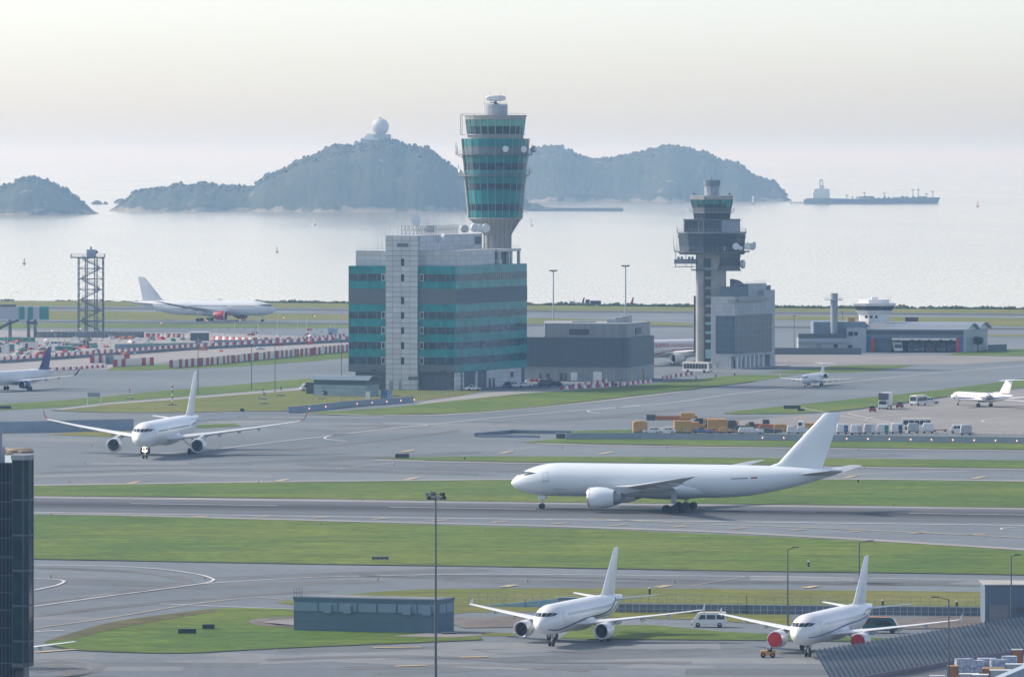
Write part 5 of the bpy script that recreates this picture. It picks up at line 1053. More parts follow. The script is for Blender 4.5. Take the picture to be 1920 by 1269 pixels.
# lookout
LC = (xx(813), YF + 14); LY = YF + 14; lz = lambda v: PZ(540 + v / 4, LY)
mb = MB(O); frustum(mb, LC, 5.4, 5.4, 0, lz(195), 8, 0, math.pi / 8); lk = mb.build('lookout_base', WHITE2, fs)
for a, b in ((722, 742), (757, 778), (796, 815)): mb = MB(O); mb.bx(PX(f4(a), LY), PX(f4(b), LY), LY - 5.1, LY - 4.95, lz(224), lz(204)); mb.build('window', GLASSD, lk)
mb = MB(O); frustum(mb, LC, 5.6, 6.6, lz(195), lz(165), 8, 0, math.pi / 8); mb.build('lookout_skirt', WHITE2, fs)
mb = MB(O); frustum(mb, LC, 6.6, 7.4, lz(165), lz(132), 8, 0, math.pi / 8); mb.build('lookout_window', GLASSD, fs)
mb = MB(O); frustum(mb, LC, 7.5, 8.0, lz(132), lz(112), 8, 0, math.pi / 8); frustum(mb, LC, 5.4, 5.4, lz(112), lz(84), 8, 0, math.pi / 8); mb.bx(PX(f4(775), LY), PX(f4(825), LY), LY - 2, LY + 1, lz(84), lz(68)); mb.build('lookout_roof', WHITE2, fs)
mb = MB(O)
for a in (707, 735, 905, 920): mb.tube((PX(f4(a), LY), LY, lz(110)), (PX(f4(a), LY), LY, lz(58)), .06, n=4)
mb.build('whip_antenna', STEEL, fs)
mb = MB(O); mb.bx(xx(600), xx(655), YF + 4, YF + 8, fz(255), fz(222)); mb.tube((xx(600), YF + 6, fz(250)), (xx(655), YF + 6, fz(235)), .9, n=8); mb.build('roof_plant', YEL, fs)
def simple_wall(name, label, pa, pb, h, mat, th=.3, cat='wall', z0=0):
    a, b = G(*pa), G(*pb); o = thing(name, label, cat, a); w_ = Wall(a, b); mb = MB(a); w_.slab(mb, 0, w_.len, z0, h, -th / 2, th / 2); mb.build('panel', mat, o); return o, w_
simple_wall('yard_wall', 'long dark brown grey wall in front of the fire station', (1452, 664.5), (1615, 664.5), 2.2, pm('brown_grey_wall', (.12, .13, .15), .8, 0, .1, .5))
simple_wall('yard_wall', 'short dark grey fence at the right end of the fire station', (1853, 657), (1887, 655.5), 1.9, BAND)

# --- slope-roofed kiosk left of the office block
K0 = G(588, 742); K1 = G(686, 743.5); kb = thing('service_building', 'small grey service building with a curved metal roof left of the teal office block', 'building', K0); O = K0.copy(); KW = Wall(K0, K1)
mb = MB(O); n2 = -KW.n * 9; mb.prism([(p.x, p.y) for p in (K0, K1, K1 + n2, K0 + n2)], 0, 3.1); mb.build('wall', grid_mat('pale_blue_block', (.24, .32, .36), (.16, .22, .26), 2.9, 1.05, .6, .08, .05, 'X'), kb)
mb = MB(O); q = [K0 + KW.d * .1 - KW.n * .1, K1 - KW.d * .1 - KW.n * .1]; mb.prism([(p.x, p.y) for p in (q[0], q[1], q[1] + n2, q[0] + n2)], 3.1, 4.4); mb.build('louvre_band', pm('dark_blue_louvre', (.04, .07, .10), .5, 0, .1, 1), kb)
mb = MB(O); rg = []
for t, z in ((-.06, 4.35), (.1, 5.2), (.3, 5.45), (.7, 5.3), (1.0, 4.7)):
    a = K0 - KW.d * .6 - KW.n * (9 * t); b = K1 + KW.d * 1.2 - KW.n * (9 * t); rg.append([(a.x, a.y, z), (b.x, b.y, z), (b.x, b.y, z + .2), (a.x, a.y, z + .2)])
mb.loft(rg); mb.build('roof', pm('blue_grey_roof_sheet', (.16, .22, .27), .4, .3, .1, 1), kb)
mb = MB(O); a = G(573, 738.5); mb.box((a.x + 1.2, a.y + 2, 1.6), (2.2, 4, 3.2)); mb.build('side_store', DGREY, kb)

# --- scaffold lookout tower
Q = G(170.5, 621.5); S_ = Q.y / F; lt = thing('lattice_tower', 'tall dark steel lattice tower with zigzag stairs and a cabin on top', 'tower', Q)
hw, Ht = 23 * S_, (622 - 484) * S_; DST = pm('dark_blue_steel', (.045, .075, .11), .5, .3, .15, 1)
cs = [(-hw, -3.5), (hw, -3.5), (hw, 3.5), (-hw, 3.5)]
for x, y in cs: mb = MB(); mb.tube((x, y, 0), (x, y, Ht), .22, n=4); mb.build('post', DST, lt)
mb = MB()
for x in (-hw * .45, -hw * .3, hw * .3, hw * .5): mb.tube((x, -2, 0), (x, -2, Ht), .14, n=4); mb.tube((x, 2, 0), (x, 2, Ht), .14, n=4)
mb.build('stair_post', DST, lt)
for k in range(7):
    z0, z1_ = Ht * k / 7, Ht * (k + 1) / 7; mb = MB()
    for i in range(4):
        a, b = cs[i], cs[(i + 1) % 4]; mb.tube((*a, z1_), (*b, z1_), .13, n=4); mb.tube((*a, z0), (*b, z1_), .09, n=4) if (i + k) % 2 else mb.tube((*b, z0), (*a, z1_), .09, n=4)
        mb.tube(((a[0] + b[0]) / 2, (a[1] + b[1]) / 2, z1_), (*(a if (i + k) % 2 else b), z0 + (z1_ - z0) / 2), .07, n=4)
    mb.build('brace', DST, lt)
    mb = MB(); s_ = 1 if k % 2 else -1; x0, x1 = -hw * .75 * s_, hw * .7 * s_
    for y in (-1.6, -.6): mb.tube((x0, y, z0 + .2), (x1, y, z1_ - .1), .24, n=4)
    for j in range(12): t = (j + .5) / 12; mb.box((x0 + (x1 - x0) * t, -1.1, z0 + .2 + (z1_ - z0 - .3) * t), (.35, 1.0, .08))
    mb.tube((x0, -1.6, z0 + 1.3), (x1, -1.6, z1_ + 1.0), .10, n=4); mb.tube((x0, -1.6, z0 + .8), (x1, -1.6, z1_ + .5), .08, n=4); mb.box((x1, -.5, z1_), (2.0, 3.5, .15)); mb.build('stair_flight', DST, lt)
mb = MB(); mb.box((-1.2, 0, Ht + .15), (hw * 2 + 3.5, 8.4, .3)); pf = mb.build('platform', DST, lt); mb = MB(); rail(mb, [(-hw - 2.8, -4.1, Ht + .3), (hw + .5, -4.1, Ht + .3), (hw + .5, 4.1, Ht + .3), (-hw - 2.8, 4.1, Ht + .3)], 1.2, step=1.2, closed=True, rows=3); mb.build('railing', DST, pf)
mb = MB(); mb.box((.2, 0, Ht + 1.7), (3.4, 3.4, 2.8)); mb.build('cabin', pm('pale_blue_cabin', (.30, .38, .45), .6, 0, .1, 1), lt); mb = MB(); mb.tube((0, 0, Ht + 3), (0, 0, Ht + 4.2), .35, n=6); mb.box((1.8, -.5, Ht + 2.2), (1.6, 1.2, 1.0)); mb.build('beacon', DGREY, lt)

# --- boarding bridge at the left edge
Yb = DEP(632); J = Vector((PX(45, Yb), Yb, 0)); jb = thing('boarding_bridge', 'grey boarding bridge with green glass panels on concrete columns at the left edge', 'boarding bridge', J)
X_ = lambda px: (px - 45) * Yb / F; zb = lambda py: PZ(py, Yb)
mb = MB(); mb.bx(X_(-120), X_(89), -2, 2, zb(599), zb(575)); mb.build('tunnel', pm('grey_bridge_panel', (.36, .39, .45), .5, 0, .07, .5), jb)
for a, b in ((36.5, 46.5), (53, 62.5), (75, 91.5)): mb = MB(); mb.bx(X_(a), X_(b), -2.15, 2.15, zb(599.5), zb(574.5)); mb.build('glass_panel', pm('green_glass_panel', (.02, .20, .17), .2, 0, .1, .5), jb)
mb = MB(); mb.bx(X_(-120), X_(30), -1.2, 1.2, zb(575), zb(571)); mb.build('roof_duct', BLUE if False else DGREY, jb)
for px in (19, 53.5, 66): mb = MB(); mb.bx(X_(px - 2.6), X_(px + 2.6), -1, 1, 0, zb(598)); mb.build('column', CONCD, jb)
mb = MB(); mb.bx(X_(50), X_(70), -1.2, 1.2, zb(608), zb(602)); mb.tube((X_(-8), -1.8, zb(620)), (X_(16), -1.8, zb(606)), .5, n=5); mb.tube((X_(16), -1.8, zb(606)), (X_(36), -1.8, zb(600)), .5, n=5); mb.build('escape_stair', DGREY, jb)

# --- plain block by the apron in the foreground
B0 = G(550.8, 1181.5); B1 = G(821, 1187.5); B2 = G(851, 1182.5); sb = thing('substation_building', 'long blue grey windowless block with pale upper panels standing on the foreground grass', 'building', B0); O = B0.copy(); SW, SE_ = Wall(B0, B1), Wall(B1, B2)
B3 = B0 + (B2 - B1); hS = PZ(1118, B0.y); BG1 = pm('blue_grey_render', (.09, .155, .205), .75, 0, .08, .5, stretch=(1, 1, .3)); BG2 = pm('pale_blue_panel', (.17, .26, .33), .6, 0, .06, .6)
mb = MB(O); mb.prism([(p.x, p.y) for p in (B0, B1, B2, B3)], 0, hS - .35); mb.build('wall', BG1, sb)
mb = MB(O); e = .12; mb.prism([(p.x, p.y) for p in (SW.at(-e, e), SW.at(SW.len + e, e), SE_.at(SE_.len + e, e), B3 + Vector((-e, e, 0)))], hS - .35, hS - .02); mb.build('parapet', pm('dark_blue_parapet', (.085, .14, .18), .7, 0, .1, .6), sb)
mb = MB(O); mb.prism([(p.x, p.y) for p in (SW.at(.6, -.6), SW.at(SW.len - .6, -.6), SE_.at(SE_.len - .5, -.6), B3 + Vector((.6, -.6, 0)))], hS - .02, hS + .02); mb.build('roof', CONCD, sb)
mb = MB(O); SW.slab(mb, -.02, SW.len, 1.35, 1.43, 0, .04); SW.slab(mb, -.02, SW.len, 2.62, 2.74, 0, .05); mb.build('string_course', MATS['dark_blue_parapet'], sb)
fx = lambda zx: SW.u(60 + zx / 2.286)
for k, (a, b) in enumerate(((1123, 1224), (1232, 1308), (1316, 1392), (1400, 1476), (1483, 1560), (1568, 1648), (1655, 1735))):
    mb = MB(O); SW.slab(mb, fx(a), fx(b), 2.78, hS - .75, -.05, .06); p = mb.build('upper_panel', BG2, sb)
    if k in (1, 2, 5, 6):
        mb = MB(O); SW.slab(mb, fx(a) + .75, fx(b) - .75, 2.55, hS - 1.0, .06, .45); mb.build('ventilation_box', BG2, p)
for a, b in ((.3, 1.9), (2.1, 3.6)): mb = MB(O); SE_.slab(mb, SE_.len * a / 4, SE_.len * b / 4, 2.78, hS - .75, -.05, .06); mb.build('upper_panel', BG2, sb)
mb = MB(O); rail(mb, [(SW.at(-.1, -.5).x, SW.at(-.1, -.5).y, hS - .1), (SW.at(1.0, -.5).x, SW.at(1.0, -.5).y, hS - .1)], 1.3, step=.35, rows=2); mb.build('roof_ladder', DGREY, sb)

# --- storage shed at the right edge
Yw = DEP(1172); wx = PX(1847, Yw); wd = thing('storage_shed', 'plain blue grey shed with a wide shutter at the right edge', 'shed', (wx, Yw, 0)); hh = PZ(1097, Yw)
mb = MB(); mb.bx(0, 14, 0, 9, 0, hh); mb.build('wall', pm('shed_blue_grey', (.10, .15, .20), .65, 0, .07, .5), wd); mb = MB(); mb.bx(.6, 3.3, -.06, 0, 0, PZ(1133, Yw)); mb.build('shutter', grid_mat('ribbed_shutter', (.20, .21, .23), (.13, .14, .16), 30, .3, .6, .06), wd)
mb = MB(); mb.bx(-.15, 14.2, -.2, 9.2, hh, hh + .14); mb.build('roof', CONC, wd)
mb = MB(); mb.bx(4.4, 5.6, -.35, 0, 1.9, 2.6); mb.build('air_conditioner', DGREY, wd); mb = MB(); mb.bx(6.6, 7.8, -.05, 0, 0, 2.1); mb.build('door', MGREY, wd)

# --- glass office tower at the left edge (its foot is below the picture)
Yg = 720.0; gs = Yg / F; gt = thing('glass_office_tower', 'dark green glass tower with a faceted corner bay cut off by the left edge', 'building', (PX(25, Yg), Yg, 0))
GLW = pm('dark_reflective_glass', (.006, .025, .034), .10, 0, .5, .35, rgb2=(.010, .04, .042), bigscale=.6, spec=.25); GLP = pm('purple_grey_glass', (.022, .024, .036), .15, 0, .4, .4, rgb2=(.012, .028, .042), bigscale=.5, spec=.2)
gz = lambda py: PZ(py, Yg); gx = lambda px: (px - 25) * gs
top = gz(858); FLH = (gz(936) - gz(1002))
mb = MB(); mb.bx(gx(-140), gx(25) - .02, -.3, 18, 0, gz(868)); mb.build('left_wing', GLP, gt)
bay = [(gx(25), -1.2), (gx(45.5), -1.75), (gx(55), -1.1), (gx(61.5), .3), (gx(62.3) - .27, 3.5), (gx(62.3) - .93, 12), (gx(25), 12)]
mb = MB(); mb.prism(bay, gz(1242), gz(860)); mb.build('corner_bay', GLW, gt)
mb = MB(); mb.prism([(x * 1.0 + (-.15 if x < 1 else .12), y - .15 if y < 5 else y) for x, y in bay], gz(861), gz(852)); mb.build('bay_cap', MGREY, gt)
mb = MB(); mb.prism([(x * 1.0 + (-.1 if x < 1 else .08), y - .1 if y < 5 else y) for x, y in bay], gz(1248), gz(1241)); mb.build('bay_soffit', DGREY, gt)
mb = MB(); mb.bx(gx(25), gx(42), 2, 10, 0, gz(1248)); mb.build('bay_column', CONCD, gt)
for k in range(6):
    zz_ = gz(936 + k * 66) if k < 5 else gz(1241)
    if k < 5:
        mb = MB()
        for a, b in zip(bay[:5], bay[1:6]): w_ = Wall(a, b); w_.slab(mb, 0, w_.len, zz_ - .09, zz_ + .12, -.02, .1)
        mb.build('floor_band', pm('blue_grey_frame', (.06, .09, .115), .45, .3, .08, 1), gt)
mb = MB()
for p in bay[:5]: mb.tube((p[0], p[1], gz(1241)), (p[0], p[1], gz(860)), .07, n=6)
for t in (.35, .7): x = bay[1][0] + (bay[2][0] - bay[1][0]) * t; y = bay[1][1] + (bay[2][1] - bay[1][1]) * t; mb.tube((x, y, gz(1241)), (x, y, gz(860)), .035, n=4)
mb.build('mullions', MATS['blue_grey_frame'], gt)
mb = MB()
for py in (868, 904, 940, 972, 1008, 1042, 1045, 1078, 1110, 1143, 1176, 1209, 1242): mb.bx(gx(-140), gx(25) - .02, -.38, -.3, gz(py) - .07, gz(py) + .07)
for px in (-20, -8, 4, 11, 18, 24.4): mb.bx(gx(px) - .035, gx(px) + .035, -.37, -.3, 0, gz(868))
mb.build('wing_frame', MATS['blue_grey_frame'], gt)
mb = MB()
mb.lathe((gx(30), 5, top + .3), [(1.6, 0), (1.6, .35), (1.4, .5), (1.4, .3)], 16); mb.lathe((gx(42), 4, top + .3), [(1.0, 0), (1.0, .3), (.8, .4)], 14); mb.lathe((gx(18), 6, top + .2), [(1.8, 0), (1.8, .5), (1.5, .6)], 16); mb.build('roof_fan', pm('rusty_fan_housing', (.24, .19, .14), .7, .1, .15, 2), gt, True, 40)
mb = MB(); mb.bx(gx(-20), gx(2.5), 1, 1.3, gz(868), gz(806)); mb.bx(gx(2.5), gx(7), .6, 1.6, gz(868), gz(838)); mb.build('roof_screen', pm('pale_screen', (.30, .33, .38), .5), gt)
mb = MB(); mb.box((gx(38), -1.6, gz(1252)), (.9, .5, .25)); mb.tube((gx(33), -1.4, gz(1249)), (gx(44), -1.6, gz(1255)), .08, n=5); mb.build('floodlight', DARK, gt)

# --- radome on the island
Yr = 8150.0; rs_ = Yr / F; rd = thing('radome_station', 'round white weather radome on a block building at the top of the island', 'radome', (PX(713, Yr), Yr, PZ(272, Yr)))
rz_ = lambda py: PZ(py, Yr) - PZ(272, Yr); rx_ = lambda px: (px - 713) * rs_
mb = MB(); r0 = 16.3 * rs_; zc_ = rz_(238)
mb.lathe((0, 0, zc_), [(r0 * math.cos(t), r0 * math.sin(t)) for t in [-1.05 + (1.05 + 1.54) * i / 12 for i in range(13)]], 20); mb.build('dome', pm('grey_radome', (.42, .46, .50), .6), rd, True, 40)
mb = MB(); mb.lathe((0, 0, zc_ + r0 * .97), [(1.6, 0), (1.4, 1.2), (.3, 1.6)], 8); mb.build('lightning_cap', DARK, rd)
mb = MB(); mb.bx(rx_(701), rx_(733), -9, 12, -6, rz_(252)); mb.build('tower_block', pm('grey_station_wall', (.30, .31, .32), .8, 0, .08, .1), rd)
mb = MB(); mb.bx(rx_(676.5), rx_(704), -12, 10, -8, rz_(259.5)); mb.bx(rx_(664.5), rx_(678), -13, 5, -14, rz_(266)); mb.build('lower_block', CONC, rd)
mb = MB(); mb.bx(rx_(683), rx_(709), -12.3, -11.9, rz_(262), rz_(259)); mb.add([(rx_(682), -8, rz_(259)), (rx_(689), -8, rz_(251)), (rx_(702), -8, rz_(251)), (rx_(702), -8, rz_(259)), (rx_(682), -4, rz_(259)), (rx_(689), -4, rz_(251)), (rx_(702), -4, rz_(251)), (rx_(702), -4, rz_(259))], [(0, 1, 2, 3), (7, 6, 5, 4), (0, 4, 5, 1), (1, 5, 6, 2), (2, 6, 7, 3), (3, 7, 4, 0)]); mb.build('roof_terrace', WHITE2, rd)
# ------------------------------------------------------------------ vehicles
def vehicle(name, label, cat, pos, hd, style, mat, L=None, W=None, Hh=None, roof=None, group=None, bar=False, box=None):
    root = thing(name, label, cat, pos, hd, group)
    D_ = dict(car=(4.4, 1.75, 1.45), van=(4.9, 1.85, 2.05), minibus=(6.5, 2.1, 2.7), bus=(11.5, 2.5, 3.1), truck=(7.5, 2.4, 2.7), tug=(3.0, 1.7, 1.5))[style]
    L, W, Hh = L or D_[0], W or D_[1], Hh or D_[2]; h = W / 2; wr = {'car': .32, 'van': .34, 'minibus': .4, 'bus': .48, 'truck': .48, 'tug': .34}[style]
    f = L / 2; wx = [f * .64, -f * .6]
    if style == 'car':
        low = [(-f, .28), (f, .28), (f, .58), (f * .95, .76), (f * .45, .92), (-f * .85, .98), (-f, .85)]; cabn = [(-f * .82, .95), (f * .48, .9), (f * .14, Hh - .04), (-f * .1, Hh), (-f * .55, Hh - .05)]; zb_ = .95; ins = (.9, .16, Hh)
        panes = [(-f * .62, -f * .16, 1.02, Hh - .12), (-f * .1, f * .22, 1.02, Hh - .12)]; ws = ((f * .49, .93), (f * .16, Hh - .05)); rw = ((-f * .825, .98), (-f * .57, Hh - .06))
    elif style == 'van':
        low = [(-f, .35), (f * .97, .35), (f, .75), (f * .93, 1.0), (f * .66, Hh - .12), (f * .55, Hh), (-f * .96, Hh), (-f, Hh * .5)]; cabn = None; ins = (1.05, .12, Hh)
        panes = [(-f * .88, -f * .42, 1.15, Hh - .28), (-f * .36, f * .14, 1.15, Hh - .28), (f * .2, f * .62, 1.15, Hh - .28)]; ws = ((f * .935, 1.03), (f * .69, Hh - .18)); rw = ((-f * 1.0, 1.15), (-f * .965, Hh - .2))
    elif style in ('minibus', 'bus'):
        low = [(-f, .4), (f, .4), (f, 1.1), (f * .985, 1.3), (f * .95, Hh - .1), (f * .9, Hh), (-f * .97, Hh), (-f, Hh - .15)]; cabn = None; ins = (1.3, .05, Hh)
        n = 5 if style == 'minibus' else 8; panes = [(-f * .92 + (f * 1.78) * k / n, -f * .92 + (f * 1.78) * (k + .9) / n, 1.25, Hh - .45) for k in range(n)]; ws = ((f * .992, 1.25), (f * .955, Hh - .3)); rw = ((-f, 1.35), (-f * .99, Hh - .45))
    elif style == 'truck':
        low = [(f * .42, .5), (f, .5), (f, 1.25), (f * .94, 2.3), (f * .88, Hh), (f * .45, Hh), (f * .42, Hh - .1)]; cabn = None; ins = (1.4, .08, Hh)
        panes = [(f * .62, f * .9, 1.45, Hh - .35)]; ws = ((f * .995, 1.35), (f * .945, Hh - .3)); rw = None
    else:
        low = [(-f, .3), (f, .3), (f, .8), (f * .9, .95), (f * .05, .95), (0, .75), (-f * .5, .75), (-f * .55, .95), (-f, .95)]; cabn = None; ins = None; panes = []; ws = rw = None
    q = MB(); q.profile(low, -h, h, 0, ins if not cabn else None); q.build('body', mat, root, bevel=.05)
    yy = lambda z: h * (1 - ins[1] * (z - ins[0]) / (ins[2] - ins[0])) if ins and z > ins[0] else h
    if cabn: q = MB(); q.profile(cabn, -h * .98, h * .98, 0, ins); q.build('cabin', roof or mat, root, bevel=.04)
    k_ = .98 if cabn else 1
    for a, b, z0, z1 in panes:
        for s in (1, -1):
            q = MB(); sl = (z1 - z0) * .45 if style in ('car',) and b > 0 else 0; sl2 = (z1 - z0) * .6 if style == 'van' and b > f * .5 else sl
            vs = [(a, s * (yy(z0) * k_ + .012), z0), (b, s * (yy(z0) * k_ + .012), z0), (b - sl2, s * (yy(z1) * k_ + .012), z1), (a, s * (yy(z1) * k_ + .012), z1)]; q.add(vs, [(0, 1, 2, 3)]); q.build('side_window', GLASSD, root)
    for e, nm in ((ws, 'windscreen'), (rw, 'rear_window')):
        if e:
            (xa, za), (xb, zb_) = e; o = .02 if nm == 'windscreen' else -.02; q = MB(); w0, w1 = yy(za) * .86 * k_, yy(zb_) * .86 * k_; q.add([(xa + o, -w0, za), (xa + o, w0, za), (xb + o, w1, zb_ + .02), (xb + o, -w1, zb_ + .02)], [(0, 1, 2, 3)]); q.build(nm, GLASSD, root)
    for x in wx:
        for s in (1, -1):
            q = MB(); q.lathe((x, s * (h - .1), wr), [(wr * .5, -.1), (wr, -.11), (wr, .1), (wr * .55, .115), (wr * .5, .08)], 14, axis='Y'); q.build('wheel', DARK, root, True, 40)
    if style != 'tug':
        for s in (1, -1): q = MB(); q.box((f - .02, s * h * .7, .75 if style != 'truck' else .85), (.08, .28, .16)); q.build('headlight', LIP, root)
        q = MB(); q.bx(f - .04, f + .06, -h * .95, h * .95, .32, .52); q.build('bumper', DGREY, root)
    if roof and not cabn: q = MB(); q.bx(-f * .92, f * (.5 if style == 'van' else .86), -yy(Hh) * .94, yy(Hh) * .94, Hh - .02, Hh + .07); q.build('roof', roof, root)
    if bar: q = MB(); q.bx(f * .1, f * .25, -h * .5, h * .5, Hh, Hh + .18); q.build('beacon', ORANGE, root)
    if style == 'truck':
        q = MB(); q.bx(-f, f * .42, -h * .45, h * .45, .55, .8); q.build('chassis', DGREY, root)
        if box: z0, z1, bm = box; q = MB(); q.bx(-f, f * .36, -h, h, z0, z1); q.build('load_box', bm, root, bevel=.04)
    if style == 'tug':
        q = MB(); q.box((-f * .25, 0, .95), (.5, 1.2, .2)); q.box((-f * .45, 0, 1.2), (.12, 1.2, .5)); q.build('seat', DARK, root)
        q = MB()
        for x in (-f * .5, f * .1):
            for s in (1, -1): q.tube((x, s * h * .8, .9), (x, s * h * .8, Hh + .3), .04, n=4)
        q.bx(-f * .6, f * .2, -h * .9, h * .9, Hh + .3, Hh + .36); q.build('canopy', MGREY, root)
    return root
VWHITE = pm('vehicle_white', (.68, .69, .68), .3, 0, .04, 1, coat=.4); CREAM = pm('cream_roof', (.66, .58, .38), .5, 0, .08, 1); VDARK = pm('vehicle_dark_green', (.02, .035, .045), .3, 0, .1, 1)
def hx(d): return R(d)
vehicle('minivan', 'white minivan with a cream roof on the service road right of the stripe-bellied jet', 'van', G(1330, 1175), hx(176), 'van', VWHITE, roof=CREAM, L=4.9)
vehicle('shuttle_van', 'dark teal van with an orange roof behind the tail of the red-covered jet', 'van', G(1652, 1186), hx(-8), 'van', TEALP, roof=ORANGE, L=5.0, Hh=2.15)
vehicle('white_car', 'silver car seen through the slatted blast fence', 'car', G(1832, 1192), hx(170), 'car', pm('silver_car_paint', (.45, .47, .5), .3, .4, .05, 1))
vehicle('baggage_tug', 'yellow baggage tug alone on the apron left of the red-covered jet', 'tug', G(1440, 1232), hx(178), 'tug', YEL, L=2.0, W=1.2, Hh=1.0)
vehicle('catering_truck', 'white catering truck with a raised box on the right apron', 'truck', G(1660, 767), hx(-105), 'truck', VWHITE, box=(1.0, 4.3, VWHITE), L=7, Hh=2.5)
r_ = bpy.data.objects['catering_truck']; q = MB(); q.bx(1.3, 3.3, -1.15, 1.15, 2.55, 4.3); q.build('front_platform', DGREY, r_)
vehicle('baggage_tug', 'dark red tug left of the catering truck', 'tug', G(1636, 772), hx(-90), 'tug', pm('maroon_paint', (.16, .03, .03), .5), L=2.8)
vehicle('baggage_tug', 'dark red tug right of the catering truck', 'tug', G(1687, 764.5), hx(-100), 'tug', MATS['maroon_paint'], L=3.0)
vehicle('minibus', 'white minibus with a cream roof between the catering truck and the private jet', 'bus', G(1722, 760), hx(-120), 'minibus', VWHITE, roof=CREAM)
vehicle('parked_car', 'pale car just behind the minibus near the private jet', 'car', G(1745, 756.5), hx(10), 'car', VWHITE, Hh=1.7)
vehicle('minibus', 'long cream roofed bus parked behind the row of baggage carts', 'bus', G(1718, 805), hx(176), 'minibus', VWHITE, roof=CREAM, L=7.4)
vehicle('minivan', 'white van standing alone right of the row of baggage carts', 'van', G(1797, 812), hx(178), 'van', VWHITE, L=4.2)
def cart(pos, mat, mat2, label, w=2.6, hgt=2.1, hd=R(2)):
    r = thing('baggage_cart', label, 'baggage cart', pos, hd, 'carts behind the lit wall'); q = MB(); q.profile([(-w / 2, .5), (w / 2, .5), (w / 2, hgt * .75), (w / 2 - .25, hgt + .35), (-w / 2 + .25, hgt + .35), (-w / 2, hgt * .75)], -.8, .8); q.build('container', mat, r, bevel=.04)
    q = MB(); q.bx(w / 2 - .9, w / 2 + .03, -.86, -.79, .55, hgt); q.build('curtain', mat2, r); q = MB(); q.bx(-w / 2, w / 2 + .6, -.7, .7, .34, .5); q.build('chassis', DARK, r)
    for x in (-w * .35, w * .35):
        for y in (-.65, .65): q = MB(); q.lathe((x, y, .22), [(.22, -.08), (.22, .08)], 10, axis='Y'); q.build('wheel', DARK, r)
PGREY = pm('pale_grey_container', (.42, .44, .45), .5, 0, .06, 1)
for px, py, m1, m2, lab in ((1579, 813.5, VWHITE, BLUE, 'white baggage cart with a blue curtain at the left end of its row'), (1605, 815, VWHITE, PGREY, 'first plain white cart from the blue curtained one, with sloping shoulders'), (1630, 814, PGREY, VWHITE, 'pale box cart between the plain white cart and the green curtained one'), (1655, 814, VWHITE, GREEN, 'white baggage cart with a green curtain'), (1681, 813, VWHITE, pm('dark_blue_curtain', (.02, .06, .12), .7), 'white baggage cart with a dark navy curtain'), (1712, 812, STEEL, PGREY, 'grey baggage cart in front of the long bus'), (1740, 812, VWHITE, VWHITE, 'white cube cart at the right of the row before the red flat trailer'), (1811, 815.5, PGREY, STEEL, 'grey cart in front of the lone white van')):
    cart(G(px, py), m1, m2, lab)
r = thing('flat_trailer', 'empty dark red flat trailer at the right end of the baggage cart row', 'trailer', G(1762, 809)); q = MB(); q.bx(-1.8, 1.8, -.9, .9, .4, .55); q.build('bed', MATS['maroon_paint'], r)
for x in (-1.3, 1.3):
    for y in (-.7, .7): q = MB(); q.lathe((x, y, .22), [(.22, -.08), (.22, .08)], 10, axis='Y'); q.build('wheel', DARK, r)
# yellow ground equipment
def ybox(px, py, w, h, lab, arch=True, d=2.6):
    r = thing('yellow_container', lab, 'container', G(px, py), R(3)); q = MB()
    pts = [(-w / 2, .2), (w / 2, .2), (w / 2, h * .85)] + ([(w / 2 * math.cos(t), h * .85 + h * .15 * math.sin(t)) for t in [math.pi * i / 8 for i in range(1, 8)]] if arch else [(w / 2, h), (-w / 2, h)]) + [(-w / 2, h * .85)]
    q.profile(pts, -d / 2, d / 2); q.build('body', YEL, r); q = MB(); q.bx(-w / 2 - .04, w / 2 + .04, -d / 2 - .05, -d / 2 + .3, .1, .35); q.build('base_rail', DGREY, r)
    q = MB(); q.bx(-.03, .03, -d / 2 - .03, -d / 2, .35, h * .85); q.build('door_seam', DGREY, r)
ybox(1200, 812, 3.4, 3.0, 'yellow container with an arched roof at the left end of the equipment park'); ybox(1279.5, 812, 4.0, 3.0, 'larger yellow flat topped container right of the parked white cars', False)
vehicle('parked_car', 'white hatchback half hidden behind the arched yellow container', 'car', G(1222, 812.5), hx(185), 'car', VWHITE); vehicle('parked_car', 'white saloon between the two yellow containers', 'car', G(1250, 812.5), hx(180), 'car', VWHITE)
r = vehicle('boom_lift_truck', 'yellow boom lift truck with a long folded arm above the parked white cars', 'lift truck', G(1310, 808), hx(2), 'truck', pm('dark_teal_cab', (.03, .09, .11), .4), L=8)
q = MB(); q.bx(-4, 1.5, -1.1, 1.1, .8, 1.6); q.build('deck', YEL, r); q = MB(); q.tube((-2.5, 0, 1.6), (-2.5, 0, 3.4), .5, n=8); q.build('turret', YEL, r); q = MB(); q.bx(-10.5, -.4, -.35, .35, 3.1, 3.7); q.bx(-10.2, -3, -.25, .25, 2.6, 3.1); q.build('boom', ORANGE, r); q = MB(); q.bx(-12.6, -10.4, -.9, .9, 2.6, 4.0); q.build('work_basket', DGREY, r); q = MB(); q.bx(-4.4, -1, -1, 1, 3.0, 4.4); q.build('counterweight', YEL, r)
vehicle('equipment_truck', 'yellow bodied truck with a dark blue cab in the middle of the equipment park', 'truck', G(1354, 810), hx(0), 'truck', VDARK, box=(.9, 3.1, YEL), L=7, Hh=2.9)
vehicle('equipment_truck', 'small dark green truck at the right end of the yellow trucks', 'truck', G(1395, 810), hx(4), 'truck', pm('dark_green_cab', (.05, .10, .06), .4), box=(.8, 1.6, DGREY), L=5, Hh=2.5)
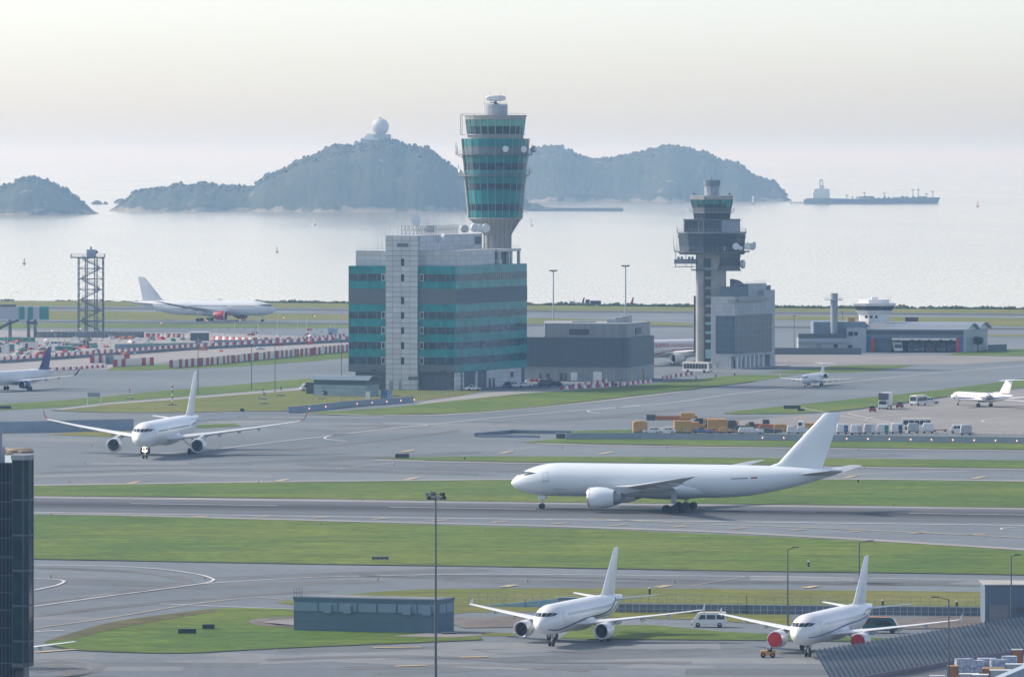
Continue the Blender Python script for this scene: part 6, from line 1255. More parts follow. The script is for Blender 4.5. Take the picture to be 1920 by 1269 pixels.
for k, (px, py, w, h, m, lab) in enumerate(((1318, 812, 5, .9, BLUE, 'low blue dolly under the boom lift'), (1336, 811.5, 4, 1.1, ORANGE, 'low orange rack right of the blue dolly'), (1360, 812, 3, 1.4, YEL, 'yellow steps unit in front of the blue cabbed truck'), (1376, 812, 3.5, .8, ORANGE, 'orange towbar rack near the small green truck'), (1408, 813, 6, 1.5, pm('white_tank', (.62, .63, .64), .5), 'white low wall of panels right of the small green truck'), (1440, 812.5, 5, 1.4, DGREY, 'dark dolly stack beside the white panels'), (1447, 808.5, 6, 1.7, ORANGE, 'orange loading rack behind the dark dolly stack'), (1470, 809, 5, 1.8, YEL, 'yellow belt frame right of the orange rack'), (1487, 813, 3, 1.9, MATS['white_tank'], 'left of two white ground power carts'), (1505, 813, 3, 1.8, MATS['white_tank'], 'right of two white ground power carts'))):
    r = thing('ground_equipment', lab, 'ground equipment', G(px, py), R(2)); q = MB(); q.bx(-w / 2, w / 2, -.8, .8, .35, h * .7); q.bx(-w / 2 + .2, w / 2 - w * .4, -.7, .7, h * .7, h); q.build('body', m, r, bevel=.04); q = MB(); q.bx(-w / 2 + .1, w / 2 + .8, -.7, .7, .22, .34); q.build('chassis', DARK, r)
    for x in (-w * .35, w * .35):
        for y in (-.7, .7): q = MB(); q.lathe((x, y, .24), [(.24, -.08), (.24, .08)], 10, axis='Y'); q.build('wheel', DARK, r)
    q = MB(); q.tube((w / 2 + .6, 0, .4), (w / 2 + 1.4, 0, .9), .05, n=4); q.build('towbar', YEL, r)
vehicle('equipment_truck', 'yellow tanker truck with a dark cab behind the blue cabbed truck', 'truck', G(1330, 804.5), hx(183), 'truck', VDARK, box=(.8, 2.6, YEL), L=7.5)
vehicle('equipment_truck', 'orange flatbed with a dark cab between the boom lift and the orange rack', 'truck', G(1420, 807), hx(2), 'truck', VDARK, box=(.8, 1.7, ORANGE), L=6)
vehicle('equipment_truck', 'white cabbed steps truck just left of the freighter fin', 'truck', G(1518, 810), hx(178), 'truck', VWHITE, box=(.8, 2.2, YEL), L=6)
ybox(1372, 805.5, 3.0, 2.2, 'small yellow box behind the blue cabbed truck', False); ybox(1300, 809.5, 2.6, 2.4, 'yellow box between the boom lift turret and the flat topped container', False)
random.seed(3)
rk = MB()
for i in range(16):     # rack of tow bars
    px = 1400 + random.random() * 128; py = 804.5 + random.random() * 4; p = G(px, py); t = thing('tow_bar', 'yellow tow bar lying in the row behind the ground equipment', 'tow bar', (p.x, p.y, 0), random.uniform(-.3, .3), 'tow bars behind the ground equipment'); q = MB(); q.tube((-2, 0, .5), (2, 0, .9), .11, n=5); q.build('bar', YEL if i % 3 else WHITE2, t); q = MB(); q.lathe((-.8, 0, .28), [(.28, -.3), (.28, .3)], 8, axis='Y'); q.build('wheel', DARK, t)
# cars at the office block, bus, far service vehicles
vehicle('parked_car', 'dark four wheel drive leftmost of the cars outside the teal office block', 'car', G(951, 727), hx(100), 'car', VDARK, Hh=1.8); vehicle('parked_car', 'middle white car of the group outside the teal office block', 'car', G(967, 726), hx(5), 'car', VWHITE, Hh=1.6); vehicle('parked_car', 'white saloon rightmost of the group outside the teal office block', 'car', G(984, 725.5), hx(5), 'car', VWHITE)
vehicle('pickup_truck', 'white pickup alone in front of the white pillars of the office block', 'car', G(886, 732), hx(20), 'car', VWHITE, Hh=1.7)
vehicle('parked_van', 'black van parked before the low dark building', 'van', G(1022, 724.5), hx(170), 'van', VDARK, L=4.2); vehicle('parked_car', 'black car with grey boxes right of the black van', 'car', G(1040, 724), hx(170), 'car', VDARK)
vehicle('airside_bus', 'white and grey apron bus beside the foot of the smaller control tower', 'bus', G(1308, 698.5), hx(-28), 'bus', VWHITE, L=9, Hh=3.2, roof=CREAM); vehicle('parked_van', 'yellow roofed van left of the grey service building', 'van', G(579, 733), hx(190), 'van', VWHITE, roof=YEL, L=5)
vehicle('tractor', 'dark green tractor among the barriers before the low dark building', 'tractor', G(1144, 724), hx(200), 'tug', pm('tractor_green', (.02, .08, .06), .5), L=4, W=2, Hh=2.6)
for k, (v, lab) in enumerate(((975, 'white fire engine at the garage mouth of the fire station'), (1085, 'dark fire engine beside the white one'), (1140, 'fire engine third from the shutter'), (1215, 'dark red fronted fire engine in the garage middle'), (1300, 'dark fire engine right of the dark red one'), (1375, 'dark fire engine nearest the right red post'))):
    r = vehicle('fire_engine', lab, 'fire engine', (xx(v), YF + 3 + (0 if k == 0 else 1.5), 0), hx(-90), 'truck', (VWHITE, DGREY, DGREY, pm('dark_fire_red', (.14, .015, .02), .5), DGREY, DGREY)[k], L=9, W=2.9, Hh=3.0, box=(.8, 3.4, (PGREY, DGREY, DGREY, DGREY, DGREY, DGREY)[k]))
    q = MB(); q.tube((-3, 0, 3.7), (4.2, .3, 3.9), .28, n=6); q.build('water_cannon', DGREY, r)
# people / steps at the private jet left out; a small tree by the fire station
tr = thing('tree', 'small round tree at the right end of the fire station', 'tree', (PX(f4(1573), YF + 8), YF + 8, 0)); q = MB(); q.tube((0, 0, 0), (.1, 0, 2), .22, .13, 7); q.tube((.1, 0, 1.9), (.9, .2, 3.2), .1, .05, 5); q.tube((.1, 0, 1.9), (-.7, -.2, 3.3), .1, .05, 5); q.build('trunk', pm('bark', (.08, .06, .045), .9), tr)
random.seed(11); q = MB()
for i in range(420):
    d = Vector((random.gauss(0, 1), random.gauss(0, 1), random.gauss(0, 1))).normalized() * (random.random() ** .4) * 1.9; c = Vector((0, 0, 3.6)) + Vector((d.x, d.y, d.z * .75)); n = Vector((random.gauss(0, 1), random.gauss(0, 1), random.gauss(0, 1))).normalized(); u = n.orthogonal() * .28; v = n.cross(u).normalized() * .2; q.add([c - u, c - v, c + u, c + v], [(0, 1, 2, 3)])
q.build('crown', leaf, tr)

# ------------------------------------------------------------------ walls, fences, lights
def wall_with_lights(name, label, pts, h, mat, lights=(), lh=.55, posts=None, th=.35):
    a = G(*pts[0]); o = thing(name, label, 'wall', a); mb = MB(a); gp = [G(*p) for p in pts]
    for p, q in zip(gp, gp[1:]): Wall(p, q).slab(mb, 0, (q - p).length, 0, h, -th / 2, th / 2)
    mb.build('wall_panel', mat, o)
    mb = MB(a)
    for p, q in zip(gp, gp[1:]): Wall(p, q).slab(mb, 0, (q - p).length, h, h + .1, -th / 2 - .05, th / 2 + .06)
    mb.build('coping', MGREY, o)
    for px in lights:
        for p, q in zip(gp, gp[1:]):
            w_ = Wall(p, q); u = w_.u(px)
            if 0 <= u <= w_.len: c = w_.at(u, th / 2 + .12, h * lh); mb = MB(a); mb.lathe(c, [(.02, -.13), (.10, -.06), (.10, .06), (.02, .13)], 8); mb.build('lamp', LAMPW, o)
    if posts:
        st, ph = posts; mb = MB(a)
        for p, q in zip(gp, gp[1:]):
            n = int((q - p).length / st)
            for i in range(n + 1): c = p + (q - p) * i / max(1, n); mb.tube((c.x, c.y, h), (c.x, c.y, h + ph), .045, n=4)
            for z in (.5, 1): mb.tube((p.x, p.y, h + ph * z), (q.x, q.y, h + ph * z), .03, n=4)
        mb.build('railing', STEEL, o)
    return o
WBLUE = pm('blue_grey_wall_paint', (.26, .31, .38), .8, 0, .1, .3, stretch=(1, 1, 2)); WDARK = pm('dark_trench_wall', (.145, .185, .235), .85, 0, .15, .4)
wall_with_lights('retaining_wall', 'long low lamp studded wall in front of the equipment park and apron', [(1060, 823.5), (1200, 823), (1560, 827), (1920, 831.5), (2060, 833)], 1.35, WBLUE, [1430, 1470, 1588, 1628, 1668, 1708, 1747, 1787, 1827, 1867, 1907], .5, (2.2, 1.5))
wall_with_lights('retaining_wall', 'low lamp studded wall sloping up towards the teal office block', [(540, 774), (578, 771), (640, 764), (700, 759.5), (775, 754)], 1.5, WBLUE, [578, 609, 668, 696, 723.5, 750, 775], .5)
wall_with_lights('retaining_wall', 'blue grey channel wall at the left behind the wide taxiing airliner', [(-60, 812), (60, 811), (150, 808), (250, 806)], 2.6, WBLUE, [], .5)
wall_with_lights('culvert_wall', 'low dark kerb of the culvert left of the equipment park', [(890, 818), (960, 812), (1070, 814)], .75, WDARK)
wall_with_lights('culvert_wall', 'short stub of grey wall along the near side of the culvert', [(895, 819.5), (1012, 820.5)], .5, WBLUE)
r = thing('culvert_hut', 'small dark cabinet at the joint of the culvert and the long wall', 'cabinet', G(1062, 821.5)); q = MB(); q.bx(-2.4, .8, -.6, .6, 0, 1.1); q.build('body', DGREY, r); q = MB(); q.bx(-2.6, 1.0, -.8, .8, 1.1, 1.2); q.build('lid', MGREY, r)
wall_with_lights('trench_wall', 'dark trench wall topped by a pale railing behind the two parked jets', [(1146, 1147), (1400, 1149.5), (1846, 1154)], 1.15, WDARK, [], .5, (1.35, .25))
for label, pts, st, h in (('pale post and rail fence on the far side of the trench', [(880, 1126), (1100, 1128), (1400, 1131), (1846, 1135)], 1.3, 1.2), ('pale railing standing close in front of the trench wall', [(1146, 1148.3), (1400, 1150.8), (1846, 1155.3)], 1.0, 1.35), ('thin wire fence left of the stripe-bellied jet', [(878, 1138), (985, 1139.5), (1060, 1141)], 1.6, 1.3), ('light fence before the grey service building', [(560, 752.5), (640, 753), (690, 752)], 1.2, 1.7), ('pale picket fence between the kiosk and the office block', [(690, 757), (770, 751), (862, 741)], 1.4, 1.9), ('wire fence beyond the construction site', [(395, 631), (520, 629), (655, 626)], 3, 2.4)):
    a = G(*pts[0]); o = thing('railing_fence', label, 'fence', a); gp = [G(*p) for p in pts]
    tot = sum((q_ - p).length for p, q_ in zip(gp, gp[1:])); st = max(st, tot / 98)
    for p, q_ in zip(gp, gp[1:]):
        n = int((q_ - p).length / st)
        for i in range(n + 1): c = p + (q_ - p) * i / max(1, n); mb = MB(a); mb.tube((c.x, c.y, 0), (c.x, c.y, h), .06, n=4); mb.build('post', STEEL, o)
    mb = MB(a)
    for p, q_ in zip(gp, gp[1:]):
        for z in (.45, .97): mb.tube((p.x, p.y, h * z), (q_.x, q_.y, h * z), .035, n=4)
    mb.build('rail', STEEL, o)
r = thing('ramp_wall', 'pale blue tapering ramp wall behind the left wing of the stripe-bellied jet', 'wall', G(912, 1137)); a, b = G(912, 1137) - r.location, G(1046, 1139) - r.location; q = MB(); q.hexa([(a.x, a.y, 0), (b.x, b.y, 0), (b.x, b.y + .3, 0), (a.x, a.y + .3, 0), (a.x, a.y, .15), (b.x, b.y, 1.35), (b.x, b.y + .3, 1.35), (a.x, a.y + .3, .15)]); q.build('panel', pm('light_blue_wall', (.20, .36, .46), .6, 0, .08, .6), r)
q = MB(); q.bx(b.x, b.x + 3.2, b.y - .1, b.y + 2, 0, 1.5); q.build('end_block', WDARK, r)

# slatted blast fence leaning back, bottom right
BF0, BF1 = G(1560, 1284), G(1996, 1208); bf = thing('blast_fence', 'long grey slatted blast fence leaning back in the bottom right corner', 'fence', BF0); d = (BF1 - BF0); Ln = d.length; d.normalize(); nb = Vector((-d.y, d.x, 0)); Hb, Lb = 3.75, 2.45
PERF = bpy.data.materials.new('perforated_grey_panel'); PERF.use_nodes = True; nt = PERF.node_tree; b_ = nt.nodes['Principled BSDF']; b_.inputs['Base Color'].default_value = (.23, .27, .31, 1); b_.inputs['Roughness'].default_value = .6
t_ = nd(nt, 'ShaderNodeBsdfTransparent'); mxs = nd(nt, 'ShaderNodeMixShader'); mxs.inputs[0].default_value = .45; nt.links.new(b_.outputs[0], mxs.inputs[1]); nt.links.new(t_.outputs[0], mxs.inputs[2]); nt.links.new(mxs.outputs[0], nt.nodes['Material Output'].inputs[0])
Pf = lambda u, t, o=0.0: d * u + nb * (Lb * t + o) + Vector((0, 0, .5 + Hb * t + o * -.4))
nr = 52
for i in range(nr + 1):
    u = Ln * i / nr; q = MB(); q.tube(Pf(u, 0, -.1), Pf(u, 1.045, -.1), .06, .055, n=4); q.build('rib', pm('dark_fence_rib', (.035, .05, .065), .6), bf)
q = MB(); p = [Pf(0, 0), Pf(Ln, 0), Pf(Ln, 1), Pf(0, 1)]; nn = (nb * .0 + Vector((0, 0, 0))); o_ = nb * .05; q.hexa([p[0], p[1], p[1] + o_, p[0] + o_, p[3], p[2], p[2] + o_, p[3] + o_]); q.build('perforated_panel', PERF, bf)
q = MB()
for t in (.33, .66): q.tube(Pf(0, t, .1), Pf(Ln, t, .1), .05, n=4)
q.build('rail', MGREY, bf)
q = MB(); q.hexa([-nb * .25, d * Ln - nb * .25, d * Ln + nb * .25, nb * .25, -nb * .25 + Vector((0, 0, .5)), d * Ln - nb * .25 + Vector((0, 0, .5)), d * Ln + nb * .25 + Vector((0, 0, .5)), nb * .25 + Vector((0, 0, .5))]); q.build('kerb', pm('mauve_kerb', (.24, .20, .23), .8, 0, .12, 1), bf)
# cargo in the corner
def pallet(px, py, w, h, lab):
    r = thing('wrapped_pallet', lab, 'pallet', G(px, py), R(random.uniform(-10, 10))); q = MB(); n = 12; rg = []
    for k in range(6):
        z = .18 + (h - .18) * k / 5; rg.append([((w / 2 * (1 + random.uniform(-.05, .05))) * (abs(math.cos(t)) ** .35) * (1 if math.cos(t) > 0 else -1), .6 * (1 + random.uniform(-.06, .06)) * (abs(math.sin(t)) ** .35) * (1 if math.sin(t) > 0 else -1), z + random.uniform(-.03, .03)) for t in [2 * math.pi * (i + .5) / n for i in range(n)]])
    q.loft(rg); q.build('wrapped_load', pm('blue_white_film', (.30, .34, .46), .25, 0, .45, 3.5, rgb2=(.52, .54, .6), bigscale=1.6), r); q = MB(); q.bx(-w / 2, w / 2, -.6, .6, 0, .16); q.build('base', YEL, r)
for a in ((1808, 1262, 2.4, 1.9, 'tall blue wrapped pallet nearest the lamp post in the corner'), (1829, 1262, 2.0, 1.7, 'blue wrapped pallet with white film right of the tallest one'), (1850, 1255, 2.4, 1.5, 'wide low wrapped pallet behind the first two'), (1872, 1256, 2.2, 1.4, 'wrapped pallet in the middle of the back row'), (1893, 1251, 2.0, 1.5, 'last wrapped pallet before the yellow rack on the right')): pallet(*a)
def crate(px, py, w, h, m1, m2, lab):
    r = thing('cargo_container', lab, 'container', G(px, py), R(-3)); q = MB(); q.bx(-w / 2, w / 2, -.7, .7, .1, h); q.build('body', m1, r, bevel=.03); q = MB(); q.bx(-w / 2 - .04, w / 2 + .04, -.75, .75, h, h + .08); q.build('lid', m2, r)
    q = MB()
    for x in (-w / 2, w / 2): q.tube((x, -.74, .1), (x, -.74, h), .05, n=4)
    q.build('corner_post', DGREY, r)
for a in ((1786, 1272, 1.3, 1.6, ORANGE, YEL, 'orange framed container beside the lamp post'), (1907, 1245, 1.4, 1.9, ORANGE, VWHITE, 'orange framed container at the right edge'), (1757, 1280, 1.9, .9, STEEL, VWHITE, 'low white topped container at the lower left of the cargo'), (1817, 1281, 2.4, 1.2, STEEL, VWHITE, 'white topped container below the tallest wrapped pallet'), (1838, 1284, 2.0, 1.3, STEEL, VWHITE, 'white lidded container at the bottom beside the grey roof'), (1862, 1272, 2.6, 1.3, ORANGE, YEL, 'container with a yellow lid and orange sides in the middle of the cargo'), (1880, 1277, 3.2, 1.4, STEEL, VWHITE, 'wide white lidded container behind the grey roof'), (1905, 1264, 2.6, 1.3, STEEL, VWHITE, 'white lidded container above the grey roof on the right')): crate(*a)
r = thing('grey_roof', 'pale blue grey sloping roof in the extreme bottom right corner', 'roof', G(1890, 1330)); q = MB(); zt = 3.9; Yq = G(1890, 1330).y; P_ = lambda px, py: Vector((PX(px, Yq), Yq, PZ(py, Yq))) - r.location; a, b, c = P_(1838, 1285), P_(1925, 1248), P_(1980, 1225); q.loft([[(p.x, -1, 0), (p.x, 3, 0), (p.x, 3, p.z), (p.x, -1, p.z)] for p in (a, b, c)]); q.build('roof_sheet', pm('pale_roof_sheet', (.26, .33, .38), .5, 0, .06, 1), r)

# ------------------------------------------------------------------ poles, signs, markers
POLE = pm('pole_grey', (.10, .115, .13), .5, .4, .1, 1)
def lamp_post(px, py_top, py_base, arm, lab, group=None, r0=.13):
    p = G(px, py_base); h = PZ(py_top, p.y); r = thing('lamp_post', lab, 'lamp post', p, 0, group); q = MB(); q.tube((0, 0, 0), (0, 0, h), r0, r0 * .6, 8); q.build('pole', POLE, r, True)
    q = MB(); q.tube((0, 0, h - .05), (arm * .8, 0, h + .25), .05, n=5); q.build('arm', POLE, r); q = MB(); q.box((arm, 0, h + .28), (.95, .32, .16)); q.build('lamp_head', DGREY, r, bevel=.04)
lamp_post(1477, 1029, 1172, 1.1, 'lamp post rising left of the nose of the red-covered jet'); lamp_post(1611, 1017, 1176, 1.6, 'lamp post behind the tail fin of the red-covered jet'); lamp_post(1896, 1043, 1180, .9, 'lamp post in front of the storage shed at the right edge'); lamp_post(1779, 1123, 1290, -1.7, 'lamp post rising out of the blast fence with its arm to the left')
# tall floodlight mast in the foreground
Ym = 620.0; m_ = thing('floodlight_mast', 'tall dark floodlight mast rising through the foreground in front of the grey block', 'floodlight mast', (PX(817, Ym), Ym, 0)); hM = PZ(930, Ym)
q = MB(); q.tube((0, 0, 0), (0, 0, hM), .19, .075, 12); q.build('pole', POLE, m_, True); q = MB(); q.lathe((0, 0, hM - .3), [(.75, 0), (.8, .05), (.8, .15), (.7, .2)], 12); q.tube((-.9, 0, hM - .2), (.9, 0, hM - .2), .05, n=4); q.tube((-.8, 0, hM + .2), (.8, 0, hM + .2), .05, n=4); q.build('head_frame', DGREY, m_)
random.seed(5)
for i in range(10): t = 2 * math.pi * i / 10; q = MB(); q.box((.82 * math.cos(t), .82 * math.sin(t), hM - .15 + .35 * (i % 2)), (.34, .3, .3), t); q.build('floodlight', (DARK, DGREY, MGREY)[i % 3], m_)
q = MB(); q.tube((0, 0, hM), (0, 0, hM + .55), .04, n=5); q.box((-.4, 0, hM + .4), (.25, .2, .2)); q.build('mast_top', MGREY, m_)
for px, yt, yb, lab in ((1037.5, 508, 684, 'tall pale floodlight mast behind the low building, the left of two'), (1173, 499, 688, 'tall pale floodlight mast behind the low building, the right of two')):
    p = G(px, yb); h = PZ(yt, p.y); r = thing('floodlight_mast', lab, 'floodlight mast', p); q = MB(); q.tube((0, 0, 0), (0, 0, h), .32, .17, 8); q.build('pole', pm('pale_mast', (.34, .38, .42), .5), r, True); q = MB(); q.lathe((0, 0, h - .2), [(1.0, 0), (1.1, .3), (.3, .5)], 10); q.build('head_frame', MGREY, r)
    for i in range(6): t = math.pi * i / 3; q = MB(); q.box((1.0 * math.cos(t), 1.0 * math.sin(t), h + .1), (.55, .5, .4), t); q.build('floodlight', DGREY, r)
for px, yt, yb, lab in ((371.3, 650, 739, 'thin light pole in the grass, leftmost of four, right of the airliner fin'), (471.6, 646, 730, 'thin light pole in the grass, second from the airliner fin'), (515.6, 646, 736, 'thin light pole in the grass, third from the airliner fin'), (640, 639, 703, 'thin light pole against the left edge of the teal office block'), (1489, 592, 660, 'thin pole in front of the fire station yard'), (1579, 585, 610, 'short thin pole right of the fire station chimney')):
    p = G(px, yb); h = PZ(yt, p.y); r = thing('light_pole', lab, 'light pole', p); q = MB(); q.tube((0, 0, 0), (0, 0, h), .14, .08, 6); q.build('pole', POLE, r); q = MB(); q.box((0, 0, h), (.7, .35, .3)); q.build('lamp_head', DGREY, r)
for i, (px, yt, yb) in enumerate(((20, 549, 628), (520, 590, 630), (558, 592, 630), (575, 592, 630), (627, 590, 628), (440, 600, 632), (484, 600, 632))):
    p = G(px, yb); h = PZ(yt, p.y); r = thing('street_lamp', ('slim lamp post with an arm above the boarding bridge' if i == 0 else 'slim lamp post along the far side of the construction site'), 'lamp post', p, 0, None if i == 0 else 'lamps beyond the construction site'); q = MB(); q.tube((0, 0, 0), (0, 0, h), .09, .06, 5); q.tube((0, 0, h), (2.2, 0, h + .2), .05, n=4); q.build('pole', STEEL, r); q = MB(); q.box((2.4, 0, h + .2), (.7, .3, .2)); q.build('lamp_head', MGREY, r)
# runway lamps that are lit
for px, py in ((302, 611), (388, 606), (450, 606), (532, 601), (590, 598), (150, 622), (97, 626)):
    p = G(px, py); r = thing('taxiway_lamp', 'small lit lamp on a short stalk along the far taxiway', 'lamp', p, 0, 'lit lamps along the far taxiway'); q = MB(); q.tube((0, 0, 0), (0, 0, 1.0), .05, n=4); q.build('stalk', DGREY, r); q = MB(); q.lathe((0, 0, 1.15), [(.02, -.15), (.13, -.07), (.13, .07), (.02, .15)], 8); q.build('bulb', LAMPW, r)
def board(px, py, w, h, lab, leg=0.0, mat=VDARK, d=.4, cat='marker board', name='marker_board', hd=0.0):
    r = thing(name, lab, cat, G(px, py), hd); q = MB(); q.bx(-w / 2, w / 2, -d / 2, d / 2, leg + .12, leg + h); q.build('panel', mat, r)
    for x in (-w * .45, w * .45): q = MB(); q.bx(x - .07, x + .07, -d * .4, d * .4, 0, leg + .12 if leg == 0 else leg + h); q.build('leg', MGREY, r)
    return r
board(351, 1188, 2.5, .75, 'black sign board lying low on the foreground grass, the nearer of two'); board(391, 1179.5, 1.7, .75, 'black sign board on the foreground grass, the farther of two')
board(754, 859, 3.0, 1.0, 'dark low sign box at the pointed end of a grass strip'); board(10, 767, 3.0, .9, 'dark low sign box on the grass at the left edge'); board(1485, 767, 4.4, 1.0, 'dark green sign box on the tapering grass island right of centre', mat=pm('dark_green_box', (.03, .07, .05), .6)); board(454, 772, 1.0, .9, 'small black box at the front edge of the dry grass'); board(1502, 771, 1.8, .7, 'small spiky marker right of the dark green sign box')
r = board(713, 1052, 2.8, .62, 'taxiway sign seen from behind with four framed panels on the wide grass', leg=.2, mat=MGREY)
for k in range(4): q = MB(); q.bx(-1.3 + k * .66, -.75 + k * .66, -.24, -.2, .38, .72); q.build('panel_recess', DGREY, r)
nbp = G(176, 762.5); r = thing('notice_board', 'large plain grey notice board on two white posts in the grass at left', 'notice board', nbp); h = PZ(736, nbp.y); q = MB(); q.bx(-1.65, 1.65, -.06, .06, h - 1.1, h); q.build('panel', pm('board_grey', (.22, .27, .30), .6), r)
for x in (-1.75, 1.75): q = MB(); q.bx(x - .1, x + .1, -.1, .1, 0, h - .1); q.build('post', WHITE2, r)
for px, yt, yb, lab in ((243.5, 731, 748, 'short red topped marker post in the grass above the taxiing airliner'), (323, 725, 760, 'striped instrument post with a red top beside the airliner fin'), (493, 730, 748, 'black and white instrument post, left of three by the kiosk'), (495.5, 737, 757, 'black and white banded post standing in front of the left one'), (527, 727, 742, 'short black and white instrument post nearest the kiosk'), (605, 727, 748, 'striped post with a dark dish before the kiosk')):
    p = G(px, yb); h = PZ(yt, p.y); r = thing('instrument_post', lab, 'instrument post', p); q = MB()
    n = 6
    for k in range(n): q.tube((0, 0, h * k / n), (0, 0, h * (k + 1) / n), .12, n=6, mi=k % 2)
    q.build('post', [DARK, WHITE2], r); q = MB(); q.box((0, 0, h), (.5, .4, .4)); q.build('sensor', RED if 'red' in lab else DGREY, r); q = MB(); q.box((0, 0, .12), (2.4, 1.2, .25)); q.build('base_slab', DGREY, r)
r = bpy.data.objects['instrument_post.005'] if 'instrument_post.005' in bpy.data.objects else r
dish('dark_dish', None, Vector(G(610, 747)) + Vector((0, 0, 1.5)), .8, (.6, -.7, .4), pm('brown_dish', (.10, .07, .07), .7)); tag(bpy.data.objects['dark_dish'], 'small brown dish on the grass before the kiosk', 'dish')
for k, (px, py, w, h, m, lab) in enumerate(((661, 741, 1.2, 1.4, PGREY, 'white equipment cabinet at the right wall of the kiosk'), (677, 741.5, 1.1, 1.4, PGREY, 'white equipment cabinet right of its twin by the kiosk'), (690, 752, 1.2, 2.6, VWHITE, 'tall white cabinet by the fence right of the kiosk'), (720, 752, 1.8, 3.0, BLUE, 'dark blue cabinet behind the lamp wall'), (731, 752, 1.4, 3.0, pm('pale_blue_cab', (.2, .3, .38), .6), 'pale blue cabinet right of the dark blue one'), (842, 1188.5, 2.0, .25, DARK, 'flat dark plate at the right corner of the grey block'))):
    r = thing('equipment_cabinet', lab, 'cabinet', G(px, py)); q = MB(); q.bx(-w / 2, w / 2, -.4, .4, 0, h); q.build('body', m, r, bevel=.03); q = MB(); q.bx(-w / 2 - .06, w / 2 + .06, -.46, .46, h, h + .06); q.build('lid', MGREY, r)
# low edge lights and stub posts on the field
for k, (px, py, h, lab) in enumerate(((1516, 1062, .8, 'dark white capped stub post alone on the wide grass beside a lamp post'), (1218, 1115, 1.0, 'dark stub post with a white cap behind the tailplane of the stripe-bellied jet'), (1609, 904, .6, 'dark stub post behind the freighter tail'), (871, 861, .6, 'dark stub post in the thin grass strip right of the sign box'), (1655, 1137, .9, 'dark stub post by the trench behind the red-covered jet, left of two'), (1794, 1139, .9, 'dark stub post by the trench left of the shed'), (1305, 711, .9, 'small dark post on the grass edge before the smaller tower, left of three'), (1342, 707, .9, 'small dark post on the grass edge before the smaller tower, middle'), (1377, 704, .9, 'small dark post on the grass edge before the smaller tower, right'))):
    r = thing('stub_post', lab, 'post', G(px, py)); q = MB(); q.tube((0, 0, 0), (0, 0, h), .16, n=8); q.build('post', DARK, r); q = MB(); q.tube((0, 0, h), (0, 0, h + .14), .17, .1, n=8); q.build('cap', WHITE2, r)
random.seed(21)
el0 = None
for y0, y1, n in ((961.5, 1031, 7), (931, 951, 7), (1081, 1100, 6), (869, 880, 6), (835, 846, 6), (905, 903, 5)):
    for i in range(n):
        px = 130 + 1750 * i / n + random.uniform(-50, 50); py = y0 + (y1 - y0) * (px / 1920) + random.uniform(-1, 1); p = G(px, py)
        if el0 is None:
            el0 = thing('edge_light', 'tiny taxiway edge light on the pavement', 'edge light', p, 0, 'edge lights along runway and taxiways'); q = MB(); q.tube((0, 0, 0), (0, 0, .35), .09, .06, 6); q.build('stem', DGREY, el0); q = MB(); q.lathe((0, 0, .42), [(.02, -.1), (.11, -.06), (.1, .06), (.02, .1)], 8); q.build('lens', pm('amber_lens', (.5, .25, .08), .3), el0)
        else: copy_tree(el0, loc=p)

# ------------------------------------------------------------------ construction site at left
bar_mesh = {}
def barrier(px, py, w, h, red, lab, grp, ang):
    key = (w, h, red)
    if key not in bar_mesh:
        q = MB(); q.profile([(-.28, 0), (.28, 0), (.28, h * .25), (.12, h * .5), (.1, h), (-.1, h), (-.12, h * .5), (-.28, h * .25)], -w / 2, w / 2)
        q.v = [(y, x, z) for x, y, z in q.v]; o = q.build('traffic_barrier', RED if red else VWHITE, None); bar_mesh[key] = o
    else: o = bar_mesh[key].copy(); col.objects.link(o)
    o.location = G(px, py); o.rotation_euler = (0, 0, ang); tag(o, ('red' if red else 'white') + lab, 'traffic barrier', ('red' if red else 'white') + grp); return o
def bar_row(pts, n, w, h, lab, grp, jit=0.0, alt=True):
    gp = [G(*p) for p in pts]; tot = sum((b - a).length for a, b in zip(gp, gp[1:]))
    for i in range(n):
        s = tot * (i + .5) / n
        for a, b in zip(gp, gp[1:]):
            l = (b - a).length
            if s <= l: break
            s -= l
        p = a + (b - a) * s / l; py = HY + F * H / p.y; px = CX + p.x * F / p.y
        barrier(px + random.uniform(-jit, jit), py + random.uniform(-jit, jit) * .3, w, h, (i % 2 == 0) if alt else random.random() < .6, lab, grp, math.atan2((b - a).y, (b - a).x))
# causeway with a parapet of barriers
cw = [(-40, 682), (4, 681), (150, 671), (360, 656), (520, 648), (660, 641)]; a = G(*cw[0]); o = thing('causeway_parapet', 'low grey concrete parapet carrying the long barrier row across the construction site', 'parapet', a); mb = MB(a); gp = [G(*p) for p in cw]
for p, q_ in zip(gp, gp[1:]): Wall(p, q_).slab(mb, 0, (q_ - p).length, 0, 1.0, -.3, .3)
mb.build('concrete_kerb', CONCD, o)
before = set(bpy.data.objects)
bar_row(cw, 112, 1.15, 1.1, ' plastic barrier in the long row along the causeway', ' barriers of the causeway row')
for o in set(bpy.data.objects) - before: o.location.z = 1.0
bar_row([(78, 696), (140, 693), (200, 689)], 22, 1.05, 1.0, ' low barrier behind the wing of the purple tailed airliner', ' barriers beside the purple tailed airliner')
bar_row([(275, 632), (352, 633)], 16, 1.7, 1.4, ' barrier in the far row left of the grey container', ' barriers left of the container')
bar_row([(398, 637), (470, 640), (560, 639), (650, 632)], 44, 1.5, 1.3, ' barrier in the far row right of the grey container', ' barriers right of the container')
bar_row([(1050, 731), (1130, 726), (1180, 722), (1222, 717)], 26, 1.15, 1.1, ' barrier in the row on the grass before the low dark building', ' barriers before the low building')
bar_row([(1072, 727), (1140, 716)], 12, 1.1, 1.1, ' barrier in the second slanting row before the low dark building', ' barriers of the slanting row')
